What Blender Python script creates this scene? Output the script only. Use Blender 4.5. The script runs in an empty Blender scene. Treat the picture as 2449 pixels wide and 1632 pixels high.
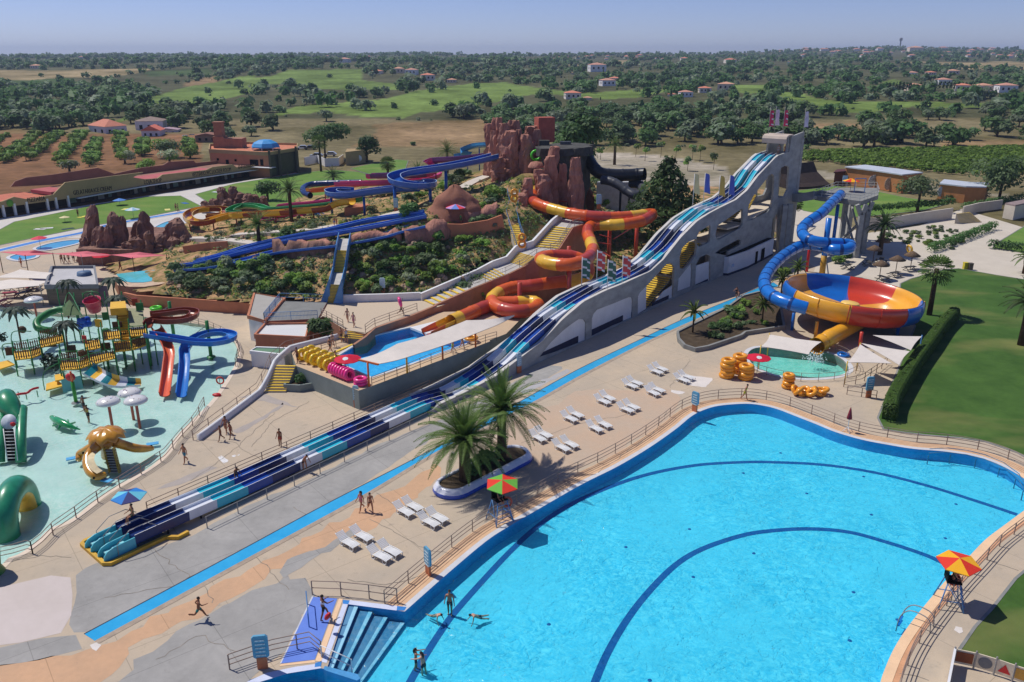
HAZE=0.00014
import bpy,math,random
import numpy as np
from mathutils import Vector,Matrix,noise
from mathutils.geometry import tessellate_polygon
R=math.radians
rnd=random.Random(7)
SC=bpy.context.scene
COL=SC.collection
# ---------------------------------------------------------------- camera model (photo 2449 x 1632)
CH,FPX,PT,PCX,PCY=32.0,1973.0,R(19.17),1224.5,816.0
CP,SP=math.cos(PT),math.sin(PT)
def ray(px,py):
 u,v=(px-PCX)/FPX,-(py-PCY)/FPX
 return Vector((u,CP+v*SP,-SP+v*CP))
def W(px,py,z=0.0):                       # ground position of a point seen at px,py if it lies at height z
 r=ray(px,py);t=(z-CH)/r.z
 return Vector((r.x*t,r.y*t,z))
def WD(px,py,d):                          # point seen at px,py at distance d along the ground
 r=ray(px,py);t=d/r.y
 return Vector((r.x*t,d,CH+r.z*t))
def PX(p):
 x,y,z=p[0],p[1],p[2]-CH
 f=y*CP-z*SP;u=y*SP+z*CP
 return (PCX+FPX*x/f,PCY-FPX*u/f)
CR={'c1':(0,560,3.564),'c2':(0,960,3.564),'c3':(0,1240,3.845),'c4':(560,560,3.564),'c5':(560,960,3.564),'c6':(560,1240,3.845),
      'd1':(1160,560,3.564),'d2':(1160,880,3.564),'d3':(1160,1240,3.845),'d4':(1720,560,3.228),'d5':(1720,960,3.228),'d6':(1837,1240,3.845),
      'e1':(0,90,3.845),'e2':(612,90,3.845),'e3':(1224,90,3.838),'e4':(1837,90,3.845),'e5':(0,260,3.845),'e6':(560,260,3.845),'e7':(1160,260,3.845),'e8':(1720,260,3.228),
      'z1':(190,1150,7.129),'z3':(1660,320,4.9)}
def N(c,*pts):                             # points read off an enlarged crop -> photo pixels
 ox,oy,s=CR[c]
 o=[(ox+a/s,oy+b/s) for a,b in pts]
 return o[0] if len(o)==1 else o
def WW(pts,z=0.0):return [W(p[0],p[1],z) for p in pts]
def lin(c):return tuple(((v/255)/12.92 if v/255<=.04045 else ((v/255+.055)/1.055)**2.4) for v in c)
# ---------------------------------------------------------------- materials
MATS={}
def mat(name,rgb,rough=.55,var=.12,scale=1.0,spec=.4,bump=0.0,rgb2=None,metal=0.0,detail=5.0,coat=0.0,thr=None,bscale=None,sheen=0,mapsc=None):
 if name in MATS:return MATS[name]
 m=bpy.data.materials.new(name);m.use_nodes=True
 nt=m.node_tree;L=nt.links.new
 b=nt.nodes['Principled BSDF']
 b.inputs['Roughness'].default_value=rough
 b.inputs['Specular IOR Level'].default_value=spec
 b.inputs['Metallic'].default_value=metal
 if coat:b.inputs['Coat Weight'].default_value=coat;b.inputs['Coat Roughness'].default_value=.12
 tc=nt.nodes.new('ShaderNodeTexCoord')
 src=tc.outputs['Object']
 if mapsc:
  mp=nt.nodes.new('ShaderNodeMapping');mp.inputs['Scale'].default_value=mapsc;L(src,mp.inputs['Vector']);src=mp.outputs['Vector']
 nz=nt.nodes.new('ShaderNodeTexNoise');nz.inputs['Scale'].default_value=scale;nz.inputs['Detail'].default_value=detail;nz.inputs['Roughness'].default_value=.65
 L(src,nz.inputs['Vector'])
 rp=nt.nodes.new('ShaderNodeValToRGB')
 c=lin(rgb);c2=lin(rgb2) if rgb2 else tuple(v*(1-2*var) for v in c)
 if not rgb2:c=tuple(min(1,v*(1+var)) for v in c)
 a,z=thr or (.3,.7)
 rp.color_ramp.elements[0].position=a;rp.color_ramp.elements[1].position=z
 rp.color_ramp.elements[0].color=(*c2,1);rp.color_ramp.elements[1].color=(*c,1)
 L(nz.outputs['Fac'],rp.inputs['Fac'])
 out=rp.outputs['Color']
 if var>0:                              # fine grain on top of the broad variation
  n2=nt.nodes.new('ShaderNodeTexNoise');n2.inputs['Scale'].default_value=scale*9;n2.inputs['Detail'].default_value=3
  L(src,n2.inputs['Vector'])
  mr=nt.nodes.new('ShaderNodeMapRange');mr.inputs['To Min'].default_value=1-var*.9;mr.inputs['To Max'].default_value=1+var*.9
  L(n2.outputs['Fac'],mr.inputs['Value'])
  mx=nt.nodes.new('ShaderNodeVectorMath');mx.operation='SCALE'
  L(out,mx.inputs[0]);L(mr.outputs['Result'],mx.inputs['Scale']);out=mx.outputs['Vector']
 L(out,b.inputs['Base Color'])
 if bump:
  n3=nt.nodes.new('ShaderNodeTexNoise');n3.inputs['Scale'].default_value=bscale or scale*4;n3.inputs['Detail'].default_value=6
  L(src,n3.inputs['Vector'])
  bp=nt.nodes.new('ShaderNodeBump');bp.inputs['Strength'].default_value=min(1,bump);bp.inputs['Distance'].default_value=max(.05,bump*.3)
  L(n3.outputs['Fac'],bp.inputs['Height']);L(bp.outputs['Normal'],b.inputs['Normal'])
 MATS[name]=m
 return m
def leafmat(name,rgb,rgb2,trans=.38):
 if name in MATS:return MATS[name]
 m=mat(name,rgb,rough=.6,rgb2=rgb2,scale=.9,var=.15,spec=.25)
 nt=m.node_tree;b=nt.nodes['Principled BSDF'];o=nt.nodes['Material Output']
 tr=nt.nodes.new('ShaderNodeBsdfTranslucent')
 src=b.inputs['Base Color'].links[0].from_socket
 nt.links.new(src,tr.inputs['Color'])
 oi=nt.nodes.new('ShaderNodeObjectInfo')
 hv=nt.nodes.new('ShaderNodeHueSaturation')
 mr=nt.nodes.new('ShaderNodeMapRange');mr.inputs['To Min'].default_value=.75;mr.inputs['To Max'].default_value=1.3
 nt.links.new(oi.outputs['Random'],mr.inputs['Value']);nt.links.new(mr.outputs['Result'],hv.inputs['Value'])
 m2=nt.nodes.new('ShaderNodeMapRange');m2.inputs['To Min'].default_value=.485;m2.inputs['To Max'].default_value=.515
 nt.links.new(oi.outputs['Random'],m2.inputs['Value']);nt.links.new(m2.outputs['Result'],hv.inputs['Hue'])
 nt.links.new(src,hv.inputs['Color']);nt.links.new(hv.outputs['Color'],b.inputs['Base Color']);nt.links.new(hv.outputs['Color'],tr.inputs['Color'])
 mx=nt.nodes.new('ShaderNodeMixShader');mx.inputs[0].default_value=trans
 nt.links.new(b.outputs[0],mx.inputs[1]);nt.links.new(tr.outputs[0],mx.inputs[2]);nt.links.new(mx.outputs[0],o.inputs['Surface'])
 return m
def watermat(name,tint,tint2,scale,bump=.25,stretch=(1,1,1),ior=1.33,vis=.0):
 """clear water: lets the floor show through, tinted; rippled mirror on top"""
 m=bpy.data.materials.new(name);m.use_nodes=True
 nt=m.node_tree;L=nt.links.new;nt.nodes.remove(nt.nodes['Principled BSDF']);o=nt.nodes['Material Output']
 tc=nt.nodes.new('ShaderNodeTexCoord');mp=nt.nodes.new('ShaderNodeMapping');mp.inputs['Scale'].default_value=stretch
 L(tc.outputs['Object'],mp.inputs['Vector'])
 warp=nt.nodes.new('ShaderNodeTexNoise');warp.inputs['Scale'].default_value=scale*.25;warp.inputs['Detail'].default_value=2
 L(mp.outputs['Vector'],warp.inputs['Vector'])
 ad=nt.nodes.new('ShaderNodeVectorMath');ad.operation='MULTIPLY_ADD'
 L(warp.outputs['Color'],ad.inputs[0]);ad.inputs[1].default_value=(2.2/scale*2,)*3;L(mp.outputs['Vector'],ad.inputs[2])
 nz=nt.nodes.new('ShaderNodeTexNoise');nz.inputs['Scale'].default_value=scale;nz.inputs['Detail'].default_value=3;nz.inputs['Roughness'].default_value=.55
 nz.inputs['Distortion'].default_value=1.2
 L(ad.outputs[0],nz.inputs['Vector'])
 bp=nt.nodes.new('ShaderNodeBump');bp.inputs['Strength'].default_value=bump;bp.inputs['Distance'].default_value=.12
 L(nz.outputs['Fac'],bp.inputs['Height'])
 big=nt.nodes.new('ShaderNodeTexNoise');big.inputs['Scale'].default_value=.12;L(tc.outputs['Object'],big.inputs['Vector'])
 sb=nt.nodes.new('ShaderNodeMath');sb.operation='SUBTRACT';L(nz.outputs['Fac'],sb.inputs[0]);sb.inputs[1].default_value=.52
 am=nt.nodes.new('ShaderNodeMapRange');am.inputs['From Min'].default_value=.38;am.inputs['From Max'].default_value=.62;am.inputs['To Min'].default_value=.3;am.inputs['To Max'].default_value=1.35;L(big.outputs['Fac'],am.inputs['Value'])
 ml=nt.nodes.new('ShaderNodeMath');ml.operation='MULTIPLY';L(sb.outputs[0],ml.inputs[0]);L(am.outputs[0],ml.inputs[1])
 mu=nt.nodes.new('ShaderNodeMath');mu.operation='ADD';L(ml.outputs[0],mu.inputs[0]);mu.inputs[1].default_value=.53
 rp=nt.nodes.new('ShaderNodeValToRGB');rp.color_ramp.elements[0].position=.37;rp.color_ramp.elements[1].position=.64  # light and dark of the ripples painted into the water's tint
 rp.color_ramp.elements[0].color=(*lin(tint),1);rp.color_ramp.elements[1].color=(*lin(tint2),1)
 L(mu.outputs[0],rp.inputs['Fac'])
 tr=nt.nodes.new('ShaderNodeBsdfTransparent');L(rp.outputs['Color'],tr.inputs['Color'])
 gl=nt.nodes.new('ShaderNodeBsdfGlossy');gl.inputs['Roughness'].default_value=.09;L(bp.outputs['Normal'],gl.inputs['Normal'])
 fr=nt.nodes.new('ShaderNodeFresnel');fr.inputs['IOR'].default_value=ior;L(bp.outputs['Normal'],fr.inputs['Normal'])
 mx=nt.nodes.new('ShaderNodeMixShader');L(fr.outputs[0],mx.inputs[0]);L(tr.outputs[0],mx.inputs[1]);L(gl.outputs[0],mx.inputs[2])
 L(mx.outputs[0],o.inputs['Surface'])
 MATS[name]=m
 return m
# ---------------------------------------------------------------- mesh builder
def smoothpath(pts,n=6,closed=False):
 P=[Vector(p) for p in pts];out=[]
 m=len(P)
 for i in range(m if closed else m-1):
  if closed:a,b,c,d=P[i-1],P[i],P[(i+1)%m],P[(i+2)%m]
  else:a,b,c,d=P[max(i-1,0)],P[i],P[i+1],P[min(i+2,m-1)]
  for k in range(n):
   t=k/n
   out.append(.5*((2*b)+(c-a)*t+(2*a-5*b+4*c-d)*t*t+(3*b-a-3*c+d)*t**3))
 if not closed:out.append(P[-1].copy())
 return out
def resample(pts,step,closed=False):
 P=[Vector(p) for p in pts]
 if closed:P.append(P[0].copy())
 L=[0.0]
 for a,b in zip(P,P[1:]):L.append(L[-1]+(b-a).length)
 n=max(1,round(L[-1]/step));out=[];j=0
 for i in range(n if closed else n+1):
  s=L[-1]*i/n
  while j<len(L)-2 and L[j+1]<s:j+=1
  t=(s-L[j])/max(1e-9,L[j+1]-L[j])
  out.append(P[j].lerp(P[j+1],t))
 return out
def offset2(pts,d,closed=True):           # offset outline sideways (positive = to the right of travel)
 out=[];n=len(pts)
 for i in range(n):
  a=pts[(i-1)%n] if closed or i>0 else pts[i];b=pts[(i+1)%n] if closed or i<n-1 else pts[i]
  t=Vector((b[0]-a[0],b[1]-a[1],0));t.normalize()
  out.append(Vector((pts[i][0]+t.y*d,pts[i][1]-t.x*d,pts[i][2] if len(pts[i])>2 else 0)))
 return out
class MB:
 def __init__(s):s.v=[];s.f=[];s.m=[];s.sm=[]
 def add(s,vs,fs,m=0,sm=False):
  o=len(s.v);s.v.extend(tuple(v) for v in vs)
  for i,f in enumerate(fs):
   s.f.append(tuple(o+k for k in f));s.m.append(m[i] if isinstance(m,(list,tuple)) else m);s.sm.append(sm)
  return s
 def box(s,c,size,rz=0,m=0,M=None):
  x,y,z=[k/2 for k in size]
  vs=[Vector((a*x,b*y,e*z)) for e in (-1,1) for a,b in ((-1,-1),(1,-1),(1,1),(-1,1))]
  mt=M if M is not None else Matrix.Rotation(rz,3,'Z')
  c=Vector(c)
  return s.add([mt@v+c for v in vs],[(3,2,1,0),(4,5,6,7),(0,1,5,4),(1,2,6,5),(2,3,7,6),(3,0,4,7)],m)
 def bar(s,a,b,w,h=None,m=0):       # square bar between two points
  a,b=Vector(a),Vector(b);h=h or w;d=b-a;L=d.length
  if L<1e-6:return s
  d.normalize();up=Vector((0,0,1)) if abs(d.z)<.95 else Vector((0,1,0))
  x=d.cross(up).normalized();y=x.cross(d)
  M=Matrix((x,d,y)).transposed()
  return s.box((a+b)/2,(w,L,h),M=M,m=m)
 def tube(s,path,r,seg=8,m=0,closed=False,cap=True,sm=True,mfn=None,rfn=None):
  P=[Vector(p) for p in path];n=len(P);vs=[];fs=[];ms=[]
  nrm=None
  for i in range(n):
   if closed:t=P[(i+1)%n]-P[i-1]
   else:t=P[min(i+1,n-1)]-P[max(i-1,0)]
   t.normalize()
   if nrm is None:
    nrm=t.cross(Vector((0,0,1)) if abs(t.z)<.95 else Vector((0,1,0)));nrm.normalize()
   nrm=(nrm-t*nrm.dot(t)).normalized();b=t.cross(nrm)
   rr=rfn(i) if rfn else (r[i] if isinstance(r,(list,tuple)) else r)
   for k in range(seg):
    a=2*math.pi*k/seg
    vs.append(P[i]+nrm*math.cos(a)*rr+b*math.sin(a)*rr)
  for i in range(n if closed else n-1):
   for k in range(seg):
    k2=(k+1)%seg;j=(i+1)%n
    fs.append((i*seg+k,i*seg+k2,j*seg+k2,j*seg+k));ms.append(mfn(i,k) if mfn else m)
  if cap and not closed:
   fs.append(tuple(range(seg))[::-1]);ms.append(mfn(0,0) if mfn else m);fs.append(tuple((n-1)*seg+k for k in range(seg)));ms.append(mfn(n-2,0) if mfn else m)
  return s.add(vs,fs,ms,sm)
 def sweep(s,path,prof,mfn=None,m=0,sm=False,closed=False,pclosed=False,cap=False,bank=None):
  """profile (u sideways to the right, v up) carried along a path, kept upright"""
  P=[Vector(p) for p in path];n=len(P);k=0 if callable(prof) else len(prof);vs=[];fs=[];ms=[]
  for i in range(n):
   t=(P[(i+1)%n]-P[i-1]) if closed else (P[min(i+1,n-1)]-P[max(i-1,0)])
   t.normalize();x=t.cross(Vector((0,0,1)));x.normalize();u=x.cross(t)
   if bank:q=Matrix.Rotation(bank[i],3,t);x=q@x;u=q@u
   pr=prof(i) if callable(prof) else prof
   for a,b in pr:vs.append(P[i]+x*a+u*b)
  k=len(prof(0)) if callable(prof) else k
  for i in range(n if closed else n-1):
   for j in range(k if pclosed else k-1):
    i2=(i+1)%n;j2=(j+1)%k
    fs.append((i*k+j,i2*k+j,i2*k+j2,i*k+j2));ms.append(mfn(i,j) if mfn else m)
  if cap and not closed:fs.append(tuple(range(k)));ms.append(ms[0]);fs.append(tuple((n-1)*k+j for j in range(k))[::-1]);ms.append(ms[-2])
  return s.add(vs,fs,ms,sm)
 def lathe(s,prof,c=(0,0,0),seg=16,m=0,sm=True,mfn=None,M=None,a0=0,a1=2*math.pi):
  c=Vector(c);vs=[];fs=[];ms=[];k=len(prof);full=abs(a1-a0-2*math.pi)<1e-6;n=seg if full else seg+1
  for i in range(n):
   a=a0+(a1-a0)*i/seg
   for r,z in prof:
    v=Vector((r*math.cos(a),r*math.sin(a),z));vs.append((M@v if M is not None else v)+c)
  for i in range(seg):
   i2=(i+1)%n
   for j in range(k-1):
    fs.append((i*k+j,i2*k+j,i2*k+j+1,i*k+j+1));ms.append(mfn(i,j) if mfn else m)
  return s.add(vs,fs,ms,sm)
 def ball(s,c,r,seg=10,rings=6,m=0,M=None):
  r=r if isinstance(r,(tuple,list)) else (r,r,r)
  q=Matrix.Diagonal(Vector(r));q=M@q if M is not None else q
  return s.lathe([(math.sin(math.pi*i/rings),-math.cos(math.pi*i/rings)) for i in range(rings+1)],c,seg,m,True,None,q)
 def poly(s,pts,holes=(),z=None,m=0):
  loops=[[Vector((p[0],p[1],z if z is not None else p[2])) for p in pts]]+[[Vector((p[0],p[1],z if z is not None else p[2])) for p in h] for h in holes]
  flat=[v for l in loops for v in l]
  fs=[]
  for t in tessellate_polygon(loops):
   a,b,c=(flat[k] for k in t)
   fs.append(t if (b-a).cross(c-a).z>0 else t[::-1])
  return s.add(flat,fs,m)
 def prism(s,pts,z0,z1,m=0,mside=None,bottom=False):
  n=len(pts);P=[(p[0],p[1]) for p in pts]
  ar=sum(P[i][0]*P[(i+1)%n][1]-P[(i+1)%n][0]*P[i][1] for i in range(n))
  if ar<0:P=P[::-1]
  s.poly([(a,b,z1) for a,b in P],m=m)
  if bottom:s.poly([(a,b,z0) for a,b in P],m=m)
  vs=[(a,b,z0) for a,b in P]+[(a,b,z1) for a,b in P]
  return s.add(vs,[(i,(i+1)%n,n+(i+1)%n,n+i) for i in range(n)],m if mside is None else mside)
 def wallpoly(s,pts,holes,o,dx,th,m=0):
  """upright slab: outline and holes in (s,z), on the vertical plane through o along dx, thickness th to its left"""
  nrm=Vector((-dx.y,dx.x,0))
  L0=[[Vector((a,b,0)) for a,b in q] for q in [pts]+list(holes)]
  flat=[v for l in L0 for v in l]
  tri=tessellate_polygon(L0)
  f3=lambda v,k:Vector((o.x,o.y,0))+dx*v.x+Vector((0,0,v.y))+nrm*k
  a=[f3(v,0) for v in flat];b=[f3(v,th) for v in flat]
  s.add(a,[tuple(t) for t in tri],m);s.add(b,[tuple(t)[::-1] for t in tri],m)
  for l in L0:
   n=len(l)
   s.add([f3(v,0) for v in l]+[f3(v,th) for v in l],[(i,(i+1)%n,n+(i+1)%n,n+i) for i in range(n)],m)
  return s
 def build(s,name,mats,parent=None,local=False,origin=None,sharp=None,flip=False):
  me=bpy.data.meshes.new(name)
  V=np.array(s.v,dtype=np.float64).reshape(-1,3)
  o=Vector((0,0,0))
  if not local:
   if parent is not None:o=WL(parent)
   elif origin is not None:o=Vector(origin)
   elif len(V):o=Vector(((V[:,0].min()+V[:,0].max())/2,(V[:,1].min()+V[:,1].max())/2,V[:,2].min()))
  V=V-np.array(o)
  me.from_pydata(V.tolist(),[],s.f)
  mats=mats if isinstance(mats,(list,tuple)) else [mats]
  for k in mats:me.materials.append(k)
  me.polygons.foreach_set('material_index',s.m);me.polygons.foreach_set('use_smooth',s.sm)
  me.update()
  ob=bpy.data.objects.new(name,me);COL.objects.link(ob)
  if parent is not None:ob.parent=parent;WLOC[ob.name]=WL(parent)
  else:ob.location=(0,0,0) if local else o;WLOC[ob.name]=ob.location.copy()
  return ob
WLOC={}
def WL(o):return WLOC.get(o.name,Vector((0,0,0)))
def tag(o,label=None,cat=None,group=None,kind=None):
 if label:o['label']=label
 if cat:o['category']=cat
 if group:o['group']=group
 if kind:o['kind']=kind
 return o
def thing(name,label,cat,loc=(0,0,0),group=None,rz=0):
 o=bpy.data.objects.new(name,None);COL.objects.link(o);o.empty_display_size=.3
 o.location=loc;o.rotation_euler=(0,0,rz);WLOC[o.name]=Vector(loc)
 return tag(o,label,cat,group)
def one(mb,name,mats,label,cat,group=None,**k):return tag(mb.build(name,mats,**k),label,cat,group)
def struct(mb,name,mats,**k):return tag(mb.build(name,mats,**k),kind='structure')
def copy_tree(o,parent=None):
 c=o.copy();COL.objects.link(c)
 for k in ('label','group'):
  if parent is None and k in c:pass
 if parent is not None:c.parent=parent
 for ch in list(o.children):copy_tree(ch,c)
 return c
def place(o,loc,rz=0,sc=1.0,label=None,group=None):
 o.location=loc;o.rotation_euler=(0,0,rz);o.scale=(sc,)*3 if not isinstance(sc,(tuple,list)) else sc
 WLOC[o.name]=Vector(loc)
 if label:o['label']=label
 if group:o['group']=group
 return o
def jag(pts,step=1.2,amp=.25,seed=1):     # worn, uneven outline
 r=random.Random(seed);q=resample(pts,step,True)
 return [Vector((p.x+r.uniform(-amp,amp),p.y+r.uniform(-amp,amp),p.z)) for p in q]
def textmesh(txt,size,depth=.02):
 cu=bpy.data.curves.new('lettering','FONT');cu.body=txt;cu.size=size;cu.extrude=depth;cu.align_x='LEFT';cu.resolution_u=2
 ob=bpy.data.objects.new('lettering_source',cu);COL.objects.link(ob)
 dg=bpy.context.evaluated_depsgraph_get();me=bpy.data.meshes.new_from_object(ob.evaluated_get(dg))
 bpy.data.objects.remove(ob);bpy.data.curves.remove(cu)
 vs=[v.co.copy() for v in me.vertices];fs=[tuple(p.vertices) for p in me.polygons]
 bpy.data.meshes.remove(me)
 return vs,fs
# common materials
M_CONC=mat('concrete',(150,150,146),.85,.1,.5,.2,.15,rgb2=(118,120,118))
M_WHITE=mat('white_paint',(226,226,226),.6,.05,.6,.3)
M_STEEL=mat('galvanised_steel',(150,148,145),.45,.08,2,.5)
M_RAIL=mat('weathered_rail',(150,128,114),.5,.1,2,.4)
M_BRAIL=mat('blue_rail_paint',(78,134,188),.45,.06,2,.5)
M_NAVY=mat('navy_fibreglass',(14,44,104),.3,.08,.7,.5)
M_BLUE=mat('blue_fibreglass',(30,96,176),.3,.08,.7,.5)
M_TURQ=mat('turquoise_fibreglass',(50,188,210),.32,.06,.7,.5)
M_WHT=mat('white_fibreglass',(222,226,233),.35,.05,.7,.5)
M_YEL=mat('yellow_paint',(232,196,70),.6,.08,1,.3)
M_ORANGE=mat('orange_fibreglass',(222,98,42),.3,.07,.8,.5,coat=.2)
M_ORRED=mat('brick_red_fibreglass',(188,70,52),.32,.07,.8,.5,coat=.2)
M_YFIB=mat('yellow_fibreglass',(240,188,60),.3,.07,.8,.5,coat=.2)
M_TERRA=mat('terracotta_render',(196,128,96),.85,.08,.5,.2,.08)
M_BLACK=mat('black_paint',(28,28,30),.5,.1,1,.4)
M_DARK=mat('dark_interior',(22,22,24),.9,.1,1,.1)
M_GREENP=mat('green_paint',(44,122,60),.4,.08,1,.4)
M_BROWNP=mat('brown_wood',(92,62,40),.7,.12,2,.3)
M_RED=mat('red_paint',(200,40,44),.45,.06,1,.4)
M_PINK=mat('pink_vinyl',(236,60,140),.25,.05,1,.5)
M_SKIN=[mat('skin_%s'%n,c,.55,.06,4,.3) for n,c in (('fair',(208,158,130)),('tan',(176,122,92)),('brown',(140,92,66)))]
M_HAIR=mat('dark_hair',(38,28,22),.6,.1,6,.3)
# ================================================================ GROUND, HILL, POOLS
def pip(px,py,poly):
 inside=np.zeros(px.shape,bool);n=len(poly)
 for i in range(n):
  x1,y1=poly[i][:2];x2,y2=poly[(i+1)%n][:2]
  if y1==y2:continue
  c=((y1>py) != (y2>py))&(px<(x2-x1)*(py-y1)/(y2-y1)+x1)
  inside ^= c
 return inside
RIDGE_X=[-600,0,300,450,560,700,850,1000,1100,1200,1280,1380,1500,1700,1830,1950,2040,2100,2200,2300,2449,3000]
RIDGE_Y=[133,133,131,128,130,127,129,126,129,133,133,129,127,128,123,119,114,111,113,115,117,122]
PIT=(-82,52,14,111)
_nd=np.random.default_rng(3)
_ph=_nd.uniform(0,6.28,24)
def th(x,y):
 x=np.asarray(x,float);y=np.asarray(y,float)
 d=np.maximum(y,1.0)
 base=np.interp(d,[0,300,530,900,1500,2500],[0,0,8,15,20,26])
 pxr=1224.5+1973*x/(d*.9446)
 a=PT+np.arctan((816-np.interp(pxr,RIDGE_X,RIDGE_Y)*-1-1632)/1973.0) if False else PT-np.arctan((816-np.interp(pxr,RIDGE_X,RIDGE_Y))/1973.0)
 zr=32-3500*np.tan(a)-6
 k=np.clip((d-1300)/2200,0,1);k=k*k*(3-2*k)
 z=base*(1-k)+zr*k
 z=np.where(d>3700,zr-(d-3700)*.035,z)
 w=np.clip((d-320)/500,0,1)
 for i,(fx,fy,am) in enumerate(((.006,.004,2.2),(.013,.009,1.1),(.003,.006,3.0),(.021,.017,.5))):
  z=z+w*am*np.sin(x*fx+_ph[i])*np.cos(y*fy+_ph[i+8])
 z=z-.08
 pit=(x>PIT[0])&(x<PIT[1])&(y>PIT[2])&(y<PIT[3])
 return np.where(pit,-3.0,z)
def TGA(px,py):                            # where the far ground is seen at given photo pixels (arrays)
 px=np.asarray(px,float);py=np.asarray(py,float)
 u=(px-PCX)/FPX;v=-(py-PCY)/FPX
 rx,ry,rz=u,CP+v*SP,-SP+v*CP
 D=np.geomspace(90,6500,520)
 t=D[None,:]/ry[:,None]
 X=rx[:,None]*t;Z=CH+rz[:,None]*t
 below=Z<th(X,np.broadcast_to(D[None,:],X.shape))
 i=np.where(below.any(1),below.argmax(1),-1)
 dd=np.where(i>=0,D[i],np.nan)
 x=rx*dd/ry
 return x,dd,np.where(i>=0,th(np.nan_to_num(x),np.nan_to_num(dd,nan=500.)),np.nan)
GOLF=[N('e1',(1150,620),(1400,540),(1700,470),(1900,430),(2050,400),(2200,360),(2353,345),(2353,500),(2100,560),(1900,605),(1500,600),(1250,612)),
  N('e1',(1050,760),(1180,725),(1190,755),(1060,790)),N('e1',(1160,640),(1420,620),(1310,660),(1150,660)),
  N('e2',(300,300),(700,288),(1000,290),(950,400),(1250,430),(1380,480),(1000,484),(500,484),(320,425),(0,420),(0,370),(170,350)),
  N('e2',(150,725),(400,640),(800,600),(1200,562),(1450,500),(1700,450),(2000,415),(2353,410),(2353,575),(1900,645),(1450,690),(1380,735),(1000,725),(700,690)),
  N('e3',(0,425),(250,465),(640,520),(900,500),(1100,480),(1250,478),(1470,468),(1300,530),(1150,552),(900,568),(640,565),(300,520),(0,545)),
  N('e4',(80,495),(280,510),(450,570),(700,590),(1400,590),(1900,600),(2353,590),(2353,640),(1900,650),(1500,650),(1300,640),(1000,690),(550,690),(300,625),(80,545)),
  N('e3',(2000,440),(2300,440),(2353,500),(2100,520)),N('e4',(1040,400),(1190,385),(1200,430),(1060,430)),N('e4',(230,440),(390,445),(380,475),(240,470))]
PAINT=[((146,134,100),[[(-900,285),(3400,285),(3400,900),(-900,900)]]),
         ((178,158,118),[N('e1',(-900,312),(600,297),(1450,290),(1300,322),(900,372),(600,372),(250,402),(-900,400)),N('e4',(1150,225),(2200,225),(2700,262),(2700,295),(1850,300),(1500,240)),N('e3',(500,250),(1080,215),(1080,250),(560,265)),N('e3',(1480,250),(1840,210),(1840,225),(1500,262))]),
         ((84,104,58),[N('e1',(-900,400),(250,402),(650,372),(700,430),(400,462),(-900,485)),N('e1',(1330,312),(1900,272),(1950,335),(1400,352))]),
         ((168,140,104),[N('e2',(1100,800),(1350,770),(1900,758),(2130,740),(2130,1010),(850,1010),(1150,870)),N('e3',(0,740),(345,740),(345,880),(0,880)),N('e4',(380,780),(860,800),(870,940),(400,905)),N('e4',(1550,955),(2700,955),(2700,1010),(1550,1010)),N('e3',(800,640),(870,590),(870,680),(800,682)),N('e1',(1700,430),(1980,350),(2000,420),(1760,470)),N('e1',(-600,822),(255,850),(255,960),(-600,960))]),
         ((160,118,86),[[(-600,318),(480,320),(480,470),(200,545),(-600,575)]]),
         ((190,178,160),[[(1405,365),(1560,372),(1740,402),(1740,440),(1640,470),(1405,410)],[(1870,395),(2000,415),(2449,470),(2449,480),(1950,425),(1870,408)],N('e2',(560,350),(760,345),(770,372),(640,372))]),
         ((132,156,80),GOLF)]
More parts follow.
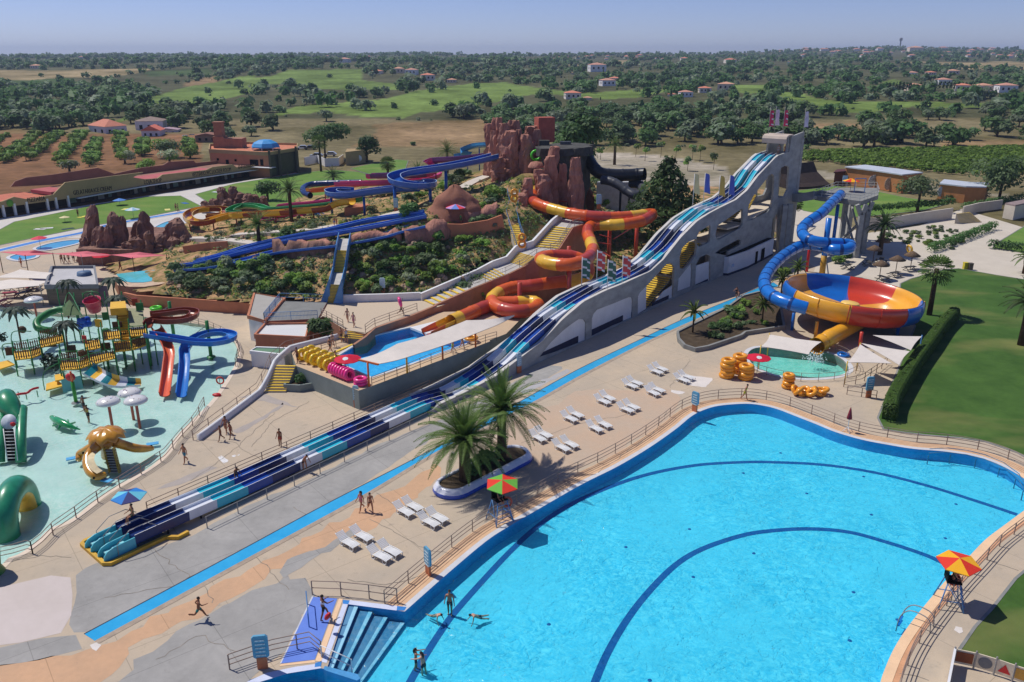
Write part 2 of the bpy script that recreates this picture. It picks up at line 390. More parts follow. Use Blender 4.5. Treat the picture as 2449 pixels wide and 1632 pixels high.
def terrain():
 nr,nc=380,430
 D=np.geomspace(6,8500,nr);u=np.linspace(-1.25,1.25,nc)
 X=(D[:,None]*.80+40)*u[None,:];Y=np.broadcast_to(D[:,None],X.shape)
 Z=th(X,Y)
 V=np.stack([X,Y,Z],-1).reshape(-1,3)
 f=V[:,1]*CP-(V[:,2]-CH)*SP;px=PCX+FPX*V[:,0]/np.maximum(f,.1);py=PCY-FPX*(V[:,1]*SP+(V[:,2]-CH)*CP)/np.maximum(f,.1)
 C=np.tile(np.array(lin((104,104,74))),(len(V),1))
 jx=6*np.sin(V[:,0]*.05+V[:,1]*.03);jy=1.5*np.sin(V[:,0]*.04)
 for rgb,polys in PAINT:
  m=np.zeros(len(V),bool)
  for p in polys:m |= pip(px+jx,py+jy,p)
  C[m]=lin(rgb)
 i=np.arange((nr-1)*(nc-1));r,c=i//(nc-1),i%(nc-1);a=r*nc+c
 F=np.stack([a,a+1,a+nc+1,a+nc],1)
 me=bpy.data.meshes.new('terrain');me.from_pydata(V.tolist(),[],F.tolist())
 me.polygons.foreach_set('use_smooth',[True]*len(me.polygons))
 at=me.color_attributes.new('soil','FLOAT_COLOR','POINT')
 at.data.foreach_set('color',np.concatenate([C,np.ones((len(C),1))],1).astype(np.float32).ravel())
 m=mat('countryside',(255,255,255),.95,.22,.02,.1,rgb2=(170,172,150),thr=(.35,.65))
 nt=m.node_tree;b=nt.nodes['Principled BSDF'];src=b.inputs['Base Color'].links[0].from_socket
 an=nt.nodes.new('ShaderNodeAttribute');an.attribute_name='soil'
 n2=nt.nodes.new('ShaderNodeTexNoise');n2.inputs['Scale'].default_value=.35;n2.inputs['Detail'].default_value=5
 tc=nt.nodes.new('ShaderNodeTexCoord');nt.links.new(tc.outputs['Object'],n2.inputs['Vector'])
 mr=nt.nodes.new('ShaderNodeMapRange');mr.inputs['From Min'].default_value=.3;mr.inputs['From Max'].default_value=.7;mr.inputs['To Min'].default_value=.72;mr.inputs['To Max'].default_value=1.12
 nt.links.new(n2.outputs['Fac'],mr.inputs['Value'])
 mx=nt.nodes.new('ShaderNodeVectorMath');mx.operation='MULTIPLY';nt.links.new(src,mx.inputs[0]);nt.links.new(an.outputs['Color'],mx.inputs[1])
 sc=nt.nodes.new('ShaderNodeVectorMath');sc.operation='SCALE';nt.links.new(mx.outputs[0],sc.inputs[0]);nt.links.new(mr.outputs[0],sc.inputs['Scale'])
 nt.links.new(sc.outputs[0],b.inputs['Base Color'])
 me.materials.append(m)
 o=bpy.data.objects.new('terrain',me);COL.objects.link(o);tag(o,kind='structure')
terrain()
sea=MB().poly([(-9000,8000,-14),(9000,8000,-14),(26000,30000,-14),(-26000,30000,-14)])
struct(sea,'sea',mat('sea_water',(70,110,150),.3,.05,.01,.3))
# ---------------------------------------------------------------- big pool
POOL_PX=[(600,1790),(520,1690),(586,1630),(638,1612),(690,1600),(752,1594),(781,1602),(833,1445),(968,1463),(1065,1377),(1160,1297),(1216,1260),(1295,1214),(1393,1158),(1477,1116),(1553,1071),(1617,1026),(1651,998),(1678,983),(1718,971),(1782,966),(1822,970),(1859,979),(1906,997),(1952,1015),(1999,1034),(2061,1052),(2123,1064),(2185,1074),(2247,1079),(2293,1085),(2340,1094),(2386,1110),(2432,1134),(2465,1160),(2478,1185),(2470,1205),(2449,1222),(2395,1262),(2355,1293),(2309,1341),(2263,1388),(2214,1446),(2167,1506),(2136,1556),(2113,1609),(2104,1640),(2095,1700),(2090,1790)]
_pw=WW(POOL_PX)
POOL=smoothpath(_pw[8:],5)[:-1]+[_pw[-1]]+_pw[:8]
POOL=[p for i,p in enumerate(POOL) if (p-POOL[i-1]).length>.02]
ZW,ZF=-.25,-.95
KID_PX=[(-120,1345),(20,1335),(84,1298),(118,1266),(174,1240),(252,1179),(351,1123),(398,1081),(421,1044),(465,1000),(508,956),(545,902),(562,872),(568,845),(560,815),(533,793),(495,779),(420,768),(330,757),(150,752),(-120,755)]
KID=smoothpath(WW(KID_PX),4,True)
BP_PX=N('d4',(222,925),(250,893),(310,876),(420,882),(560,898),(700,908),(820,916),(900,938),(960,975),(998,1025),(985,1065),(920,1093),(820,1108),(700,1114),(600,1110),(470,1092),(350,1058),(265,1010),(230,965))
BPOOL=smoothpath(WW(BP_PX),3,True)
PEN=[(1716,1230),(1,1)]
M_DECK=mat('painted_concrete_deck',(197,178,153),.85,.09,.16,.2,.04,rgb2=(178,165,147))
def deck_wear(m,spots=(120,112,104),sc=1.3):
 nt=m.node_tree;b=nt.nodes['Principled BSDF'];L=nt.links.new
 src=b.inputs['Base Color'].links[0].from_socket
 tc=nt.nodes.new('ShaderNodeTexCoord')
 v=nt.nodes.new('ShaderNodeTexNoise');v.inputs['Scale'].default_value=sc;v.inputs['Detail'].default_value=8;v.inputs['Roughness'].default_value=.75
 L(tc.outputs['Object'],v.inputs['Vector'])
 r=nt.nodes.new('ShaderNodeValToRGB');r.color_ramp.elements[0].position=.57;r.color_ramp.elements[1].position=.74
 r.color_ramp.elements[0].color=(0,0,0,1);r.color_ramp.elements[1].color=(.55,.55,.55,1);L(v.outputs['Fac'],r.inputs['Fac'])
 mx=nt.nodes.new('ShaderNodeMix');mx.data_type='RGBA';L(r.outputs['Color'],mx.inputs[0]);L(src,mx.inputs[6]);mx.inputs[7].default_value=(*lin(spots),1)
 # expansion joints
 bk=nt.nodes.new('ShaderNodeTexBrick');bk.inputs['Scale'].default_value=.16;bk.inputs['Mortar Size'].default_value=.0035;bk.inputs['Brick Width'].default_value=1;bk.inputs['Row Height'].default_value=1;bk.offset=0
 bk.inputs['Color1'].default_value=bk.inputs['Color2'].default_value=(1,1,1,1);bk.inputs['Mortar'].default_value=(.72,.72,.72,1)
 mp=nt.nodes.new('ShaderNodeMapping');mp.inputs['Rotation'].default_value=(0,0,R(-38));L(tc.outputs['Object'],mp.inputs['Vector']);L(mp.outputs['Vector'],bk.inputs['Vector'])
 mu=nt.nodes.new('ShaderNodeVectorMath');mu.operation='MULTIPLY';L(mx.outputs[2],mu.inputs[0]);L(bk.outputs['Color'],mu.inputs[1])
 L(mu.outputs[0],b.inputs['Base Color'])
deck_wear(M_DECK)
outer=[(-120,6),(100,6),(100,150),(-120,150)]
struct(MB().poly([(a,b,0) for a,b in outer],[POOL,KID,BPOOL]),'pool_deck',M_DECK,origin=(0,0,0))
def floor_and_water(nm,loop,zf,zw,mf,mw,mwall,wall=True,dark=None):
 b=MB().poly(loop,z=zf);n=len(loop)
 vs=[(p.x,p.y,zf) for p in loop]+[(p.x,p.y,0) for p in loop]
 fs=[]
 ar=sum(loop[i].x*loop[(i+1)%n].y-loop[(i+1)%n].x*loop[i].y for i in range(n))
 for i in range(n):
  q=(i,(i+1)%n,n+(i+1)%n,n+i);fs.append(q if ar<0 else q[::-1])
 b.add(vs,fs,1)
 struct(b,nm+'_floor',[mf,mwall],origin=(0,0,0))
 struct(MB().poly(loop,z=zw),nm+'_water',mw,origin=(0,0,0))
M_POOLF=mat('cyan_pool_tile',(90,214,238),.6,.04,.5,.2)
M_POOLW=mat('blue_pool_wall',(58,154,208),.6,.05,.6,.2)
M_LINE=mat('dark_blue_tile',(24,96,160),.6,.06,1,.2)
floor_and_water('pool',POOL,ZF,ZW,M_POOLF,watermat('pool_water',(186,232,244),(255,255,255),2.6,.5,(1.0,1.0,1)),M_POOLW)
M_KIDF=mat('pale_teal_tile',(190,213,209),.7,.05,.35,.2)
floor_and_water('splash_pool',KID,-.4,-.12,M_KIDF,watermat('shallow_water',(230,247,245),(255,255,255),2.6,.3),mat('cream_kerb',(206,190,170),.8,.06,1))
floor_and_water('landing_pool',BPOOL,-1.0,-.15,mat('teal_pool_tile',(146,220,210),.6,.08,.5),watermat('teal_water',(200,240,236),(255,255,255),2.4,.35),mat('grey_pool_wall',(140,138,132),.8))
def band(pts,w,z,m,nm='lane_line',mats=None):
 P=smoothpath(pts,5);b=MB().sweep(P,[(-w/2,0),(w/2,0)],m=0);return struct(b,nm,m)
LA=N('c6',(1560,1620),(1620,1500),(1740,1290),(1900,1040),(2040,850),(2353,500))+N('d2',(240,1540),(450,1350),(700,1180),(1050,1020),(1400,905),(1800,830),(2181,805))+N('d5',(400,470),(800,490),(1200,550),(1600,650),(2000,775),(2300,875))
LB=N('d3',(960,1680),(1010,1507),(1130,1230),(1300,940),(1500,680),(1750,430),(2000,280),(2353,160))+N('d5',(400,1000),(700,985),(1000,1010),(1300,1090),(1600,1190),(1790,1280))
for q in (LA,LB):band(WW(q,ZF+.01),.46,0,M_LINE,'pool_lane_line')
for k,(a,b) in enumerate(N('d3',(1880,100),(1295,265),(1915,540),(587,975),(1515,1490))+N('d5',(187,555),(675,712),(1115,582),(1175,876),(1828,795),(1745,1058),(267,1175),(475,400))+N('d6',(785,680),(1190,933),(752,1125))):
 c=W(a,b,ZF);one(MB().lathe([(0,.03),(.10,.03),(.13,0)],c,10),'floor_drain',M_LINE,'small dark round drain in the cyan pool floor','drain','floor drains of the big pool')
# coping and plank band round the pool
LO,HI=POOL[:],None
iA=min(range(len(POOL)),key=lambda i:(POOL[i]-W(968,1463)).length)
ring=POOL[iA:]+POOL[:iA]
iB=min(range(len(ring)),key=lambda i:(ring[i]-W(2432,1134)).length)
iC=min(range(len(ring)),key=lambda i:(ring[i]-W(2090,1790)).length)
left_run=[p.copy() for p in ring[:iB+1]];right_run=[p.copy() for p in ring[iB:iC+1]]
def ringstrip(run,a,b,z,m,nm,h=.0):
 A,B=offset2(run,a,False),offset2(run,b,False);n=len(run)
 vs=[(p.x,p.y,z) for p in A]+[(p.x,p.y,z) for p in B]
 fs=[(i,i+1,n+i+1,n+i) for i in range(n-1)]
 t=MB().add(vs,fs)
 struct(t,nm,m)
SGN=-1                                     # outside of the pool lies to the left of travel
M_COPE=mat('pale_coping',(206,206,208),.7,.05,1)
M_PLANK=mat('peach_plank_band',(222,186,148),.8,.06,1.2,rgb2=(206,166,128))
ringstrip(left_run,0,.42*SGN,.006,M_COPE,'pool_coping')
ringstrip(left_run,.42*SGN,1.5*SGN,.008,M_PLANK,'poolside_path')
for k,o in enumerate((.7,.95,1.2)):ringstrip(left_run,(o)*SGN,(o+.05)*SGN,.011,mat('plank_gap',(150,112,88),.8),'path_joint')
M_PEACH=mat('peach_coping',(238,200,160),.75,.05,1)
ringstrip(right_run,0,.55*SGN,.03,M_PEACH,'pool_coping')
ringstrip(right_run,.55*SGN,.85*SGN,.012,mat('orange_kerb_line',(214,160,120),.8),'pool_kerb')
# steps down into the pool and the low wall beside them
A_,B_,C_,D_=W(*N('c6',(1050,790))),W(*N('c6',(1560,872))),W(*N('c6',(1140,1440))),W(*N('c6',(850,1378)))
M_STEP,M_NOSE=mat('slate_blue_tile',(84,140,178),.6,.07,2),mat('pale_blue_nosing',(150,206,228),.6,.05,2)
st=MB()
fr=[0,.17,.43,.70,1.0]
for i in range(4):
 a0,a1=fr[i],fr[i+1];z=-.10-.21*i
 q=[A_.lerp(B_,a0),A_.lerp(B_,a1),D_.lerp(C_,a1),D_.lerp(C_,a0)]
 st.prism(q,ZF,z,0)
 n0,n1=a1-.065,a1+.004
 st.prism([A_.lerp(B_,n0),A_.lerp(B_,n1),D_.lerp(C_,n1),D_.lerp(C_,n0)],z-.02,z+.02,1)
struct(st,'pool_steps',[M_STEP,M_NOSE],origin=(0,0,0))
wl=N('c6',(835,1365),(1135,1440),(1160,1480),(1130,1500),(850,1410),(820,1392))
struct(MB().prism(WW(wl),ZF,.06,0),'pool_divider',[mat('blue_divider',(70,150,205),.6)])
cop=MB()
for q in (N('c6',(1062,752),(1500,806),(1494,848),(1050,790)),N('c6',(1000,785),(1045,790),(850,1330),(800,1320)),N('c6',(780,1335),(800,1378),(500,1425),(230,1507),(110,1507),(300,1420),(560,1365))):
 cop.poly(WW(q,.012))
struct(cop,'step_coping',mat('lilac_white_coping',(206,212,232),.7,.04,1))
b=MB()
for q in (N('c6',(1000,750),(1062,755),(1050,790),(998,785)),N('c6',(1500,806),(1585,815),(1565,848),(1494,846)),N('c6',(745,1330),(805,1310),(800,1360),(740,1368))):b.poly(WW(q,.016))
struct(b,'corner_tiles',mat('mid_blue_tile',(48,130,205),.6))
b=MB().poly(WW(N('c6',(725,722),(948,738),(742,1298),(430,1335)),.014));struct(b,'access_ramp',mat('periwinkle_rubber',(104,138,218),.75,.07,.8,rgb2=(92,124,208)))
b=MB().poly(WW(N('c6',(965,735),(1000,740),(800,1320),(745,1310)),.016));b.poly(WW(N('c6',(430,1340),(740,1302),(745,1325),(415,1360)),.016));struct(b,'ramp_kerb',M_PEACH)
b=MB().poly(WW(N('c6',(716,715),(727,722),(432,1335),(420,1335)),.018));struct(b,'ramp_edge',mat('pale_edge',(200,204,214),.7))
# curved bench shelf with rails at the far right end of the pool
SH=N('d5',(1615,425),(1760,418),(1900,436),(2040,470),(2180,530),(2300,620),(2345,700))
# ---------------------------------------------------------------- painted and worn areas of the deck
def patch(nm,pts,z,m,amp=.22,step=1.3,seed=1):
 struct(MB().poly(jag(WW(pts),step,amp,seed),z=z),nm,m)
M_PCH=mat('peach_floor_paint',(210,168,132),.85,.1,.3,.15,.03,rgb2=(190,156,126));deck_wear(M_PCH,(170,140,120),2)
M_GRY=mat('bare_grey_concrete',(170,167,162),.9,.12,.28,.15,.03,rgb2=(146,144,140));deck_wear(M_GRY,(128,124,118),1.2)
M_PALE=mat('pale_concrete',(206,194,188),.9,.05,.25,.15,rgb2=(196,184,176))
patch('grey_paving',[(640,1300),(1040,1045),(1210,955),(1350,880),(1310,870),(1190,935),(1040,1010),(900,1065),(730,1150),(600,1205),(440,1290),(300,1330),(180,1368),(172,1510),(200,1514),(420,1410)],.004,M_GRY,.2,1,3)
patch('grey_paving',[(0,1548),(170,1510),(215,1535),(210,1550),(60,1585),(0,1592),(-60,1598),(-60,1552)],.004,M_GRY,.1,2,4)
patch('pale_paving',[(-60,1420),(60,1392),(172,1366),(168,1508),(40,1540),(-60,1550)],.006,M_PALE,.08,2,5)
patch('peach_paving',[(-60,1600),(60,1590),(230,1552),(420,1452),(640,1340),(880,1205),(1010,1132),(1045,1105),(1060,1140),(960,1215),(860,1280),(760,1318),(690,1342),(640,1378),(560,1432),(420,1500),(300,1560),(200,1700),(-60,1720)],.004,M_PCH,.34,.8,6)
patch('grey_paving',[(330,1570),(560,1440),(680,1372),(748,1392),(752,1440),(690,1540),(640,1600),(560,1640),(500,1700),(230,1720)],.006,M_GRY,.4,.9,7)
patch('grey_paving',[(690,1345),(780,1300),(850,1266),(862,1275),(800,1312),(720,1362),(660,1395)],.008,M_GRY,.3,.9,8)
patch('peach_paving',[(1225,1010),(1330,960),(1400,930),(1600,930),(1640,960),(1560,1040),(1440,1098),(1300,1170),(1240,1160),(1150,1090)],.004,mat('faded_peach_paint',(196,168,142),.85,.07,.25,.15,rgb2=(188,170,150)),.6,2,9)
patch('grey_paving',N('d1',(290,1340),(500,1240),(700,1150),(740,1165),(520,1275),(330,1370)),.006,mat('light_grey_repair',(178,176,176),.9,.06,.6),.15,.8,10)
for k,q in enumerate((N('d1',(1640,1195),(1950,1230),(1880,1310),(1740,1290)),N('d1',(1590,1330),(1710,1345),(1670,1370),(1580,1350)),N('d6',(1715,990),(1810,1015),(1780,1068),(1698,1035)),N('c5',(1850,430),(1915,440),(1880,460),(1830,445)),N('c3',(820,1170),(880,1140),(945,1160),(880,1235)))):
 patch('repair_patch',q,.01,mat('pale_repair',(220,212,204),.9,.05,1),.05,.5,20+k)
for k,q in enumerate((N('c2',(1330,750),(1560,650),(1750,560),(1880,560),(1700,640),(1450,740)),N('c4',(60,1390),(230,1350),(560,1480),(300,1440)),N('c5',(0,250),(190,160),(420,10),(440,20),(210,180),(40,290)))):
 patch('wet_patch',q,.006,mat('damp_concrete',(170,160,152),.8,.06,.8),.15,.9,30+k)
# faded white stencil marks
for q in (N('c2',(1860,475),(1890,465),(1945,505),(1935,520),(1905,530),(1880,510)),N('c2',(1975,465),(2010,455),(2015,468),(1985,480)),N('c2',(2020,462),(2050,450),(2052,457),(2022,470))):
 patch('floor_marking',q,.009,mat('faded_white_paint',(222,220,218),.8,.1,3,thr=(.4,.5),rgb2=(196,188,178)),.05,.3,41)
for k,q in enumerate((((0,1350),(90,1330),(180,1335)),((330,1290),(480,1400),(520,1452)),((640,1110),(560,1060),(420,1040)),((700,1215),(780,1262)),((880,1240),(1010,1310),(1100,1330)),((1010,1380),(925,1400),(820,1385)),((560,1560),(480,1520),(330,1600)),((1250,1060),(1400,1010),(1520,990)),((1430,1130),(1560,1040),(1600,980)),((1650,860),(1600,930)),((610,1330),(700,1420)),((250,1430),(420,1400),(560,1330)),((2330,1330),(2449,1370)),((2150,1610),(2250,1630)),((900,1180),(980,1235)),((740,960),(650,1010),(600,1075)),((460,1150),(560,1075),(660,985)))):
 P_=jag(WW(q),.5,.14,50+k)[:-max(1,len(jag(WW(q),.5,.14,50+k))//2)];struct(MB().sweep([p+Vector((0,0,.013)) for p in P_],[(-.022,0),(.022,0)]),'deck_crack',mat('crack_dirt',(146,136,124),.95,.3,2))
# blue water channel along the slide
L_PX=[N('c3',(775,1066))]+N('c5',(0,1303),(800,870),(1650,432))+N('d1',(280,1440),(800,1152),(1340,892),(1700,722),(2140,542))+[(1816,688),(1850,676)]
R_PX=[N('c3',(872,1128))]+N('c5',(0,1398),(1090,805),(1720,432))+N('d1',(402,1436),(830,1196),(1400,905),(1900,682),(2181,572))+[(1826,700),(1862,684)]
def chan():
 a,b=resample(smoothpath(WW(L_PX),4),1.5),resample(smoothpath(WW(R_PX),4),1.5);n=min(len(a),len(b))
 a=[Vector(x) for x in np.array([a[round(i*(len(a)-1)/(n-1))] for i in range(n)])];b=[Vector(x) for x in np.array([b[round(i*(len(b)-1)/(n-1))] for i in range(n)])]
 s=MB();s.add([(p.x,p.y,.014) for p in a]+[(p.x,p.y,.014) for p in b],[(i,n+i,n+i+1,i+1) for i in range(n-1)])
 struct(s,'water_channel',mat('wet_blue_channel',(64,178,226),.12,.06,.5,.6,.15,rgb2=(44,160,214),bscale=2.5))
 e=MB().sweep(a,[(-.06,.02),(.03,.02)]);struct(e,'channel_edge',mat('dark_channel_edge',(44,62,84),.8))
 e=MB().sweep(b,[(0,.016),(.42,.016)]);struct(e,'channel_margin',mat('worn_channel_margin',(184,164,142),.9,.1,1.5,rgb2=(150,136,122)))
chan()
# ---------------------------------------------------------------- lawns and pale paving
def grassmat(nm,c1,c2,sc,dry):
 m=mat(nm,c1,.9,.16,sc,.15,.25,rgb2=c2,bscale=14)
 nt=m.node_tree;b=nt.nodes['Principled BSDF'];src=b.inputs['Base Color'].links[0].from_socket;L=nt.links.new
 tc=nt.nodes.new('ShaderNodeTexCoord');v=nt.nodes.new('ShaderNodeTexNoise');v.inputs['Scale'].default_value=.11;v.inputs['Detail'].default_value=4
 mp=nt.nodes.new('ShaderNodeMapping');mp.inputs['Scale'].default_value=(.55,1.3,1);L(tc.outputs['Object'],mp.inputs['Vector']);L(mp.outputs['Vector'],v.inputs['Vector'])
 r=nt.nodes.new('ShaderNodeValToRGB');r.color_ramp.elements[0].position=.49;r.color_ramp.elements[1].position=.74;r.color_ramp.elements[0].color=(0,0,0,1);r.color_ramp.elements[1].color=(.75,.75,.75,1)
 L(v.outputs['Fac'],r.inputs['Fac']);mx=nt.nodes.new('ShaderNodeMix');mx.data_type='RGBA';L(r.outputs['Color'],mx.inputs[0]);L(src,mx.inputs[6]);mx.inputs[7].default_value=(*lin(dry),1)
 L(mx.outputs[2],b.inputs['Base Color']);return m
M_LAWN=grassmat('lawn_grass',(76,108,48),(56,86,36),.25,(142,136,84))
M_LAWN2=grassmat('bright_lawn_grass',(108,140,64),(90,124,52),.2,(140,148,80))
M_PAVE=mat('pale_paving',(206,196,180),.85,.05,.3,.15,rgb2=(194,184,168))
LAWN_R=N('d4',(1400,384),(1480,347),(1740,275),(1850,268),(1950,285),(2150,320),(2353,352),(2800,430))+N('d5',(2900,560),(2353,428),(2300,397),(2050,312),(1850,282),(1600,262),(1400,237),(1270,215))+[(2100,1000),(2150,880),(2190,780),(2150,740)]
def lawn(px,z=.03,m=None):
 p=WW(px);struct(MB().poly(p,z=z),'lawn',m or M_LAWN)
 struct(MB().sweep(p+[p[0]],[(-.12,0),(-.12,z+.02),(.06,z+.02),(.06,0)]),'lawn_kerb',M_CONC)
lawn(LAWN_R)
lawn(N('d6',(2700,300),(2353,485),(2270,555),(2050,835),(1900,995),(1755,1205),(1735,1232),(1880,1272),(2100,1332),(2353,1392),(2700,1470)))
struct(MB().poly(WW([(1905,770),(1950,640),(1890,600),(1830,560),(1800,520),(1900,500),(1960,492),(2060,560),(2200,540),(2300,500),(2449,545),(2900,560),(2900,760),(2449,720),(2200,660),(2150,720)]),z=.01),'pavement',M_PAVE)
lawn(N('e8',(540,700),(560,640),(900,600),(1240,645),(1450,690),(1780,732),(1560,790),(1150,832),(950,842),(650,790)),.03,M_LAWN2)
lawn(N('e8',(2130,1048),(2353,912),(2700,760),(2700,1190),(2353,1112),(2110,1080)),.03,M_LAWN2)
lawn([(468,465),(560,440),(690,419),(765,409),(800,407),(860,412),(905,425),(880,452),(760,475),(640,500),(560,510),(500,486)],.03,M_LAWN2)
lawn(N('e5',(-900,1430),(0,1258),(400,1172),(900,1072),(1390,987),(1850,897),(1660,802),(1350,812),(900,882),(500,967),(130,1042),(0,1112),(-900,1300)),.03,M_LAWN2)
lawn(N('e6',(1070,552),(1250,512),(1500,470),(1600,480),(1560,600),(1330,622),(1200,592)),.03,M_LAWN2)
struct(MB().poly([(-200,118,-.02),(-40,118,-.02),(-20,190,-.02),(-48,232,-.02),(-62,238,-.02),(-104,172,-.02),(-135,118,-.02)]),'plaza_paving',mat('plaza_paving',(206,200,192),.85,.05,.2),origin=(0,0,0))
# blue-edged stream along the left lawn, and small pools there
def strip(px,w,m,nm,z):struct(MB().sweep(smoothpath(WW(px,z),4),[(-w/2,0),(w/2,0)]),nm,m)
STR=N('e5',(-300,1375),(0,1302),(400,1210),(760,1140),(1000,1070),(1390,1000),(1850,925))
strip(STR,2.6,mat('stream_rim',(210,206,200),.8),'stream_rim',.02)
strip(STR,1.5,mat('stream_water',(74,140,214),.15,.06,.5,.6),'stream_water',.03)
M_FLATW=mat('small_pool_water',(84,176,214),.08,.12,.35,.6,.12,rgb2=(58,150,196),bscale=1.6)
def flatpool(px,z=.05,m=None,rim=.4,nm='small_pool'):
 P=smoothpath(WW(px,z),3,True)
 struct(MB().poly(P,z=z),nm+'_water',m or M_FLATW)
 struct(MB().sweep(P,[(-rim,-.2),(-rim,.07),(rim*.4,.07),(rim*.4,-.05)],closed=True),nm+'_rim',M_COPE)
flatpool(N('e5',(320,1290),(420,1250),(560,1222),(700,1208),(745,1216),(720,1240),(600,1270),(420,1305)))
flatpool(N('e5',(80,1375),(140,1345),(250,1330),(330,1330),(330,1370),(180,1400)))
flatpool(N('e5',(1400,1110),(1480,1060),(1580,1030),(1690,1040),(1700,1090),(1640,1140),(1500,1165),(1410,1150)),.05,mat('teal_small_pool',(84,184,206),.1,.08,.4,.6,.1,bscale=2))
# ================================================================ THE PLANTED HILL
HA=[(330,700,1.7),(480,708,1.7),(605,724,1.9),(690,700,2.6),(795,716,2.6),(900,716,2.8),(1015,700,3.2),(1090,650,5.0),(1160,606,6.2),(1240,556,7.8),(1290,526,8.8),
      (760,640,5.0),(870,640,5.3),(960,640,5.0),(640,660,3.8),(520,670,2.9),(430,690,2.0),(980,590,7.2),(1060,590,6.6),(870,590,7.2),(640,620,5.0),(520,640,3.6),
      (828,568,8.0),(1020,540,9.3),(1150,520,9.6),(740,580,7.0),(560,605,4.6),(450,640,2.8),(360,655,2.2),(340,690,1.8),
      (900,530,8.6),(760,555,7.2),(640,560,5.6),(560,560,4.6),(480,560,3.4),(1000,480,9.6),(1080,500,10.2),(1160,460,11.2),(1230,430,12.0),(1180,400,12.0),(1290,400,12.0),(1300,450,11.0),(1390,460,8.0),
      (860,490,6.2),(760,500,4.8),(640,530,4.0),(560,530,3.2),(470,535,2.4),(1060,440,8.5),(960,430,5),(900,445,3),(1400,520,5.0),(1330,560,3.4),(1480,560,3.2),(1560,550,3.5),(1600,520,3.0),(1420,600,2.4),(1330,650,2.0),(1240,690,1.6),(1180,730,1.4),(1480,500,4.2),(1480,440,3.5)]
_hp=[W(a,b,c) for a,b,c in HA]
_ring=[(-60,108),(-66,125),(-68,145),(-62,168),(-50,185),(-30,196),(-10,200),(10,196),(26,186),(40,172),(52,160),(46,140),(34,122),(24,108),(8,92),(-2,84),(-20,80),(-45,82),(-75,100),(-80,150),(0,215),(60,175),(-60,195)]
_P=np.array([(p.x,p.y) for p in _hp]+_ring);_Zv=np.array([p.z for p in _hp]+[0]*len(_ring))
_K=np.sqrt(((_P[:,None]-_P[None])**2).sum(-1)+4.0)
_A=np.block([[_K,np.ones((len(_P),1))],[np.ones((1,len(_P))),np.zeros((1,1))]])
_Wt=np.linalg.solve(_A+np.eye(len(_A))*0,np.append(_Zv,0))
def hza(x,y):
 x=np.asarray(x,float);y=np.asarray(y,float);s=np.full(x.shape,_Wt[-1])
 for (a,b),w in zip(_P,_Wt[:-1]):s=s+w*np.sqrt((x-a)**2+(y-b)**2+4.0)
 return s
def hz(x,y):return max(0.0,float(hza(np.array([x]),np.array([y]))[0]))
def HG(px,py):                              # hillside seen at a pixel
 r=ray(px,py);D=np.linspace(78,215,400);t=D/r.y
 z=CH+r.z*t;h=np.maximum(0,hza(r.x*t,D));k=z<h
 i=int(k.argmax()) if k.any() else len(D)-1
 return Vector((r.x*t[i],D[i],float(h[i])))
FRONT=[W(*p) for p in ((250,640,0.0),(325,700,1.7),(480,713,1.7),(607,729,1.8),(668,705,2.6),(800,722,2.6),(905,722,2.8),(1018,703,3.2),(1092,655,5.0),(1165,608,6.2))]
def hill():
 X,Y=np.meshgrid(np.linspace(-74,62,190),np.linspace(82,206,175))
 Z=hza(X,Y)
 nz=np.array([noise.noise((a*.35,b*.35,0))*.35+noise.noise((a*1.1,b*1.1,3))*.16 for a,b in zip(X.ravel(),Y.ravel())]).reshape(X.shape)
 Z=Z+nz*np.clip(Z/2,0,1)
 fx=np.array([p.x for p in FRONT]);fy=np.array([p.y for p in FRONT])
 inside=(Y>np.interp(X,fx,fy,left=999,right=-999)+.05)
 # right of the wide stair the front is the slide wall line
 inside&=~((X>FRONT[-1].x)&(X>2.93+.774*(Y-85.3)-4.0))
 inside&=Y>88+np.clip(X,0,40)*.3
 keep=inside&(Z>.08)
 V=np.stack([X,Y,Z],-1).reshape(-1,3);nr,nc=X.shape;k=keep.ravel()
 i=np.arange((nr-1)*(nc-1));r,c=i//(nc-1),i%(nc-1);a=r*nc+c
 F=np.stack([a,a+1,a+nc+1,a+nc],1);F=F[k[F].sum(1)>=3]
 me=bpy.data.meshes.new('hillside');me.from_pydata(V.tolist(),[],F.tolist());me.polygons.foreach_set('use_smooth',[True]*len(F))
 m=mat('rocky_soil',(190,150,112),.95,.3,.5,.1,.8,rgb2=(110,108,62),thr=(.4,.62),bscale=1.6)
 me.materials.append(m);o=bpy.data.objects.new('hillside',me);COL.objects.link(o);tag(o,kind='structure')
hill()
# paths over the hill
M_PATH=mat('pale_path',(206,196,182),.9,.05,.5)
def hpath(px,w,nm='hill_path',lift=.35):
 P=smoothpath([HG(*p) for p in px],5);P=[Vector((p.x,p.y,hz(p.x,p.y)+lift)) for p in P]
 struct(MB().sweep(P,[(-w/2,-.7),(-w/2,0),(w/2,0),(w/2,-.7)]),nm,M_PATH)
hpath([(560,566),(640,560),(720,556),(800,545),(880,535),(930,520),(960,512)],2.2)
hpath([(430,575),(500,574),(560,580),(610,588)],2.0)
hpath([(1105,455),(1140,435),(1185,420),(1215,420)],1.8)
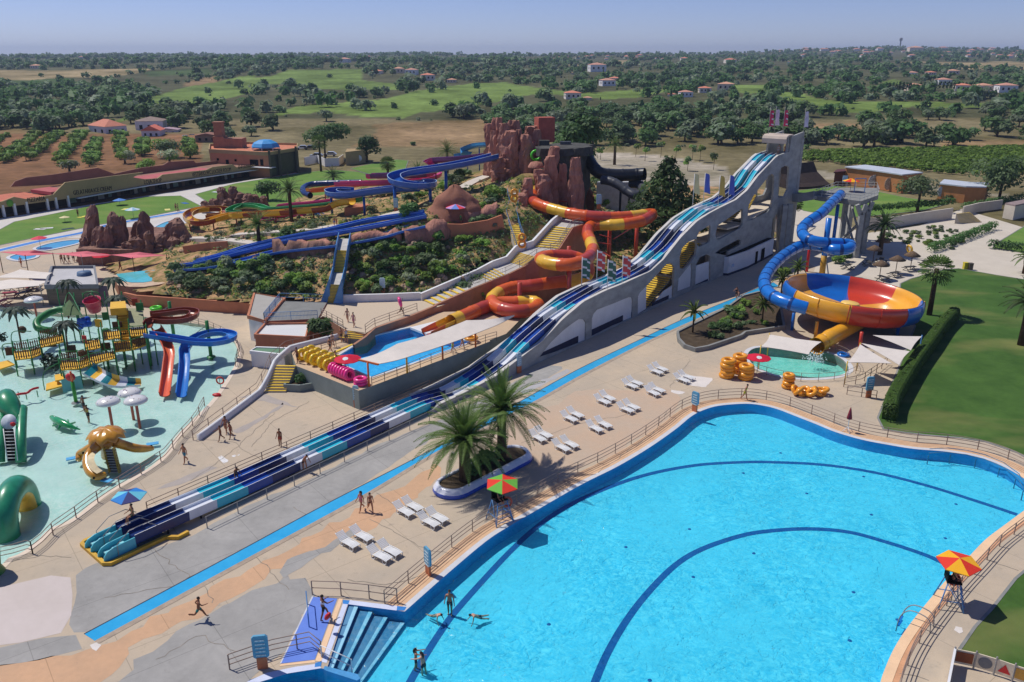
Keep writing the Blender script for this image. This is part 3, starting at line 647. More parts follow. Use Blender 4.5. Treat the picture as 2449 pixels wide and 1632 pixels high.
# ================================================================ THE LONG TWO-LANE SLIDE ON ITS CONCRETE FRAME
O0=Vector((2.93,85.3,0));DX=Vector((.774,1,0)).normalized();NX=Vector((-DX.y,DX.x,0))   # NX points to the far (left) side
def SP_(px,py,off=0.0):                    # pixel -> (s, z) on the upright plane at sideways offset off
 r=ray(px,py);o=O0+NX*off
 # solve cam + r t on plane: (P-o).NX = 0
 c=Vector((0,0,CH));t=(o-c).dot(NX)/r.dot(NX);p=c+r*t
 return ((p-o).dot(DX),p.z)
def S3(s,z,off=0.0):return O0+DX*s+NX*off+Vector((0,0,z))
RAILPX=[(332,1276),(420,1237),(585,1168),(746,1097),(932,1016),(1026,978),(1100,943),(1160,907),(1213,869),(1269,813),(1333,758),(1384,724),(1446,688),(1502,664),(1554,634),(1606,590),(1646,540),(1696,499),(1736,486),(1756,472),(1791,444),(1812,408),(1844,374),(1858,366)]
_sz=[SP_(a,b,.1) for a,b in RAILPX]
RS=[a for a,b in _sz];RZ=[b for a,b in _sz]
RZ[0:6]=[max(.95,z) for z in RZ[0:6]]
def rz_(s):return float(np.interp(s,RS,RZ))
def smooth_rz(s):return sum(rz_(s+k*.5) for k in (-2,-1,0,1,2))/5
S0,S1=RS[0]-.3,RS[-1]+.6
SS=np.arange(S0,S1,.45)
# colour repeat seen along the lanes, measured by the seams of the near lane
SEAM=[(326,1277),(430,1232),(440,1228),(1800,400)]
def seam_s(px,py):return SP_(px,py,.1)[0]
SEQ=['navy','white','turq','navy','white','turq','navy','white','turq','navy','white','turq','navy','white','turq','navy','white','turq','navy','white','turq','navy','white','turq','navy']
SEAMPX=[(445,1229),(520,1198),(587,1167),(714,1110),(772,1085),(828,1061),(932,1016),(980,997),(1026,978),(1098,945),(1130,925),(1150,912),(1210,870),(1243,840),(1268,815),(1332,757),(1360,740),(1384,724),(1446,688),(1470,678),(1500,664),(1553,634),(1574,617),(1592,603),(1640,548),(1662,528),(1696,499)]
COLS=['navy','white','turq','navy']
_seam=sorted(seam_s(*p) for p in SEAMPX)
def lanecol(s):
 i=int(np.searchsorted(_seam,s))
 # order going up: navy | white turq blue | navy ...
 k=i
 if s>_seam[-1]:
  q=(s-_seam[-1]);L=[('white',3.0),('turq',3.0),('blue',2.6),('navy',4.8),('turq',4.0),('white',3.4),('turq',3.0),('navy',9)]
  for c,l in L:
   if q<l:return c
   q -= l
  return 'navy'
 if k%3==0 and k>0:
  a,b=_seam[k-1],_seam[k] if k<len(_seam) else _seam[k-1]+8
  return 'blue' if s<a+(b-a)*.52 else 'navy'
 return ['navy','white','turq'][k%3]
CI={'navy':0,'blue':1,'turq':2,'white':3}
LANES=[M_NAVY,mat('royal_blue_fibreglass',(22,72,160),.3,.08,.7,.5),M_TURQ,M_WHT,M_WHITE]
ms=thing('racing_slide','long two-lane wavy slide in navy, turquoise and white bands running down its concrete frame','water slide',S3(S0,0,1.3))
def lane(o0,o1,nm):
 path=[S3(s,smooth_rz(s)-.72,(o0+o1)/2) for s in SS]
 h=(o1-o0)/2
 # u is to the right of travel (uphill): near side = +h
 prof=[(-h,.0),(-h,.72),(-h+.05,.72),(-h+.07,.58),(-h*.55,.5),(h*.55,.5),(h-.07,.58),(h-.05,.72),(h,.72),(h,0),(-h,0)]
 b=MB().sweep(path,prof,mfn=lambda i,j:4 if j in (1,7) else CI[lanecol(SS[i]+.2)],cap=True)
 return b.build(nm,LANES,ms)
lane(.1,.98,'lane');lane(1.86,2.74,'lane')
# black trestle under the low run
b=MB()
for s in np.arange(S0+2.4,SP_(1060,960)[0],2.6):
 for o in (.25,.85,2.0,2.6):b.bar(S3(s,0,o),S3(s,rz_(s)-.7,o),.09)
 b.bar(S3(s,rz_(s)-.78,.2),S3(s,rz_(s)-.78,2.65),.1)
b.build('trestle',M_BLACK,ms)
# run-out pods at the foot of each lane
for o in (.1,1.86):
 pd=MB();s=S0
 for k in (0,.80):
  q=[(s-2.1,.12),(s-2.25,.3),(s-2.2,.55),(s-1.95,.82),(s-1.5,.95),(s-.7,.98),(s,.98),(s,.15)]
  pd.wallpoly([(a,z) for a,z in q],[],S3(0,0,o+k),DX,.08,0)
 pd.add([S3(s-2.0,.3,o+.08),S3(s,.42,o+.08),S3(s,.42,o+.8),S3(s-2.0,.3,o+.8)],[(0,1,2,3)],0)
 for k,(zz,l) in enumerate(((.5,-1.75),(.58,-1.2),(.66,-.7))):
  pd.box(S3(s+l,zz,o+.44),(.5,.32,.14),rz=math.atan2(DX.y,DX.x)-math.pi/2,m=1)
 pd.build('run_out_seat',[mat('pale_turquoise',(92,190,204),.35,.06,1,.5),mat('light_aqua',(150,216,222),.4,.05,1)],ms)
for o in (.0,.98,1.8,2.78):
 h=MB();s=S0
 h.tube([S3(s-1.3,.2,o),S3(s-1.3,1.1,o),S3(s-.3,1.75,o),S3(s+.9,1.75,o),S3(s+1.6,1.2,o)],.028,6);h.build('grab_rail',M_STEEL,ms)
# top canopy over the start platform
TS=SP_(1853,379)[0]
# ---------------------------------------------------------------- concrete frame
fr=thing('slide_tower','tall grey concrete frame with arched openings carrying the long banded slide','tower',S3(30,0,1.5))
PARA=[(1050,979),(1100,955),(1160,914),(1188,899),(1244,857),(1295,818),(1345,765),(1396,722),(1446,697),(1491,679),(1555,650),(1587,621),(1628,569),(1667,530),(1698,510),(1721,498),(1760,479),(1787,456),(1814,420),(1853,379),(1862,372)]
OFF=-.35
pt=[SP_(a,b,OFF) for a,b in PARA]
pt=[(s,max(z,.55)) for s,z in pt]
topS=SP_(1862,600,OFF)[0];backS=SP_(1897,560,OFF)[0]
out=[(pt[0][0]-1.0,0)]+[(pt[0][0]-1.0,.3)]+pt+[(topS+.1,pt[-1][1]+.2),(topS+.4,pt[-1][1]+2.6)]+[(backS-.2,pt[-1][1]+3.0),(backS,pt[-1][1]+2.9),(backS,0)]
def arch(*pts,c='d1'):return [SP_(*p,OFF) for p in (N(c,*pts))]
H1=arch((462,1050),(560,925),(660,828),(740,765),(800,725),(845,728),(862,760),(858,905),(600,1005))
H2=arch((908,872),(912,720),(925,680),(955,645),(1100,590),(1225,538),(1255,540),(1262,570),(1255,712),(1080,785))
H3=arch((1302,690),(1304,530),(1320,500),(1390,430),(1480,330),(1550,255),(1590,250),(1615,280),(1612,350),(1604,540),(1440,610))
H4=arch((1652,500),(1650,330),(1670,150),(1690,100),(1740,60),(1800,60),(1800,110),(1790,200),(1755,250),(1755,460))
H4=[SP_(*p,OFF) for p in N('d1',(1660,290),(1658,200),(1680,120),(1730,70),(1800,40),(1808,90),(1795,180),(1760,235),(1700,300))]
H4b=[SP_(*p,OFF) for p in N('d1',(1640,492),(1650,380),(1760,245),(1765,300),(1758,448))]
H5=[SP_(*p,OFF) for p in N('d1',(1790,440),(1800,260),(1830,200),(1890,172),(1920,190),(1920,395))]
H6=[SP_(*p,OFF) for p in N('z3',(30,1300),(30,1210),(60,1150),(185,1070),(195,1090),(185,1260),(150,1290),(60,1330))]
H7=[SP_(*p,OFF) for p in N('z3',(250,1180),(275,1080),(560,880),(570,900),(570,1060),(540,1110),(300,1240),(260,1240))]
H8=[SP_(*p,OFF) for p in N('z3',(625,1020),(640,840),(700,720),(880,490),(915,470),(940,500),(930,700),(905,870),(860,920),(680,1010))]
H9=[SP_(*p,OFF) for p in N('z3',(985,620),(990,470),(1020,400),(1070,375),(1110,390),(1112,440),(1095,660),(1060,740),(985,760))]
H10=[SP_(*p,OFF) for p in N('z3',(245,1400),(330,1340),(520,1240),(545,1250),(545,1300),(400,1380),(390,1430))]
H11=[SP_(*p,OFF) for p in N('z3',(600,1210),(680,1120),(790,1060),(860,1020),(885,1060),(880,1170),(800,1180),(640,1250))]
H12=[SP_(*p,OFF) for p in N('z3',(905,1190),(925,1000),(960,945),(982,960),(985,1000),(978,1390),(925,1400))]
for H in (H1,H2,H3,H4b,H5,H12):
 for i,(s,z) in enumerate(H):H[i]=(s,max(.02,z))
wallm=MB().wallpoly(out,[H1,H2,H3,H4,H4b,H5,H6,H7,H8,H9,H10,H12],O0+NX*OFF,DX,.3)
M_FRAME=mat('board_marked_concrete',(176,177,173),.9,.09,.45,.15,.12,rgb2=(142,143,140),mapsc=(1,1,2.2))
wallm.build('side_wall',M_FRAME,fr)
wallf=MB().wallpoly(out,[H1,H2,H3,H4,H5,H6,H7,H8,H9,H12],O0+NX*3.25,DX,.3);wallf.build('side_wall',M_FRAME,fr)
M_CAP=mat('pale_concrete_cap',(206,202,194),.85,.05,1)
for o in (OFF-.02,3.23):
 b=MB().sweep([S3(s,z,o+.17) for s,z in resample([Vector((a,z,0)) for a,z in pt],.8) and [(v.x,v.y) for v in resample([Vector((a,z,0)) for a,z in pt],.8)]],[(-.2,0),(-.2,.07),(.2,.07),(.2,0)],cap=True);b.build('parapet_cap',M_CAP,fr)
# deck under the lanes
b=MB().sweep([S3(s,smooth_rz(s)-1.05,1.45) for s in SS if s>pt[1][0]],[(-1.75,0),(1.75,0),(1.75,-.25),(-1.75,-.25)],pclosed=True);b.build('slide_deck',M_FRAME,fr)
# white infill panels with navy plinths
def panel(H,nm='infill_panel',inset=.16):
 o=fr;b=MB().wallpoly(H,[],O0+NX*(OFF+inset),DX,.08);b.build(nm,M_WHITE,o)
for H in (H1,H2):panel(H)
H3w=[SP_(*p,OFF) for p in N('d1',(1302,690),(1304,530),(1320,500),(1385,438),(1380,640),(1345,660))];panel(H3w)
H3v=[SP_(*p,OFF) for p in N('d1',(1450,590),(1530,490),(1604,440),(1600,545))];panel(H3v)
panel(H4b)
H5w=[SP_(*p,OFF) for p in N('d1',(1790,440),(1797,275),(1918,235),(1915,395))];panel(H5w)
def plinth(a,b_,h,c='d1'):
 s0=SP_(*N(c,a),OFF)[0];s1=SP_(*N(c,b_),OFF)[0]
 q=MB().wallpoly([(s0,0),(s1,0),(s1,h),(s0,h)],[],O0+NX*(OFF+.10),DX,.05);q.build('plinth',mat('dark_navy_plinth',(26,34,66),.6,.06,1),fr)
plinth((456,1085),(800,935),.95);plinth((905,880),(1180,760),.95);plinth((1430,625),(1570,560),.8);plinth((1790,455),(1905,410),.5);plinth((1640,535),(1700,510),.5);plinth((1253,712),(1293,690),.8)
# inner floors and yellow stair flights
def slab(s0,z0,s1,z1,nm='landing',m=None,th=.25,o0=0,o1=3.2):
 q=MB().add([S3(s0,z0,o0),S3(s1,z1,o0),S3(s1,z1,o1),S3(s0,z0,o1),S3(s0,z0-th,o0),S3(s1,z1-th,o0),S3(s1,z1-th,o1),S3(s0,z0-th,o1)],[(0,1,2,3),(7,6,5,4),(0,4,5,1),(1,5,6,2),(2,6,7,3),(3,7,4,0)])
 return q.build(nm,m or mat('sandy_landing',(212,196,172),.85,.05,1),fr)
def flight(s0,z0,s1,z1,o0=.3,o1=3.0):
 n=max(3,round(abs(z1-z0)/.19));q=MB()
 for i in range(n):
  a,c=s0+(s1-s0)*i/n,s0+(s1-s0)*(i+1)/n;z=z0+(z1-z0)*(i+1)/n
  q.prism([S3(a,0,o0),S3(c,0,o0),S3(c,0,o1),S3(a,0,o1)],z-.3,z-.06,1,bottom=True);q.prism([S3(a,0,o0-.01),S3(c,0,o0-.01),S3(c,0,o1+.01),S3(a,0,o1+.01)],z-.06,z,0)
 return q.build('stair_flight',[M_YEL,mat('stair_grey',(120,116,108),.85)],fr)
zs=[('d1',(1400,640)),('d1',(1560,440))]
a=SP_(*N('d1',(1385,640)),0);c=SP_(*N('d1',(1605,360)),0)
flight(a[0],.05,c[0],c[1]-.3)
e=SP_(*N('d1',(1790,190)),0);slab(c[0],c[1]-.3,SP_(*N('d1',(1640,330)),0)[0],c[1]-.3)
P6,P7,P8=SP_(*N('z3',(100,1290)),0),SP_(*N('z3',(250,1230)),0),SP_(*N('z3',(560,1090)),0)
flight(SP_(*N('d1',(1640,330)),0)[0],c[1]-.3,P6[0],P6[1])
slab(P6[0],P6[1],P7[0]+1.5,P6[1]+.1)
slab(P7[0]+1.5,P6[1]+.1,P8[0],P8[1]-.25)
flight(SP_(*N('z3',(455,1020)),1.0)[0],SP_(*N('z3',(455,1020)),1.0)[1],SP_(*N('z3',(560,900)),1.0)[0],SP_(*N('z3',(560,900)),1.0)[1],1.2,3.1)
slab(SP_(*N('z3',(390,1075)),0)[0],SP_(*N('z3',(470,1080)),0)[1],SP_(*N('z3',(600,1080)),0)[0],SP_(*N('z3',(600,1050)),0)[1])
q0,q1=SP_(*N('z3',(640,900)),1.5),SP_(*N('z3',(740,720)),1.5);flight(q0[0],q0[1],q1[0],q1[1],1.6,3.1)
q0,q1=SP_(*N('z3',(625,1010)),0),SP_(*N('z3',(900,850)),0);slab(q0[0],q0[1],q1[0]+.4,q1[1]);slab(q1[0]+.4,q1[1],backS,q1[1])
# back piers and the head of the tower
zt=pt[-1][1]
for o in (OFF+.05,3.2):
 b=MB().box(S3(backS-.5,(zt+2)/2,o+.15),(1.2,.5,zt+2),rz=math.atan2(DX.y,DX.x));b.build('pier',M_FRAME,fr)
slab(topS-.4,zt-.5,backS,zt-.5,'start_platform',M_CONC,.3)
b=MB()
rp=[(topS-2.2,zt+2.35),(topS-1.9,zt+2.75),(topS-1.2,zt+2.95),(topS+1.0,zt+2.95),(topS+1.0,zt+2.7),(topS-1.2,zt+2.7),(topS-1.7,zt+2.5),(topS-1.9,zt+1.6),(topS-2.2,zt+1.6)]
b.wallpoly(rp,[],O0+NX*-.4,DX,4.1);b.build('canopy_roof',mat('sandy_roof',(196,180,164),.85,.06,1),fr)
for o in (-.2,3.1):MB().box(S3(topS-.6,zt+1.1,o+.1),(.4,.3,3.2),rz=math.atan2(DX.y,DX.x)).build('canopy_post',M_FRAME,fr)
b=MB()
for z in (.45,.9):b.bar(S3(topS+.6,zt-.5+z,OFF+.15),S3(backS,zt-.5+z,OFF+.15),.06)
for s in np.linspace(topS+.8,backS-.2,4):b.bar(S3(s,zt-.5,OFF+.15),S3(s,zt+.4,OFF+.15),.05)
b.build('guard_rail',M_WHITE,fr)
for k,(s,o) in enumerate(((topS-1.0,3.2),(topS+1.6,3.2),(topS+1.0,1.5),(backS-.3,-.2))):
 col=('magenta','white','magenta','white')[k]
 f=thing('feather_flag','%s feather flag %s of the slide tower roof'%(('magenta','white','magenta','white')[k],('at the outer left corner','beside the middle magenta flag','in the middle','at the outer right corner')[k]),'flag',S3(s,zt+2.9,o),'flags on the slide tower')
 p=S3(s,zt+2.9-(2.4 if k==3 else 0),o);hgt=4.4
 MB().tube([p,p+Vector((0,0,hgt+(2.0 if k==3 else 0)))],.04,6).build('flag_pole',M_STEEL,f)
 zb=p.z+(2.0 if k==3 else 0)+1.2;g=MB();n=12;vs=[]
 for i in range(n+1):
  t=i/n;z=zb+2.6*t;wv=.12*math.sin(t*9+k)
  wd=(.72-.2*t) if t<.9 else .55
  vs+=[p+Vector((.05,wv*.3,z-p.z)),p+Vector((.05+wd*.5,wv+.08,z-p.z+.08)),p+Vector((.05+wd,-wv,z-p.z+.02))]
 g.add(vs,[(3*i+j,3*i+j+1,3*i+j+4,3*i+j+3) for i in range(n) for j in (0,1)],[1 if (col=='magenta' and i%4==1 and j) else 0 for i in range(n) for j in (0,1)],True)
 g.build('flag_cloth',[mat('flag_'+col,(212,60,104) if col=='magenta' else (222,216,232),.7,.04,2),M_WHITE],f)
# stepped yellow kerb and slab at the foot
kb=thing('foot_platform','grey slab with a thick yellow kerb round the foot of the long slide','platform',S3(S0-2.5,0,1.4))
KP=[W(*p) for p in N('z1',(1860,905),(1690,995),(1480,995),(1450,1005),(1100,1170),(535,1445),(425,1445),(48,1110),(100,1060),(230,1000))]
MB().poly([W(*p,.03) for p in N('z1',(70,1110),(120,1060),(230,1010),(800,750),(1400,850),(1460,1000),(1100,1165),(530,1435),(430,1435))],z=.03).build('slab',mat('grey_slab',(150,148,146),.9,.08,.8,rgb2=(126,124,122)),kb)
MB().sweep(KP,[(-.13,0),(-.13,.26),(.13,.26),(.13,0)]).build('kerb',mat('ochre_kerb',(222,174,52),.6,.1,1.5,rgb2=(190,146,48)),kb)
MB().sweep(WW(N('z1',(120,1080),(480,1390))),[(-.08,.035),(.08,.035)]).build('drain_slot',M_DARK,kb)
# four banner flags beside the slide
for k,(x,y,hp,c) in enumerate(((823,440,240,'green'),(952,380,240,'coral'),(1041,470,250,'green'),(1167,425,240,'coral'))):
 px,py=N('d1',(x,y));s,z=SP_(px,py,3.1 if k in (0,1) else-.2);p=S3(s,z,3.1 if k in (0,1) else-.2)
 dd=(p-Vector((0,0,CH))).length;H=hp/3.564*dd/1973*1.03
 f=thing('feather_flag','%s wave-striped flag, %s along the orange tube slide'%(c,('lowest','second from the bottom','third from the bottom','highest')[k]),'flag',p,'striped flags along the slide')
 MB().tube([p-Vector((0,0,.5)),p+Vector((0,0,H))],.045,6).build('flag_pole',M_WHITE,f)
 n=10;vs=[]
 for i in range(n+1):
  t=i/n;zz=H-.1-2.5*(1-t);wv=.1*math.sin(t*8+k*2)
  vs+=[p+Vector((.06,0,zz)),p+Vector((.6,wv,zz-.1)),p+Vector((1.0-.1*abs(t-.5),-wv,zz-.25))]
 MB().add(vs,[(3*i+j,3*i+j+1,3*i+j+4,3*i+j+3) for i in range(n) for j in (0,1)],[1 if (i+j)%4==1 else 0 for i in range(n) for j in (0,1)],True).build('flag_cloth',[mat('flag_'+c,(66,112,96) if c=='green' else (212,84,84),.7,.05,2),M_WHITE],f)
for k,(x,y,c) in enumerate(((1908,780,'pale yellow'),(2005,770,'blue'),(2140,800,'yellow'),(2230,790,'blue'))):
 px,py=N('e7',(x,y));yb=N('e7',(x,y+110))[1];s,z=SP_(px,yb,3.3 if k<2 else-.1);p=S3(s,z,3.3 if k<2 else-.1);H=4.6
 f=thing('feather_flag','%s feather flag %s at the upper slide dip'%(c,('at the far left end','second','third','at the right end')[k]),'flag',p,'flags at the upper dip')
 MB().tube([p,p+Vector((0,0,H))],.04,6).build('flag_pole',M_WHITE,f)
 n=8;vs=[]
 for i in range(n+1):
  t=i/n;zz=H-2.8*(1-t);wv=.1*math.sin(t*7+k);vs+=[p+Vector((.05,0,zz)),p+Vector((.5,wv,zz-.1)),p+Vector((.95-.3*t,-wv,zz-.3))]
 MB().add(vs,[(3*i+j,3*i+j+1,3*i+j+4,3*i+j+3) for i in range(n) for j in (0,1)],0,True).build('flag_cloth',mat('flag_'+c.replace(' ','_'),{'pale yellow':(226,214,160),'blue':(92,110,200),'yellow':(222,190,96)}[c],.7,.05,2),f)
# white kiosk block against the frame, with doors
kx=thing('kiosk_block','low white kiosk building with dark doors against the slide tower','building',W(*N('d1',(2080,320))))
KB=[W(*p) for p in N('e8',(0,1285),(65,1290),(215,1235),(300,1190),(410,1135))]
tops=2.9
back=[p+NX*2.6 for p in KB]
MB().prism(KB+back[::-1],0,tops,0).build('wall',M_WHITE,kx)
MB().prism([p+(KB[0]-KB[1]).normalized()*0+NX*.25 for p in KB]+[p-NX*.25 for p in back[::-1]],tops+.004,tops+.03,0).build('roof',M_DARK,kx)
MB().sweep([p-NX*.03 for p in KB],[(.02,0),(.02,.35),(-.02,.35),(-.02,0)]).build('plinth',mat('dark_navy_plinth',(26,34,66)),kx)
for a,b2 in (((275,1205),(290,1196)),((318,1182),(343,1168)),((197,1240),(213,1232))):
 p0,p1=W(*N('e8',a)),W(*N('e8',b2));n=NX*-.04
 q=MB().add([p0+n,p1+n,p1+n+Vector((0,0,2.1)),p0+n+Vector((0,0,2.1))],[(0,1,2,3)]);q.add([p0-n,p1-n,p1-n+Vector((0,0,2.1)),p0-n+Vector((0,0,2.1))],[(3,2,1,0)]);q.build('door',M_DARK,kx)
for a in ((120,1165),(95,1215),(240,1130),(395,1020)):
 p=W(*N('e8',(a[0],a[1]+80)));p=p+NX*-.06+Vector((0,0,1.7));MB().box(p,(.9,.03,.5),rz=math.atan2(DX.y,DX.x)).build('sign_panel',mat('faint_blue_sign',(176,196,222),.6),kx)
# bridge from the tower to the bowl slide tower
# ================================================================ BOWL SLIDE, ITS TOWER, LANDING AREA
BC=Vector((42.2,98.4,4.4));BR=7.9
BT=Matrix.Rotation(R(4.5),3,'Y')
bs=thing('bowl_slide','big bowl slide with blue, red and yellow wedges on posts above a teal pool','water slide',(BC.x,BC.y,0))
def bsec(a):
 a=(a+23)%360
 for lo,hi,c in ((3,48,1),(48,93,2),(93,138,0),(138,183,1),(183,219,0),(219,269,1),(269,319,2),(319,363,0)):
  if lo<=a<hi:return c
 return 0
BM=[mat('bowl_blue',(28,104,190),.28,.06,.5,.5,coat=.3),mat('bowl_yellow',(240,172,48),.28,.06,.5,.5,coat=.3),mat('bowl_red',(206,66,44),.28,.06,.5,.5,coat=.3),M_DARK]
prof=[(.5,-1.95),(1.5,-1.95),(4,-2.0),(6.0,-1.98),(6.8,-1.8),(7.3,-1.35),(7.55,-.7),(7.75,0),(7.85,.05),(8.0,.05),(8.15,-.1),(8.3,-.6),(8.28,-1.2),(8.05,-1.8),(7.55,-2.35),(6.9,-2.6),(6.0,-2.75),(3.0,-2.9)]
b=MB().lathe([(r,z+.0) for r,z in prof],BC,96,sm=True,mfn=lambda i,j:bsec((i+.5)*360/96),M=BT)
b.build('bowl',BM,bs)
b=MB()
for a in (196,221,246,271,296,318,340):
 ar=R(a);pts=[BC+BT@Vector((r*1.008*math.cos(ar),r*1.008*math.sin(ar),z)) for r,z in prof[9:16]]
 b=MB().tube(pts,.045,6);b.build('joint_rib',BM[bsec(a+1)],bs)
MB().tube([BC+BT@Vector((7.95*math.cos(a),7.95*math.sin(a),.02)) for a in np.linspace(0,2*math.pi,72,endpoint=False)],.07,6,closed=True).build('rim',mat('dark_rim',(70,60,60),.5),bs)
MB().lathe([(0,-1.5),(1.0,-1.53),(1.12,-1.63),(1.12,-2.1)],BC,24,M=BT).build('centre_cone',mat('pale_yellow_fibreglass',(246,204,104),.35,.05,1),bs)
for i,(px,py,c) in enumerate(((1949,812,1),(2055,838,2),(1894,790,0),(2145,806,0),(2075,770,0),(1990,770,0))):
 p=W(px,py);top=2.2 if i in (0,1,2,3) else 1.6
 MB().tube([p,p+Vector((0,0,top))],.2,10).build('support_post',BM[c],bs)
MB().tube(smoothpath([Vector((42.6,96.6,1.75)),Vector((41.4,94.2,1.6)),W(1985,808,1.35),W(1968,818,1.05),W(1952,828,.95)],5),.92,20,cap=False,rfn=lambda i:.98 if i%5==0 else .9).build('exit_tube',[mat('bowl_yellow',(240,172,48))],bs)
TB=[(2010,466,9.9),(1990,485,9.5),(1965,510,8.9),(1938,528,8.2),(1920,545,7.6),(1921,562,7.1),(1940,575,6.8),(1975,581,6.5),(2012,583,6.2),(2034,586,6.0),(2028,596,5.85),(1995,597,5.75),(1960,588,5.7),(1925,586,5.6),(1895,598,5.45),(1862,622,5.15),(1838,650,4.9),(1828,675,4.65),(1836,698,4.45),(1860,715,4.3),(1895,728,4.1),(1930,738,3.8)]
bt=thing('tube_slide','blue enclosed tube slide winding from the tower down into the bowl','water slide',W(1966,655))
TP=resample(smoothpath([W(a,b_,z) for a,b_,z in TB],6),.18)
M_TUBE=mat('bright_blue_fibreglass',(26,116,204),.26,.06,.6,.5,coat=.3)
MB().tube(TP,.78,20,rfn=lambda i:.83 if i%14==0 else .78,mfn=lambda i,k:1 if i%14 in (0,13) else 0).build('tube',[M_TUBE,mat('dark_blue_joint',(14,60,124),.35)],bt)
p=W(1966,655);MB().tube([p,p+Vector((0,0,8.6))],.42,14,mfn=lambda i,k:0).build('support_post',M_TUBE,bt)
MB().tube([p,p+Vector((0,0,2.9))],.435,14).build('post_sleeve',mat('ochre_sleeve',(198,150,50),.5),bt)
p=W(1929,650);MB().tube([p,p+Vector((0,0,5.0))],.22,10).build('support_post',M_RED,bt)
p=W(1990,600);MB().tube([p,p+Vector((0,0,8.0))],.3,10).build('support_post',M_TUBE,bt)
p=W(1945,585);MB().bar(p+Vector((0,0,3)),W(1925,560,6.5),.12).build('brace',M_STEEL,bt)
# tower: platform on concrete legs with cross braces
tw=thing('start_tower','concrete tower with flared legs and railed platform where the blue tube begins','tower',W(2045,612))
FLT=9.3
legs=[W(2046,616),W(2062,606),W(2010,585),W(2026,570)]
for i,p in enumerate(legs):
 q=MB().box(p+Vector((0,0,3.6)),(.75,.75,7.2));q.bar(p+Vector((0,0,6.8)),p+Vector(((-.9 if i in (0,1) else .9),0,8.8)),.6);q.bar(p+Vector((0,0,6.8)),p+Vector(((.5 if i in (0,1) else-.5),0,8.8)),.6);q.build('leg',M_FRAME,tw)
for a,c in ((0,2),(1,3)):
 A,B=legs[a],legs[c]
 MB().bar(A+Vector((0,0,.8)),B+Vector((0,0,6)),.3).build('brace',M_FRAME,tw);MB().bar(A+Vector((0,0,6)),B+Vector((0,0,.8)),.3).build('brace',M_FRAME,tw)
PLT=[W(a,b_,FLT) for a,b_ in N('e8',(790,680),(1095,716),(1230,668),(1215,612),(900,610),(740,672))]
MB().prism(PLT,FLT-.75,FLT,0,bottom=True).build('platform',M_CONC,tw)
r_=MB()
for z in (.5,1.0):r_.tube([p+Vector((0,0,z)) for p in PLT],.05,5,closed=True)
for p in resample(PLT,1.6,True):r_.bar(p,p+Vector((0,0,1.0)),.05)
r_.build('guard_rail',mat('pale_rail',(196,196,192),.5),tw)
u=W(*N('e8',(1010,640)),FLT)
def parasol(loc,rad,h,cols,label,group=None,drop=.32,n=8,nm='parasol',mast=True,tilt=0,base=0):
 t=thing(nm,label,'parasol',loc,group);loc=Vector(loc);M=Matrix.Rotation(R(tilt),3,'X')
 if mast:MB().tube([loc,loc+Vector((0,0,h))],.035,6).build('mast',M_STEEL,t)
 vs=[loc+Vector((0,0,h))]+[loc+Vector((0,0,h))+M@Vector((rad*math.cos(2*math.pi*(i+.5)/n),rad*math.sin(2*math.pi*(i+.5)/n),-rad*drop)) for i in range(n)]
 vs+=[v+Vector((0,0,-.05)) for v in vs]
 g=MB().add(vs,[(0,1+i,1+(i+1)%n) for i in range(n)]+[(n+1,n+2+(i+1)%n,n+2+i) for i in range(n)]+[(1+i,n+2+i,n+2+(i+1)%n,1+(i+1)%n) for i in range(n)],[i%len(cols) for i in range(n)]*3)
 g.build('canopy',[mat('canopy_%d_%d_%d'%c,c,.7,.04,2,.2) for c in cols],t)
 if base:MB().lathe([(base,0),(base,.08),(.06,.12)],loc,12).build('base',M_CONC,t)
 return t
C_R,C_Y,C_G,C_B,C_LB,C_DB=(222,60,44),(242,176,40),(110,180,70),(46,130,205),(110,196,214),(62,66,120)
parasol(u,1.45,2.3,[C_R,C_Y],'red and yellow parasol on the platform of the blue tube tower')
bd=W(*N('e8',(965,600)),FLT);s_=thing('notice_board','pale blue framed board standing on the blue tube tower platform','sign',bd)
MB().box(bd+Vector((0,0,1.3)),(.9,.08,1.2)).build('panel',mat('pale_blue_board',(170,206,220),.5),s_);MB().bar(bd-Vector((.3,0,0)),bd+Vector((-.3,0,.8)),.06).build('leg',M_STEEL,s_);MB().bar(bd+Vector((.3,0,0)),bd+Vector((.3,0,.8)),.06).build('leg',M_STEEL,s_)
fr_=W(*N('e8',(1080,650)),FLT);s_=thing('entry_arch','blue metal gate frame on the tube tower platform','gate',fr_)
for x in (-.9,.9):MB().bar(fr_+Vector((x,0,0)),fr_+Vector((x,0,2.4)),.1).build('upright',M_BRAIL,s_)
MB().bar(fr_+Vector((-.95,0,2.45)),fr_+Vector((.95,0,2.45)),.12).build('crossbar',M_BRAIL,s_)
# footbridge from slide tower to tube tower
br=thing('footbridge','grey concrete footbridge between the long slide frame and the blue tube tower','bridge',W(1900,600))
B0,B1=S3(backS-1.0,SP_(*N('z3',(1000,830)),OFF)[1],.2),W(*N('e8',(760,680)),FLT-.3)
P1=W(*N('e8',(640,700)),8.2)
MB().sweep([B0,P1,B1,B1.lerp(PLT[0],.6)],[(-1.1,0),(-1.1,1.0),(-.95,1.0),(-.95,.1),(.95,.1),(.95,1.0),(1.1,1.0),(1.1,-.4),(-1.1,-.4)],pclosed=True,cap=True).build('deck',M_FRAME,br)
for q in ((470,1105),(510,1095)):
 p=W(*N('e8',q));MB().box(p+Vector((0,0,4)),(.8,.8,8)).build('pier',M_FRAME,br)
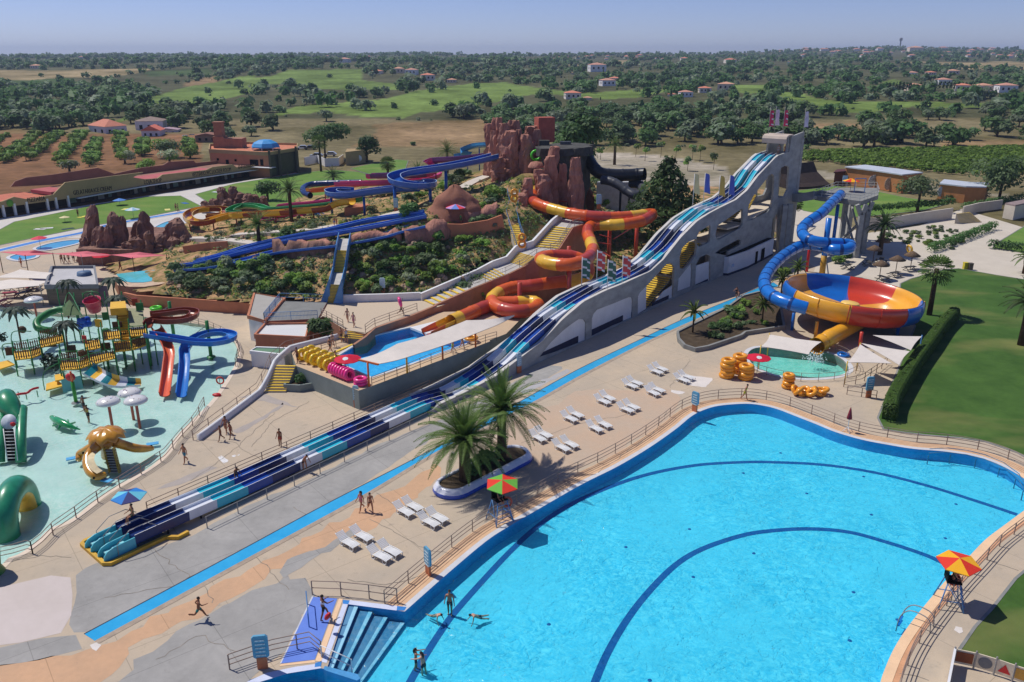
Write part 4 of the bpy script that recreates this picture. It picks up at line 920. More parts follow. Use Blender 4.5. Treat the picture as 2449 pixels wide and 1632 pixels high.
# hedge
hp=N('d4',(1735,655),(1640,745),(1540,880),(1430,1020),(1330,1170),(1235,1330),(1215,1420))
M_HEDGE=leafmat('hedge_leaf',(86,118,48),(52,80,32),.1)
hg=thing('clipped_hedge','long clipped green hedge curving between the landing pool and the lawn','hedge',W(*hp[3]))
P=resample(smoothpath(WW(hp),4),.6)
P=[p+Vector((.9,-.55,0)) for p in P]
MB().sweep(P,[(-.62,0),(-.68,1.0),(-.58,1.55),(-.4,1.7),(.4,1.7),(.58,1.55),(.68,1.0),(.62,0)],cap=True).build('clipped_body',mat('hedge_body',(60,84,34),.9,.25,2,.1,.6),hg)
# shade sails
M_SAIL=mat('cream_sail_cloth',(226,216,204),.8,.04,1,.15)
def sail(px,zs,label,m=None,group=None,posts=(),nm='shade_sail',sag=.12,pm=None):
 C=[W(p[0],p[1],z) for p,z in zip(px,zs)];n=len(C);t=thing(nm,label,'shade sail',Vector((sum(c.x for c in C)/n,sum(c.y for c in C)/n,0)),group)
 k=8;cen=sum(C,Vector())/n;b=MB();V=[]
 edge=[]
 for i in range(n):
  a,c=C[i],C[(i+1)%n]
  for j in range(k):
   s=j/k;q=a.lerp(c,s);edge.append(q.lerp(cen,.30*s*(1-s)) if sag else q)
 rings=4
 for r in range(rings):
  f=1-r/rings
  V+=[cen.lerp(e,f)-Vector((0,0,0)) for e in edge]
 V.append(cen);m_=len(edge);F=[]
 for r in range(rings-1):
  for i in range(m_):F.append((r*m_+i,r*m_+(i+1)%m_,(r+1)*m_+(i+1)%m_,(r+1)*m_+i))
 for i in range(m_):F.append(((rings-1)*m_+i,(rings-1)*m_+(i+1)%m_,rings*m_))
 b.add(V,F,0,True);o=len(b.v);b.add([v-Vector((0,0,.03)) for v in V],[f[::-1] for f in F],0,True)
 b.build('cloth',m or M_SAIL,t)
 for i in posts:MB().tube([Vector((C[i].x,C[i].y,0)),C[i]+Vector((0,0,.15))],.06,8).build('post',pm or M_STEEL,t)
 return t
sail(N('d4',(388,775),(790,832),(690,930),(322,868)),(3.2,3.0,2.3,2.6),'wide cream four-cornered sail over the far edge of the teal landing pool',posts=(0,3),pm=M_YEL)
sail(N('d4',(1185,780),(1565,790),(1480,898)),(3.4,2.6,2.6),'upper cream triangular sail beside the hedge under the bowl',group='triangular sails by the hedge',posts=(1,),pm=M_BRAIL)
sail(N('d4',(1095,842),(1472,905),(1390,1012)),(3.0,2.5,2.2),'middle cream triangular sail pointing at the hedge',group='triangular sails by the hedge',posts=())
sail(N('d4',(1088,850),(1335,1000),(990,992)),(3.0,2.2,2.4),'lower cream triangular sail nearest the teal pool',group='triangular sails by the hedge',posts=(0,2),pm=M_YEL)
# planted island with kerb in front of the tube
IS=N('d1',(1640,860),(1650,920),(1700,975),(1790,1005),(1900,985),(2181,890))+N('d4',(200,780),(500,735),(470,560),(420,470),(300,470),(180,500),(60,590))
isl=WW(IS)
b=MB().poly(isl,z=.32,m=0);b.sweep([Vector((p.x,p.y,0)) for p in isl],[(-.15,0),(-.15,.5),(.15,.5),(.15,0)],closed=True,m=1)
struct(b,'planting_bed',[mat('dark_bed_soil',(84,72,58),.95,.2,1.5,.1,.5),M_CONC])
# ================================================================ THINGS ON AND ROUND THE HILL
def ground(x,y):
 fx=[p.x for p in FRONT];fy=[p.y for p in FRONT]
 return hz(x,y) if y>np.interp(x,fx,fy) else 0.0
def P3(c,pts):return [W(*N(c,(a,b)),z) for a,b,z in pts]
def uprof(w,d,n=8):
 return [(-w/2-.06,d),(-w/2,d)]+[(-w/2*math.cos(math.pi*i/n),d*.55*(1-math.sin(math.pi*i/n))) for i in range(n+1)]+[(w/2,d),(w/2+.06,d)]+[(w/2*math.cos(math.pi*i/n)*1.08,d*.55*(1-math.sin(math.pi*i/n))-.06) for i in range(n+1)]
def bands(P,cols,L):
 acc=[0.0]
 for a,b in zip(P,P[1:]):acc.append(acc[-1]+(b-a).length)
 return [cols[int(acc[i]/L)%len(cols)] for i in range(len(P))]
def props(P,every,m,t,r=.12,base=None,drop=.1):
 acc=0
 for a,b in zip(P,P[1:]):
  acc+=(b-a).length
  if acc>every:
   acc=0;g=ground(b.x,b.y) if base is None else base
   if b.z-drop-g>.5:MB().tube([Vector((b.x,b.y,g-.2)),Vector((b.x,b.y,b.z-drop))],r,8).build('support_post',m,t)
def flume(nm,label,pts,w,d,mats,cols,L,post=None,every=7,step=.5,rimm=None,r=.12,group=None):
 P=resample(smoothpath(pts,6),step);cb=bands(P,cols,L)
 g=P[0];t=thing(nm,label,'water slide',Vector((g.x,g.y,ground(g.x,g.y))),group)
 k=len(uprof(w,d))
 MB().sweep(P,uprof(w,d),mfn=lambda i,j:cb[i],pclosed=True,sm=False).build('trough',mats,t)
 for s in (-1,1):MB().sweep(P,[(s*(w/2+.03)-.05,d),(s*(w/2+.03)-.05,d+.05),(s*(w/2+.03)+.05,d+.05),(s*(w/2+.03)+.05,d)],pclosed=True).build('rim',rimm or mats[0],t)
 if post:props(P,every,post,t,r)
 return t,P
def tubeslide(nm,label,pts,r,mats,cols,L,post=None,every=8,step=.22,jm=None,t=None):
 P=resample(smoothpath(pts,6),step);cb=bands(P,cols,L)
 jb=[i>0 and cb[i] != cb[i-1] for i in range(len(P))]
 t=t or thing(nm,label,'water slide',Vector((P[-1].x,P[-1].y,ground(P[-1].x,P[-1].y))))
 rf=[r*1.07 if (i%11==0) else r for i in range(len(P))]
 MB().tube(P,r,18,cap=False,rfn=lambda i:rf[i],mfn=lambda i,k:cb[i]).build('tube',mats,t)
 if post:props(P,every,post,t,.2,None,r)
 return t,P
# ---- terracotta retaining wall
rw=[W(*p) for p in ((300,726),(330,733),(400,738),(505,745),(600,752),(640,742))]
one(MB().sweep(rw,[(.12,-.1),(.12,1.55),(-.18,1.55),(-.18,-.1)],cap=True),'retaining_wall',M_TERRA,'long low terracotta retaining wall behind the splash pool deck','wall')
# ---- terrace block with railed roof, corrugated tray and green roof
tb=thing('terrace_block','white and terracotta service block with railed grey roof terrace below the stairs','building',W(650,850))
def block(c,pts,z,nm,mtop,mside,z0=0,par=0,mpar=None):
 P=[W(*N(c,p),z) for p in pts];b=MB().prism(P,z0,z,0,1);b.build(nm,[mtop,mside],tb)
 if par:MB().sweep(P,[(-.14,-.3),(-.14,par),(.14,par),(.14,-.3)],closed=True,pclosed=True).build('parapet',mpar or mside,tb)
 return P
block('c4',[(120,700),(172,508),(430,552),(262,742)],3.0,'roof',mat('grey_roofing',(170,166,158),.9,.05,1),M_WHITE,0,.12,M_TERRA)
PA=block('c4',[(258,742),(395,570),(790,582),(712,722)],2.9,'terrace',mat('dark_terrace',(132,132,128),.9,.08,.8),M_TERRA)
PB=block('c4',[(178,868),(265,772),(640,768),(610,890)],2.5,'roof',mat('corrugated_white',(214,214,212),.6,.06,1.5,mapsc=(.2,6,1)),M_TERRA,1.0,.22,M_TERRA)
block('c4',[(140,1000),(190,968),(490,978),(425,1032)],1.75,'green_roof',mat('green_felt',(104,140,112),.9,.06),M_WHITE,0,.1,M_WHITE)
block('c4',[(180,950),(270,850),(640,850),(605,965)],1.2,'base',M_DARK,M_DARK)
def railing(P,h,m,nm='railing',t=None,label=None,every=1.6,bars=2,r=.03,closed=False,group=None,cat='railing',fine=0,z0=0):
 b=MB();P=[Vector(p) for p in P];up=Vector((0,0,1))
 rr=MB()
 for k in range(bars):rr.tube([p+up*(h*(k+1)/bars+z0) for p in P],r,5,closed=closed)
 Q=resample(P,every,closed)
 if t is None and label:t=thing(nm,label,cat,P[len(P)//2],group)
 rr.build('rail',m,t)
 if fine:
  for q in resample(P,fine,closed):b.bar(q+up*.08,q+up*h,.02)
 if len(Q)<=90:
  for q in Q:MB().bar(q-up*.05,q+up*h,r*2.0).build('post',m,t)
 else:
  for q in Q:b.bar(q-up*.05,q+up*h,r*2.0)
 if b.v:b.build('balusters' if fine else 'posts',m,t)
 return t
railing([PA[0],PA[1]],1.0,M_BRAIL,t=tb,every=2.5,fine=.16);railing([PA[0],PA[3]],1.0,M_BRAIL,t=tb,every=2.5,fine=.16);railing([PA[1],PA[2]],1.0,M_BRAIL,t=tb,every=2.5)
# ---- raised orange-slide pool deck
DZ=2.0
DK=[W(*N('c4',p),DZ) for p in ((530,1125),(700,1190),(1060,1335),(1150,1305),(2000,985),(2181,915))]+[W(*N('d1',p),DZ) for p in ((40,905),(180,850),(330,700),(420,600))]+[W(*N('c4',p),DZ) for p in ((1950,660),(1755,665),(1500,760),(1190,830),(1010,945),(880,895),(480,985))]
PW=smoothpath([W(*N('c4',p),DZ) for p in ((832,1072),(1000,970),(1225,858),(1500,798),(1640,838),(1800,880),(2010,915),(1980,935),(1600,1075),(1172,1222))],1,True)
dk=MB().poly(DK,[PW],z=DZ)
n=len(DK);dk.add([(p.x,p.y,0) for p in DK]+[(p.x,p.y,DZ) for p in DK],[(i,(i+1)%n,n+(i+1)%n,n+i) for i in range(n)],1)
M_DKW=mat('grey_green_render',(132,142,138),.85,.08,.6,.2,.05)
struct(dk,'upper_deck',[mat('sandy_deck',(204,178,146),.85,.07,.5,.2,rgb2=(190,166,138)),M_DKW])
b=MB().poly(PW,z=1.0);m_=len(PW);b.add([(p.x,p.y,1.0) for p in PW]+[(p.x,p.y,DZ) for p in PW],[((i+1)%m_,i,m_+i,m_+(i+1)%m_) for i in range(m_)],1)
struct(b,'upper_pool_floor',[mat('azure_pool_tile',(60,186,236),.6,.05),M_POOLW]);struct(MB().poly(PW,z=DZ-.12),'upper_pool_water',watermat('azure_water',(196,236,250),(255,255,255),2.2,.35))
MB_=MB().sweep(PW,[(-.3,.0),(-.3,.05),(.05,.05),(.05,-.1)],closed=True);struct(MB_,'upper_pool_rim',M_COPE)
lg=[W(*N('c4',p),DZ+.25) for p in ((1500,795),(1640,850),(1900,790),(2000,735),(1890,690),(1750,735))]
struct(MB().prism(lg,DZ,DZ+.25),'exit_ledge',M_WHITE)
one(MB().sweep([W(*N('c4',p),DZ) for p in ((1010,945),(760,1055))],[(-.15,0),(-.15,.1),(.15,.1),(.15,0)],cap=True),'deck_kerb',M_YEL,'yellow kerb along the upper pool walkway','kerb')
# rail along the slide-side edge of the deck
railing([W(*N('c4',p),DZ) for p in ((1175,1300),(1500,1175),(1640,1115),(1860,1030),(2150,930))]+[W(*N('d1',p),DZ) for p in ((100,905),)],1.0,M_RAIL,'deck_railing',label='thin brown railing along the outer edge of the upper pool deck',bars=3,every=1.7)
railing([W(*N('c4',p),DZ) for p in ((745,1000),(990,920))],.95,M_RAIL,'walkway_railing',label='short brown railing beside the upper pool walkway',bars=3,every=2)
# long cream awning over the deck
aw=thing('shade_awning','long cream fabric awning on orange posts beside the upper pool','awning',W(*N('c4',(1500,1200)),DZ))
A=[W(*N('c4',p),z) for p,z in (((1060,1068),4.55),((1390,935),4.95),((1980,735),4.95))]+[W(*N('d1',(250,690)),4.7)]
Bq=[W(*N('c4',p),z) for p,z in (((1230,1108),4.5),((1560,1022),4.35),((2140,815),4.35))]+[W(*N('d1',(60,790)),4.5)]
Bq[3]=W(*N('d1',(245,700)),4.4)
q=MB();nn=8;vs=[]
for i in range(3):
 for k in range(nn+(1 if i==2 else 0)):
  t_=k/nn;vs+=[A[i].lerp(A[i+1],t_)-Vector((0,0,.18*math.sin(math.pi*t_))),Bq[i].lerp(Bq[i+1],t_)-Vector((0,0,.1*math.sin(math.pi*t_)))]
m_=len(vs)//2;q.add(vs,[(2*i,2*i+1,2*i+3,2*i+2) for i in range(m_-1)],0,True);q.add([Vector(v)-Vector((0,0,.05)) for v in vs],[(2*i+2,2*i+3,2*i+1,2*i) for i in range(m_-1)],0,True)
q.build('canopy',M_SAIL,aw)
M_OPOST=mat('orange_post_paint',(214,112,54),.45,.06,1,.4)
for i,(x,y) in enumerate(((1150,1300),(1475,1185),(1778,1070),(2058,965))):
 p=W(*N('c4',(x,y)),DZ);MB().tube([p,p+Vector((0,0,2.5))],.1,8).build('post',[M_OPOST,M_YFIB][i==1],aw)
MB().bar(A[0]-Vector((0,0,.06)),Bq[0]-Vector((0,0,.06)),.16).build('end_beam',M_OPOST,aw)
# ---- stairs
def stairflight(nm,label,L0,R0,L1,R1,n,mats=None,solid=True,t=None,pn='flight'):
 t=t or thing(nm,label,'stairs',(L0+R0)/2)
 b=MB()
 for i in range(n):
  a,c=i/n,(i+1)/n;z=L0.z+(L1.z-L0.z)*(i+1)/n
  q=[L0.lerp(L1,a),R0.lerp(R1,a),R0.lerp(R1,c),L0.lerp(L1,c)]
  b.prism(q,(0 if solid else z-.5),z-.05,1);b.prism(q,z-.05,z,0)
 b.build(pn,mats or [M_YEL,M_ST],t);return t
M_ST=mat('stair_concrete',(186,176,160),.85,.06,1)
stairflight('yellow_stairs','yellow-edged stairs rising from the deck beside the small planted bed',*[W(*N('c4',p),z) for p,z in (((262,1352),0),((440,1352),0),((368,1116),2.0),((528,1120),2.0))],10)
stairflight('yellow_stairs','short yellow stairs from the upper pool walkway to the paved terrace',*[W(*N('c4',p),z) for p,z in (((880,893),2.0),((1085,905),2.0),((965,822),2.7),((1118,842),2.7))],4)
PLAT=[W(*N('c4',p),2.7) for p in ((712,722),(790,588),(930,588),(1300,580),(1620,568),(1705,612),(1830,590),(1500,700),(1190,805),(1115,850),(960,825),(760,700))]
b=MB().prism(PLAT,0,2.7,0,1);struct(b,'upper_terrace',[mat('terrace_paving',(196,178,154),.85,.06,.4,rgb2=(196,178,154)),mat('brown_retaining_render',(176,130,106),.9,.1,.5,.15,.2)])
railing([W(*N('c4',p),2.7) for p in ((745,700),(830,745),(930,800))],.95,M_RAIL,'terrace_railing',label='brown railing at the terrace edge above the round bush',bars=3,every=1.4)
railing([W(*N('c4',p),2.7) for p in ((1120,840),(1190,790),(1310,745),(1560,655))],.95,M_RAIL,'terrace_railing',label='brown railing along the terrace edge above the upper pool',bars=3,every=2.2)
wk=[W(*p) if len(p)==3 else p for p in ((476,1053,.0),(560,990,.0),(627,939,0),(645,905,1.0),(660,868,2.0),(695,838,2.0),(760,822,2.0),(808,810,2.0))]
one(MB().sweep(resample(wk,1.0),[(-.2,0),(-.18,.5),(0,.6),(.18,.5),(.2,0)],cap=True,sm=True),'stair_kerb_wall',M_WHITE,'low rounded white wall climbing beside the yellow stairs','wall')
railing([p+Vector((-.5,0,0)) for p in wk],1.0,M_RAIL,'stair_railing',label='thin railing outside the low rounded white stair wall',bars=2,every=2.4)
WS=[(('c4',(1615,570)),('c4',(1700,610)),2.7),(('c4',(1925,435)),('c4',(2008,474)),3.75),(('d1',(-45,362)),('d1',(45,402)),4.05),(('d1',(90,290)),('d1',(188,346)),4.9),(('d1',(215,245)),('d1',(330,277)),5.2),(('d1',(292,156)),('d1',(440,197)),6.5),(('d1',(430,112)),('d1',(622,128)),6.75),(('e7',(640,1078)),('e7',(795,1098)),8.4),(('e7',(720,1012)),('e7',(935,1052)),8.5)]
Lw=[W(*N(*a),z) for a,b_,z in WS];Rw=[W(*N(*b_),z) for a,b_,z in WS]
ws=thing('wide_stairs','broad stairs with yellow nosings climbing the hill beside the orange tube slide','stairs',(Lw[0]+Rw[0])/2)
nst=[6,0,5,0,8,0,10,0]
for i,k in enumerate(nst):
 b=MB();z0=0
 if k==0:b.add([Lw[i],Rw[i],Rw[i+1],Lw[i+1]],[(0,1,2,3)]);b.add([Rw[i],Rw[i+1],Vector((Rw[i+1].x,Rw[i+1].y,0)),Vector((Rw[i].x,Rw[i].y,0))],[(0,3,2,1)]);b.build('landing',mat('landing_grey',(192,188,182),.85,.05,1),ws)
 else:
  for j in range(k):
   a,c=j/k,(j+1)/k;z=Lw[i].z+(Lw[i+1].z-Lw[i].z)*(j+1)/k
   q=[Lw[i].lerp(Lw[i+1],a),Rw[i].lerp(Rw[i+1],a),Rw[i].lerp(Rw[i+1],c),Lw[i].lerp(Lw[i+1],c)];b.prism(q,0,z,1)
   e=min(1,a+(c-a)*(.3 if k<7 else .62));q=[Lw[i].lerp(Lw[i+1],a-.004),Rw[i].lerp(Rw[i+1],a-.004),Rw[i].lerp(Rw[i+1],e),Lw[i].lerp(Lw[i+1],e)];b.prism(q,z-.1,z+.012,0)
  b.build('flight',[M_YEL,mat('landing_grey',(192,188,182),.85)],ws)
lw=[W(*N('c4',(910,585)),2.7),W(*N('c4',(1300,575)),2.7),W(*N('c4',(1590,562)),2.7)]+[p+Vector((-.15,.1,0)) for p in Lw]
MB().sweep(lw,[(.0,-2.5),(.0,.95),(-.35,.95),(-.35,-2.5)],cap=True).build('side_wall',M_WHITE,ws)
rwz=[Vector((p.x,p.y,p.z)) for p in [W(*N('c4',(1010,948)),2.2),W(*N('c4',(1110,880)),2.75),W(*N('c4',(1190,805)),2.75),W(*N('c4',(1500,700)),2.75),W(*N('c4',(1710,612)),2.75)]+Rw]
b=MB();vs=[]
for p in rwz:vs+=[p+Vector((0,0,.12)),Vector((p.x,p.y,0))]
vs2=[v+Vector((.25,-.2,0)) for v in vs];m_=len(rwz)
b.add(vs+vs2,[(2*i,2*i+1,2*i+3,2*i+2) for i in range(m_-1)]+[(2*m_+2*i+1,2*m_+2*i,2*m_+2*i+2,2*m_+2*i+3) for i in range(m_-1)]+[(2*i,2*i+2,2*m_+2*i+2,2*m_+2*i) for i in range(m_-1)])
b.build('retaining_wall',[mat('brown_retaining_render',(176,130,106))],ws)
railing([p+Vector((-.1,.1,0)) for p in Rw[1:]],1.0,M_STEEL,t=ws,every=3,fine=.25)
# blue-sided stairs
BSN=[((795,590),(905,592),2.7),((825,430),(917,432),5.1),((853,327),(942,329),5.3),((880,137),(970,140),7.9),((900,38),(988,40),8.3)]
Lb=[W(*N('c4',a),z) for a,b_,z in BSN];Rb=[W(*N('c4',b_),z) for a,b_,z in BSN]
bst=thing('blue_stairs','straight yellow-edged stairs between blue side panels climbing the planted slope','stairs',(Lb[0]+Rb[0])/2)
for i,k in enumerate((13,0,15,0)):
 b=MB()
 if k==0:b.add([Lb[i],Rb[i],Rb[i+1],Lb[i+1]],[(0,1,2,3)]);b.build('landing',mat('landing_grey',(192,188,182)),bst)
 else:
  for j in range(k):
   a,c=j/k,(j+1)/k;z=Lb[i].z+(Lb[i+1].z-Lb[i].z)*(j+1)/k
   q=[Lb[i].lerp(Lb[i+1],a),Rb[i].lerp(Rb[i+1],a),Rb[i].lerp(Rb[i+1],c),Lb[i].lerp(Lb[i+1],c)];b.prism(q,z-.8,z-.07,1);b.prism(q,z-.07,z,0)
  b.build('flight',[M_YEL,mat('stair_khaki_riser',(150,138,84),.85)],bst)  # yellow treads over duller, darker khaki risers
for S,o in ((Lb,-.08),(Rb,.08)):MB().sweep(S,[(o-.05,-.35),(o-.05,.85),(o+.05,.85),(o+.05,-.35)],cap=True).build('side_panel',M_BRAIL,bst)
# upper winding stairs
US=[(('e7',(238,622)),('e7',(378,626)),12.0),(('e7',(222,700)),('e7',(340,705)),11.2),(('e7',(205,790)),('e7',(320,800)),10.8),(('e7',(225,900)),('e7',(305,905)),10.0),(('e7',(195,1000)),('e7',(290,1000)),9.3),(('e7',(235,1130)),('e7',(325,1130)),8.2),(('e7',(290,1290)),('e7',(385,1280)),6.9)]
Lu=[W(*N(*a),z) for a,b_,z in US];Ru=[W(*N(*b_),z) for a,b_,z in US]
us=thing('winding_stairs','narrow yellow stairs with blue handrails winding down from the rock tower','stairs',(Lu[-1]+Ru[-1])/2)
for i,k in enumerate((6,0,6,0,8,9)):
 b=MB();k=k or 1
 for j in range(k):
  a,c=j/k,(j+1)/k;z=Lu[i].z+(Lu[i+1].z-Lu[i].z)*(j+.5)/k;q=[Lu[i].lerp(Lu[i+1],a),Ru[i].lerp(Ru[i+1],a),Ru[i].lerp(Ru[i+1],c),Lu[i].lerp(Lu[i+1],c)]
  b.prism(q,z-1.2,z-.06,1);b.prism(q,z-.06,z,0)
 b.build('flight' if k>1 else 'landing',[M_YEL if k>1 else mat('landing_grey',(192,188,182)),M_ST],us)
railing(Lu[2:],1.0,M_BRAIL,t=us,every=2.5);railing(Ru[2:],1.0,M_BRAIL,t=us,every=2.5)
b=MB().sweep([W(*N('e7',p),z) for p,z in (((845,735),7.6),((905,840),6.4),((960,930),5.2))],[(-.9,0),(.9,0),(.9,-.4),(-.9,-.4)],pclosed=True)
stairflight('rock_stairs','yellow stairs beside a sloping terracotta wall below the dark cave',*[W(*N('e7',p),z) for p,z in (((960,930),5.6),((1000,925),5.6),((840,735),9.0),((905,735),9.0))],14,solid=False)
b=MB();q=[W(*N('e7',p),z) for p,z in (((880,645),11.2),((930,720),10.0),((990,840),8.0),((988,920),6.2))]
vs=[]
for p in q:vs+=[p+Vector((.3,0,.6)),Vector((p.x+.3,p.y,p.z-3)),p+Vector((-.05,.1,.6)),Vector((p.x-.05,p.y+.1,p.z-3))]
b.add(vs,[f for i in range(3) for f in ((4*i,4*i+4,4*i+5,4*i+1),(4*i+2,4*i+3,4*i+7,4*i+6),(4*i,4*i+2,4*i+6,4*i+4))]);one(b,'stair_wall',M_TERRA,'sloping terracotta wall on the right of the rock stairs','wall')
# ---- orange tube slide
OT=P3('e7',[(480,585,11.6),(462,625,11.4),(450,700,11.1),(442,780,10.8),(440,835,10.6),(475,872,10.4),(560,905,10.2),(660,935,10.0),(770,962,9.8),(900,982,9.7),(1050,996,9.6),(1200,1000,9.5),(1340,992,9.4),(1470,975,9.3),(1525,968,9.2),(1530,985,9.1),(1440,1035,8.9),(1250,1065,8.7),(1080,1070,8.5),(985,1075,8.4),(950,1110,8.2),(945,1160,8.0),(970,1220,7.8)])
OT+=P3('d1',[(905,90,7.7),(918,135,7.55),(890,195,7.4),(820,238,7.3),(720,262,7.2),(600,258,7.1),(510,238,7.05),(475,215,7.0),(505,196,7.0),(600,186,6.95),(740,192,6.8),(840,232,6.2),(885,295,5.2),(860,360,4.3),(760,395,3.8),(640,408,3.7),(500,425,3.6),(380,442,3.5),(270,450,3.4),(170,475,3.3),(90,520,3.2),(60,565,3.1),(85,610,3.0),(170,645,2.95),(290,660,2.9),(400,645,2.85),(455,610,2.8),(400,580,2.8),(260,585,2.8),(120,590,2.75)])
OT+=P3('c4',[(2150,620,2.75),(2060,655,2.75),(1960,700,2.75),(1850,745,2.7)])
OM=[M_ORANGE,M_YFIB,M_ORRED]
ot,OP=tubeslide('tube_slide','long tube slide banded orange, yellow and red winding down into the upper pool',OT,.82,OM,[0,1,0,2],3.3)
q=[W(*N('c4',p),z) for p,z in (((1855,750),2.5),((1760,795),2.45),((1640,855),2.2))]
MB().sweep(q,[(-.8,.5),(-.7,0),(-.35,-.25),(.35,-.25),(.7,0),(.8,.5),(.75,.5),(.6,.05),(.3,-.18),(-.3,-.18),(-.6,.05),(-.75,.5)],mfn=lambda i,j:[1,0][i],pclosed=True).build('exit_chute',OM,ot)
for (x0,y0,c,zt_,zb) in ((820,1000,'e7',9.0,3.6),(1150,1050,'e7',8.6,3.2),(1400,1040,'e7',8.2,3.2)):
 p=W(*N(c,(x0,y0)),zt_);MB().tube([Vector((p.x,p.y,zb-1)),p+Vector((0,0,1.4 if x0==820 else-.3))],.3,12).build('support_post',M_OPOST2 if False else M_ORRED,ot)
for (x0,y0) in ((295,600),(720,300),(715,160)):
 hh_={295:2.4,720:6.6,715:6.3}[x0];p=W(*N('d1',(x0,y0)),hh_);MB().tube([Vector((p.x,p.y,0)),p+Vector((0,0,2.8 if x0==295 else .9))],.28,12).build('support_post',M_ORRED,ot)
p=W(*N('e7',(820,860)),9.6);MB().bar(p,W(*N('e7',(560,840)),9.8),.18).build('brace',M_ORRED,ot)
for a,c in (((1180,1200,6.5),(1400,1070,8)),((1030,1230,6.3),(1160,1250,6.3)),((1050,1160,6.8),(1160,1190,6.5)),((1050,1300,5.5),(1150,1360,5.2))):MB().bar(*[W(*N('e7',q_[:2]),q_[2]) for q_ in (a,c)],.12).build('brace',M_ORRED,ot)
# ---- blue hillside flumes
M_BF=mat('strong_blue_fibreglass',(46,106,204),.3,.07,.6,.5,coat=.2)
for k,(pts,w_,lift,lab) in enumerate(((((1015,522),(885,542),(794,562),(690,583),(600,604),(540,622),(470,640)),1.1,.5,'upper of the three straight blue flumes running down the planted hill'),(((1020,533),(893,556),(802,573),(700,590),(610,610),(545,626),(470,646),(425,652)),1.1,.5,'middle of the three straight blue flumes running down the planted hill'),(((1012,553),(955,566),(911,580),(800,598),(742,605),(660,616),(590,634),(500,650),(432,655)),2.4,.35,'widest and lowest of the three blue flumes, bright blue and nearly flat'))):
 H_=[HG(*p) for p in pts];zs_=np.linspace(H_[0].z+lift,2.6,len(H_));H_=[Vector((p.x,p.y,max(p.z+lift,2.6))) for p in H_]
 flume('hill_flume',lab,H_,w_,.55 if k<2 else .4,[M_BF],[0],5,M_BF,9,rimm=mat('pale_blue_rim',(120,170,226),.4),group=None)
sp=[W(*N('c1',p),2.1) for p in ((990,340),(1200,315),(1450,295),(1530,310),(1500,350),(1330,395),(1220,412),(1120,412),(1040,400))]
b=MB().prism([W(*N('c1',p),2.4) for p in ((960,330),(1200,300),(1480,285),(1570,300),(1530,365),(1350,410),(1230,428),(1100,428),(1000,415))],0,2.05,0,1);struct(b,'runout_pool_wall',[mat('sandy_coping',(206,178,150),.8),mat('brown_retaining_render',(176,130,106))])
struct(MB().poly(sp,z=2.09),'runout_pool_water',mat('turquoise_pool',(92,200,208),.1,.08,.4,.6,.12,bscale=2))
# ================================================================ ARTIFICIAL ROCKS AND THE UPPER SLIDES
M_ROCK=mat('painted_rock',(196,142,122),.9,.22,.9,.15,1.0,rgb2=(138,94,82),bscale=1.6,mapsc=(1,1,.35))
M_ROCKD=mat('dark_brown_rock',(162,124,108),.9,.22,.9,.15,1.0,rgb2=(104,78,70),bscale=1.6,mapsc=(1,1,.35))
M_BROCK=mat('black_rock',(92,92,86),.9,.2,.6,.15,.6,rgb2=(62,63,60),bscale=1)
def pillar(base,top,r,seed,m,t,nm='rock_pillar',taper=.55,seg=13,rings=13,jit=.16):
 rr=random.Random(seed);base,top=Vector(base),Vector(top);vs=[];fs=[]
 ph=[1.0]*seg
 for i in range(rings+1):
  t_=i/rings;c=base.lerp(top,t_)+Vector((rr.uniform(-1,1),rr.uniform(-1,1),0))*r*.10
  s=r*(1.25-.25*t_)*(1-(1-taper)*t_**2.2)
  if i==rings:s *= .45+.45*(taper>.6)
  for k in range(seg):
   a=2*math.pi*k/seg+.2*math.sin(i*.8+seed);q=s*(.95+.55*noise.noise((math.cos(a)*1.7+seed,math.sin(a)*1.7,t_*1.6))+.30*noise.noise((math.cos(a)*4.5,math.sin(a)*4.5+seed,t_*5)))*(1+rr.uniform(-jit,jit)*.5)
   vs.append(c+Vector((math.cos(a)*q,math.sin(a)*q*.8,rr.uniform(-.12,.12)*r)))
 for i in range(rings):
  for k in range(seg):fs.append((i*seg+k,i*seg+(k+1)%seg,(i+1)*seg+(k+1)%seg,(i+1)*seg+k))
 fs.append(tuple(rings*seg+k for k in range(seg)))
 return MB().add(vs,fs,0,False).build(nm,m,t)
def spikes(c,lst,d0,t,m,zb=0,tp_=.55):
 for i,(bx,by,tx,ty,hw) in enumerate(lst):
  q=N(c,(bx,by));s=CR[c][2]
  g=W(q[0],q[1],zb) if d0 is None else None
  if d0 is not None:
   p=WD(q[0],q[1],d0[i] if isinstance(d0,(list,tuple)) else d0);g=Vector((p.x,p.y,zb))
  tp=WD(*N(c,(tx,ty)),g.y)
  r=hw/s*g.length/1973
  pillar(g-Vector((0,0,.5)),tp,r*(1.32 if tp_>.6 else 1.05),i*7+len(lst),m,t,taper=tp_)
# tall rock tower
rt=thing('rock_tower','cluster of tall reddish rock pillars with steps between them at the top of the hill','rock formation',WD(*N('e7',(240,560)),143))
spikes('e7',[(40,440,45,140,34),(95,520,115,85,46),(85,430,80,200,36),(150,540,170,140,46),(215,570,250,205,52),(120,600,120,450,44),(290,330,255,110,52),(385,590,375,240,40),(330,420,310,190,34),(420,330,430,165,60),(470,330,480,190,34),(300,500,310,330,30),(205,600,215,420,40)],[146,146,145,143,142,140,147,141,146,148,147,148,141],rt,M_ROCK,11.2,.8)
p=WD(*N('e7',(545,300)),149);MB().box((p.x,p.y,p.z+2.0),(3.0,2.4,4.2),rz=.3).build('brick_stack',mat('brick_red_block',(176,98,84),.9,.12,1.2,.15,.3),rt)
b=MB()
for i in range(9):b.box(WD(*N('e7',(300-i*3,580-i*9)),141.5+i*.3),(2.2,.35,.2))
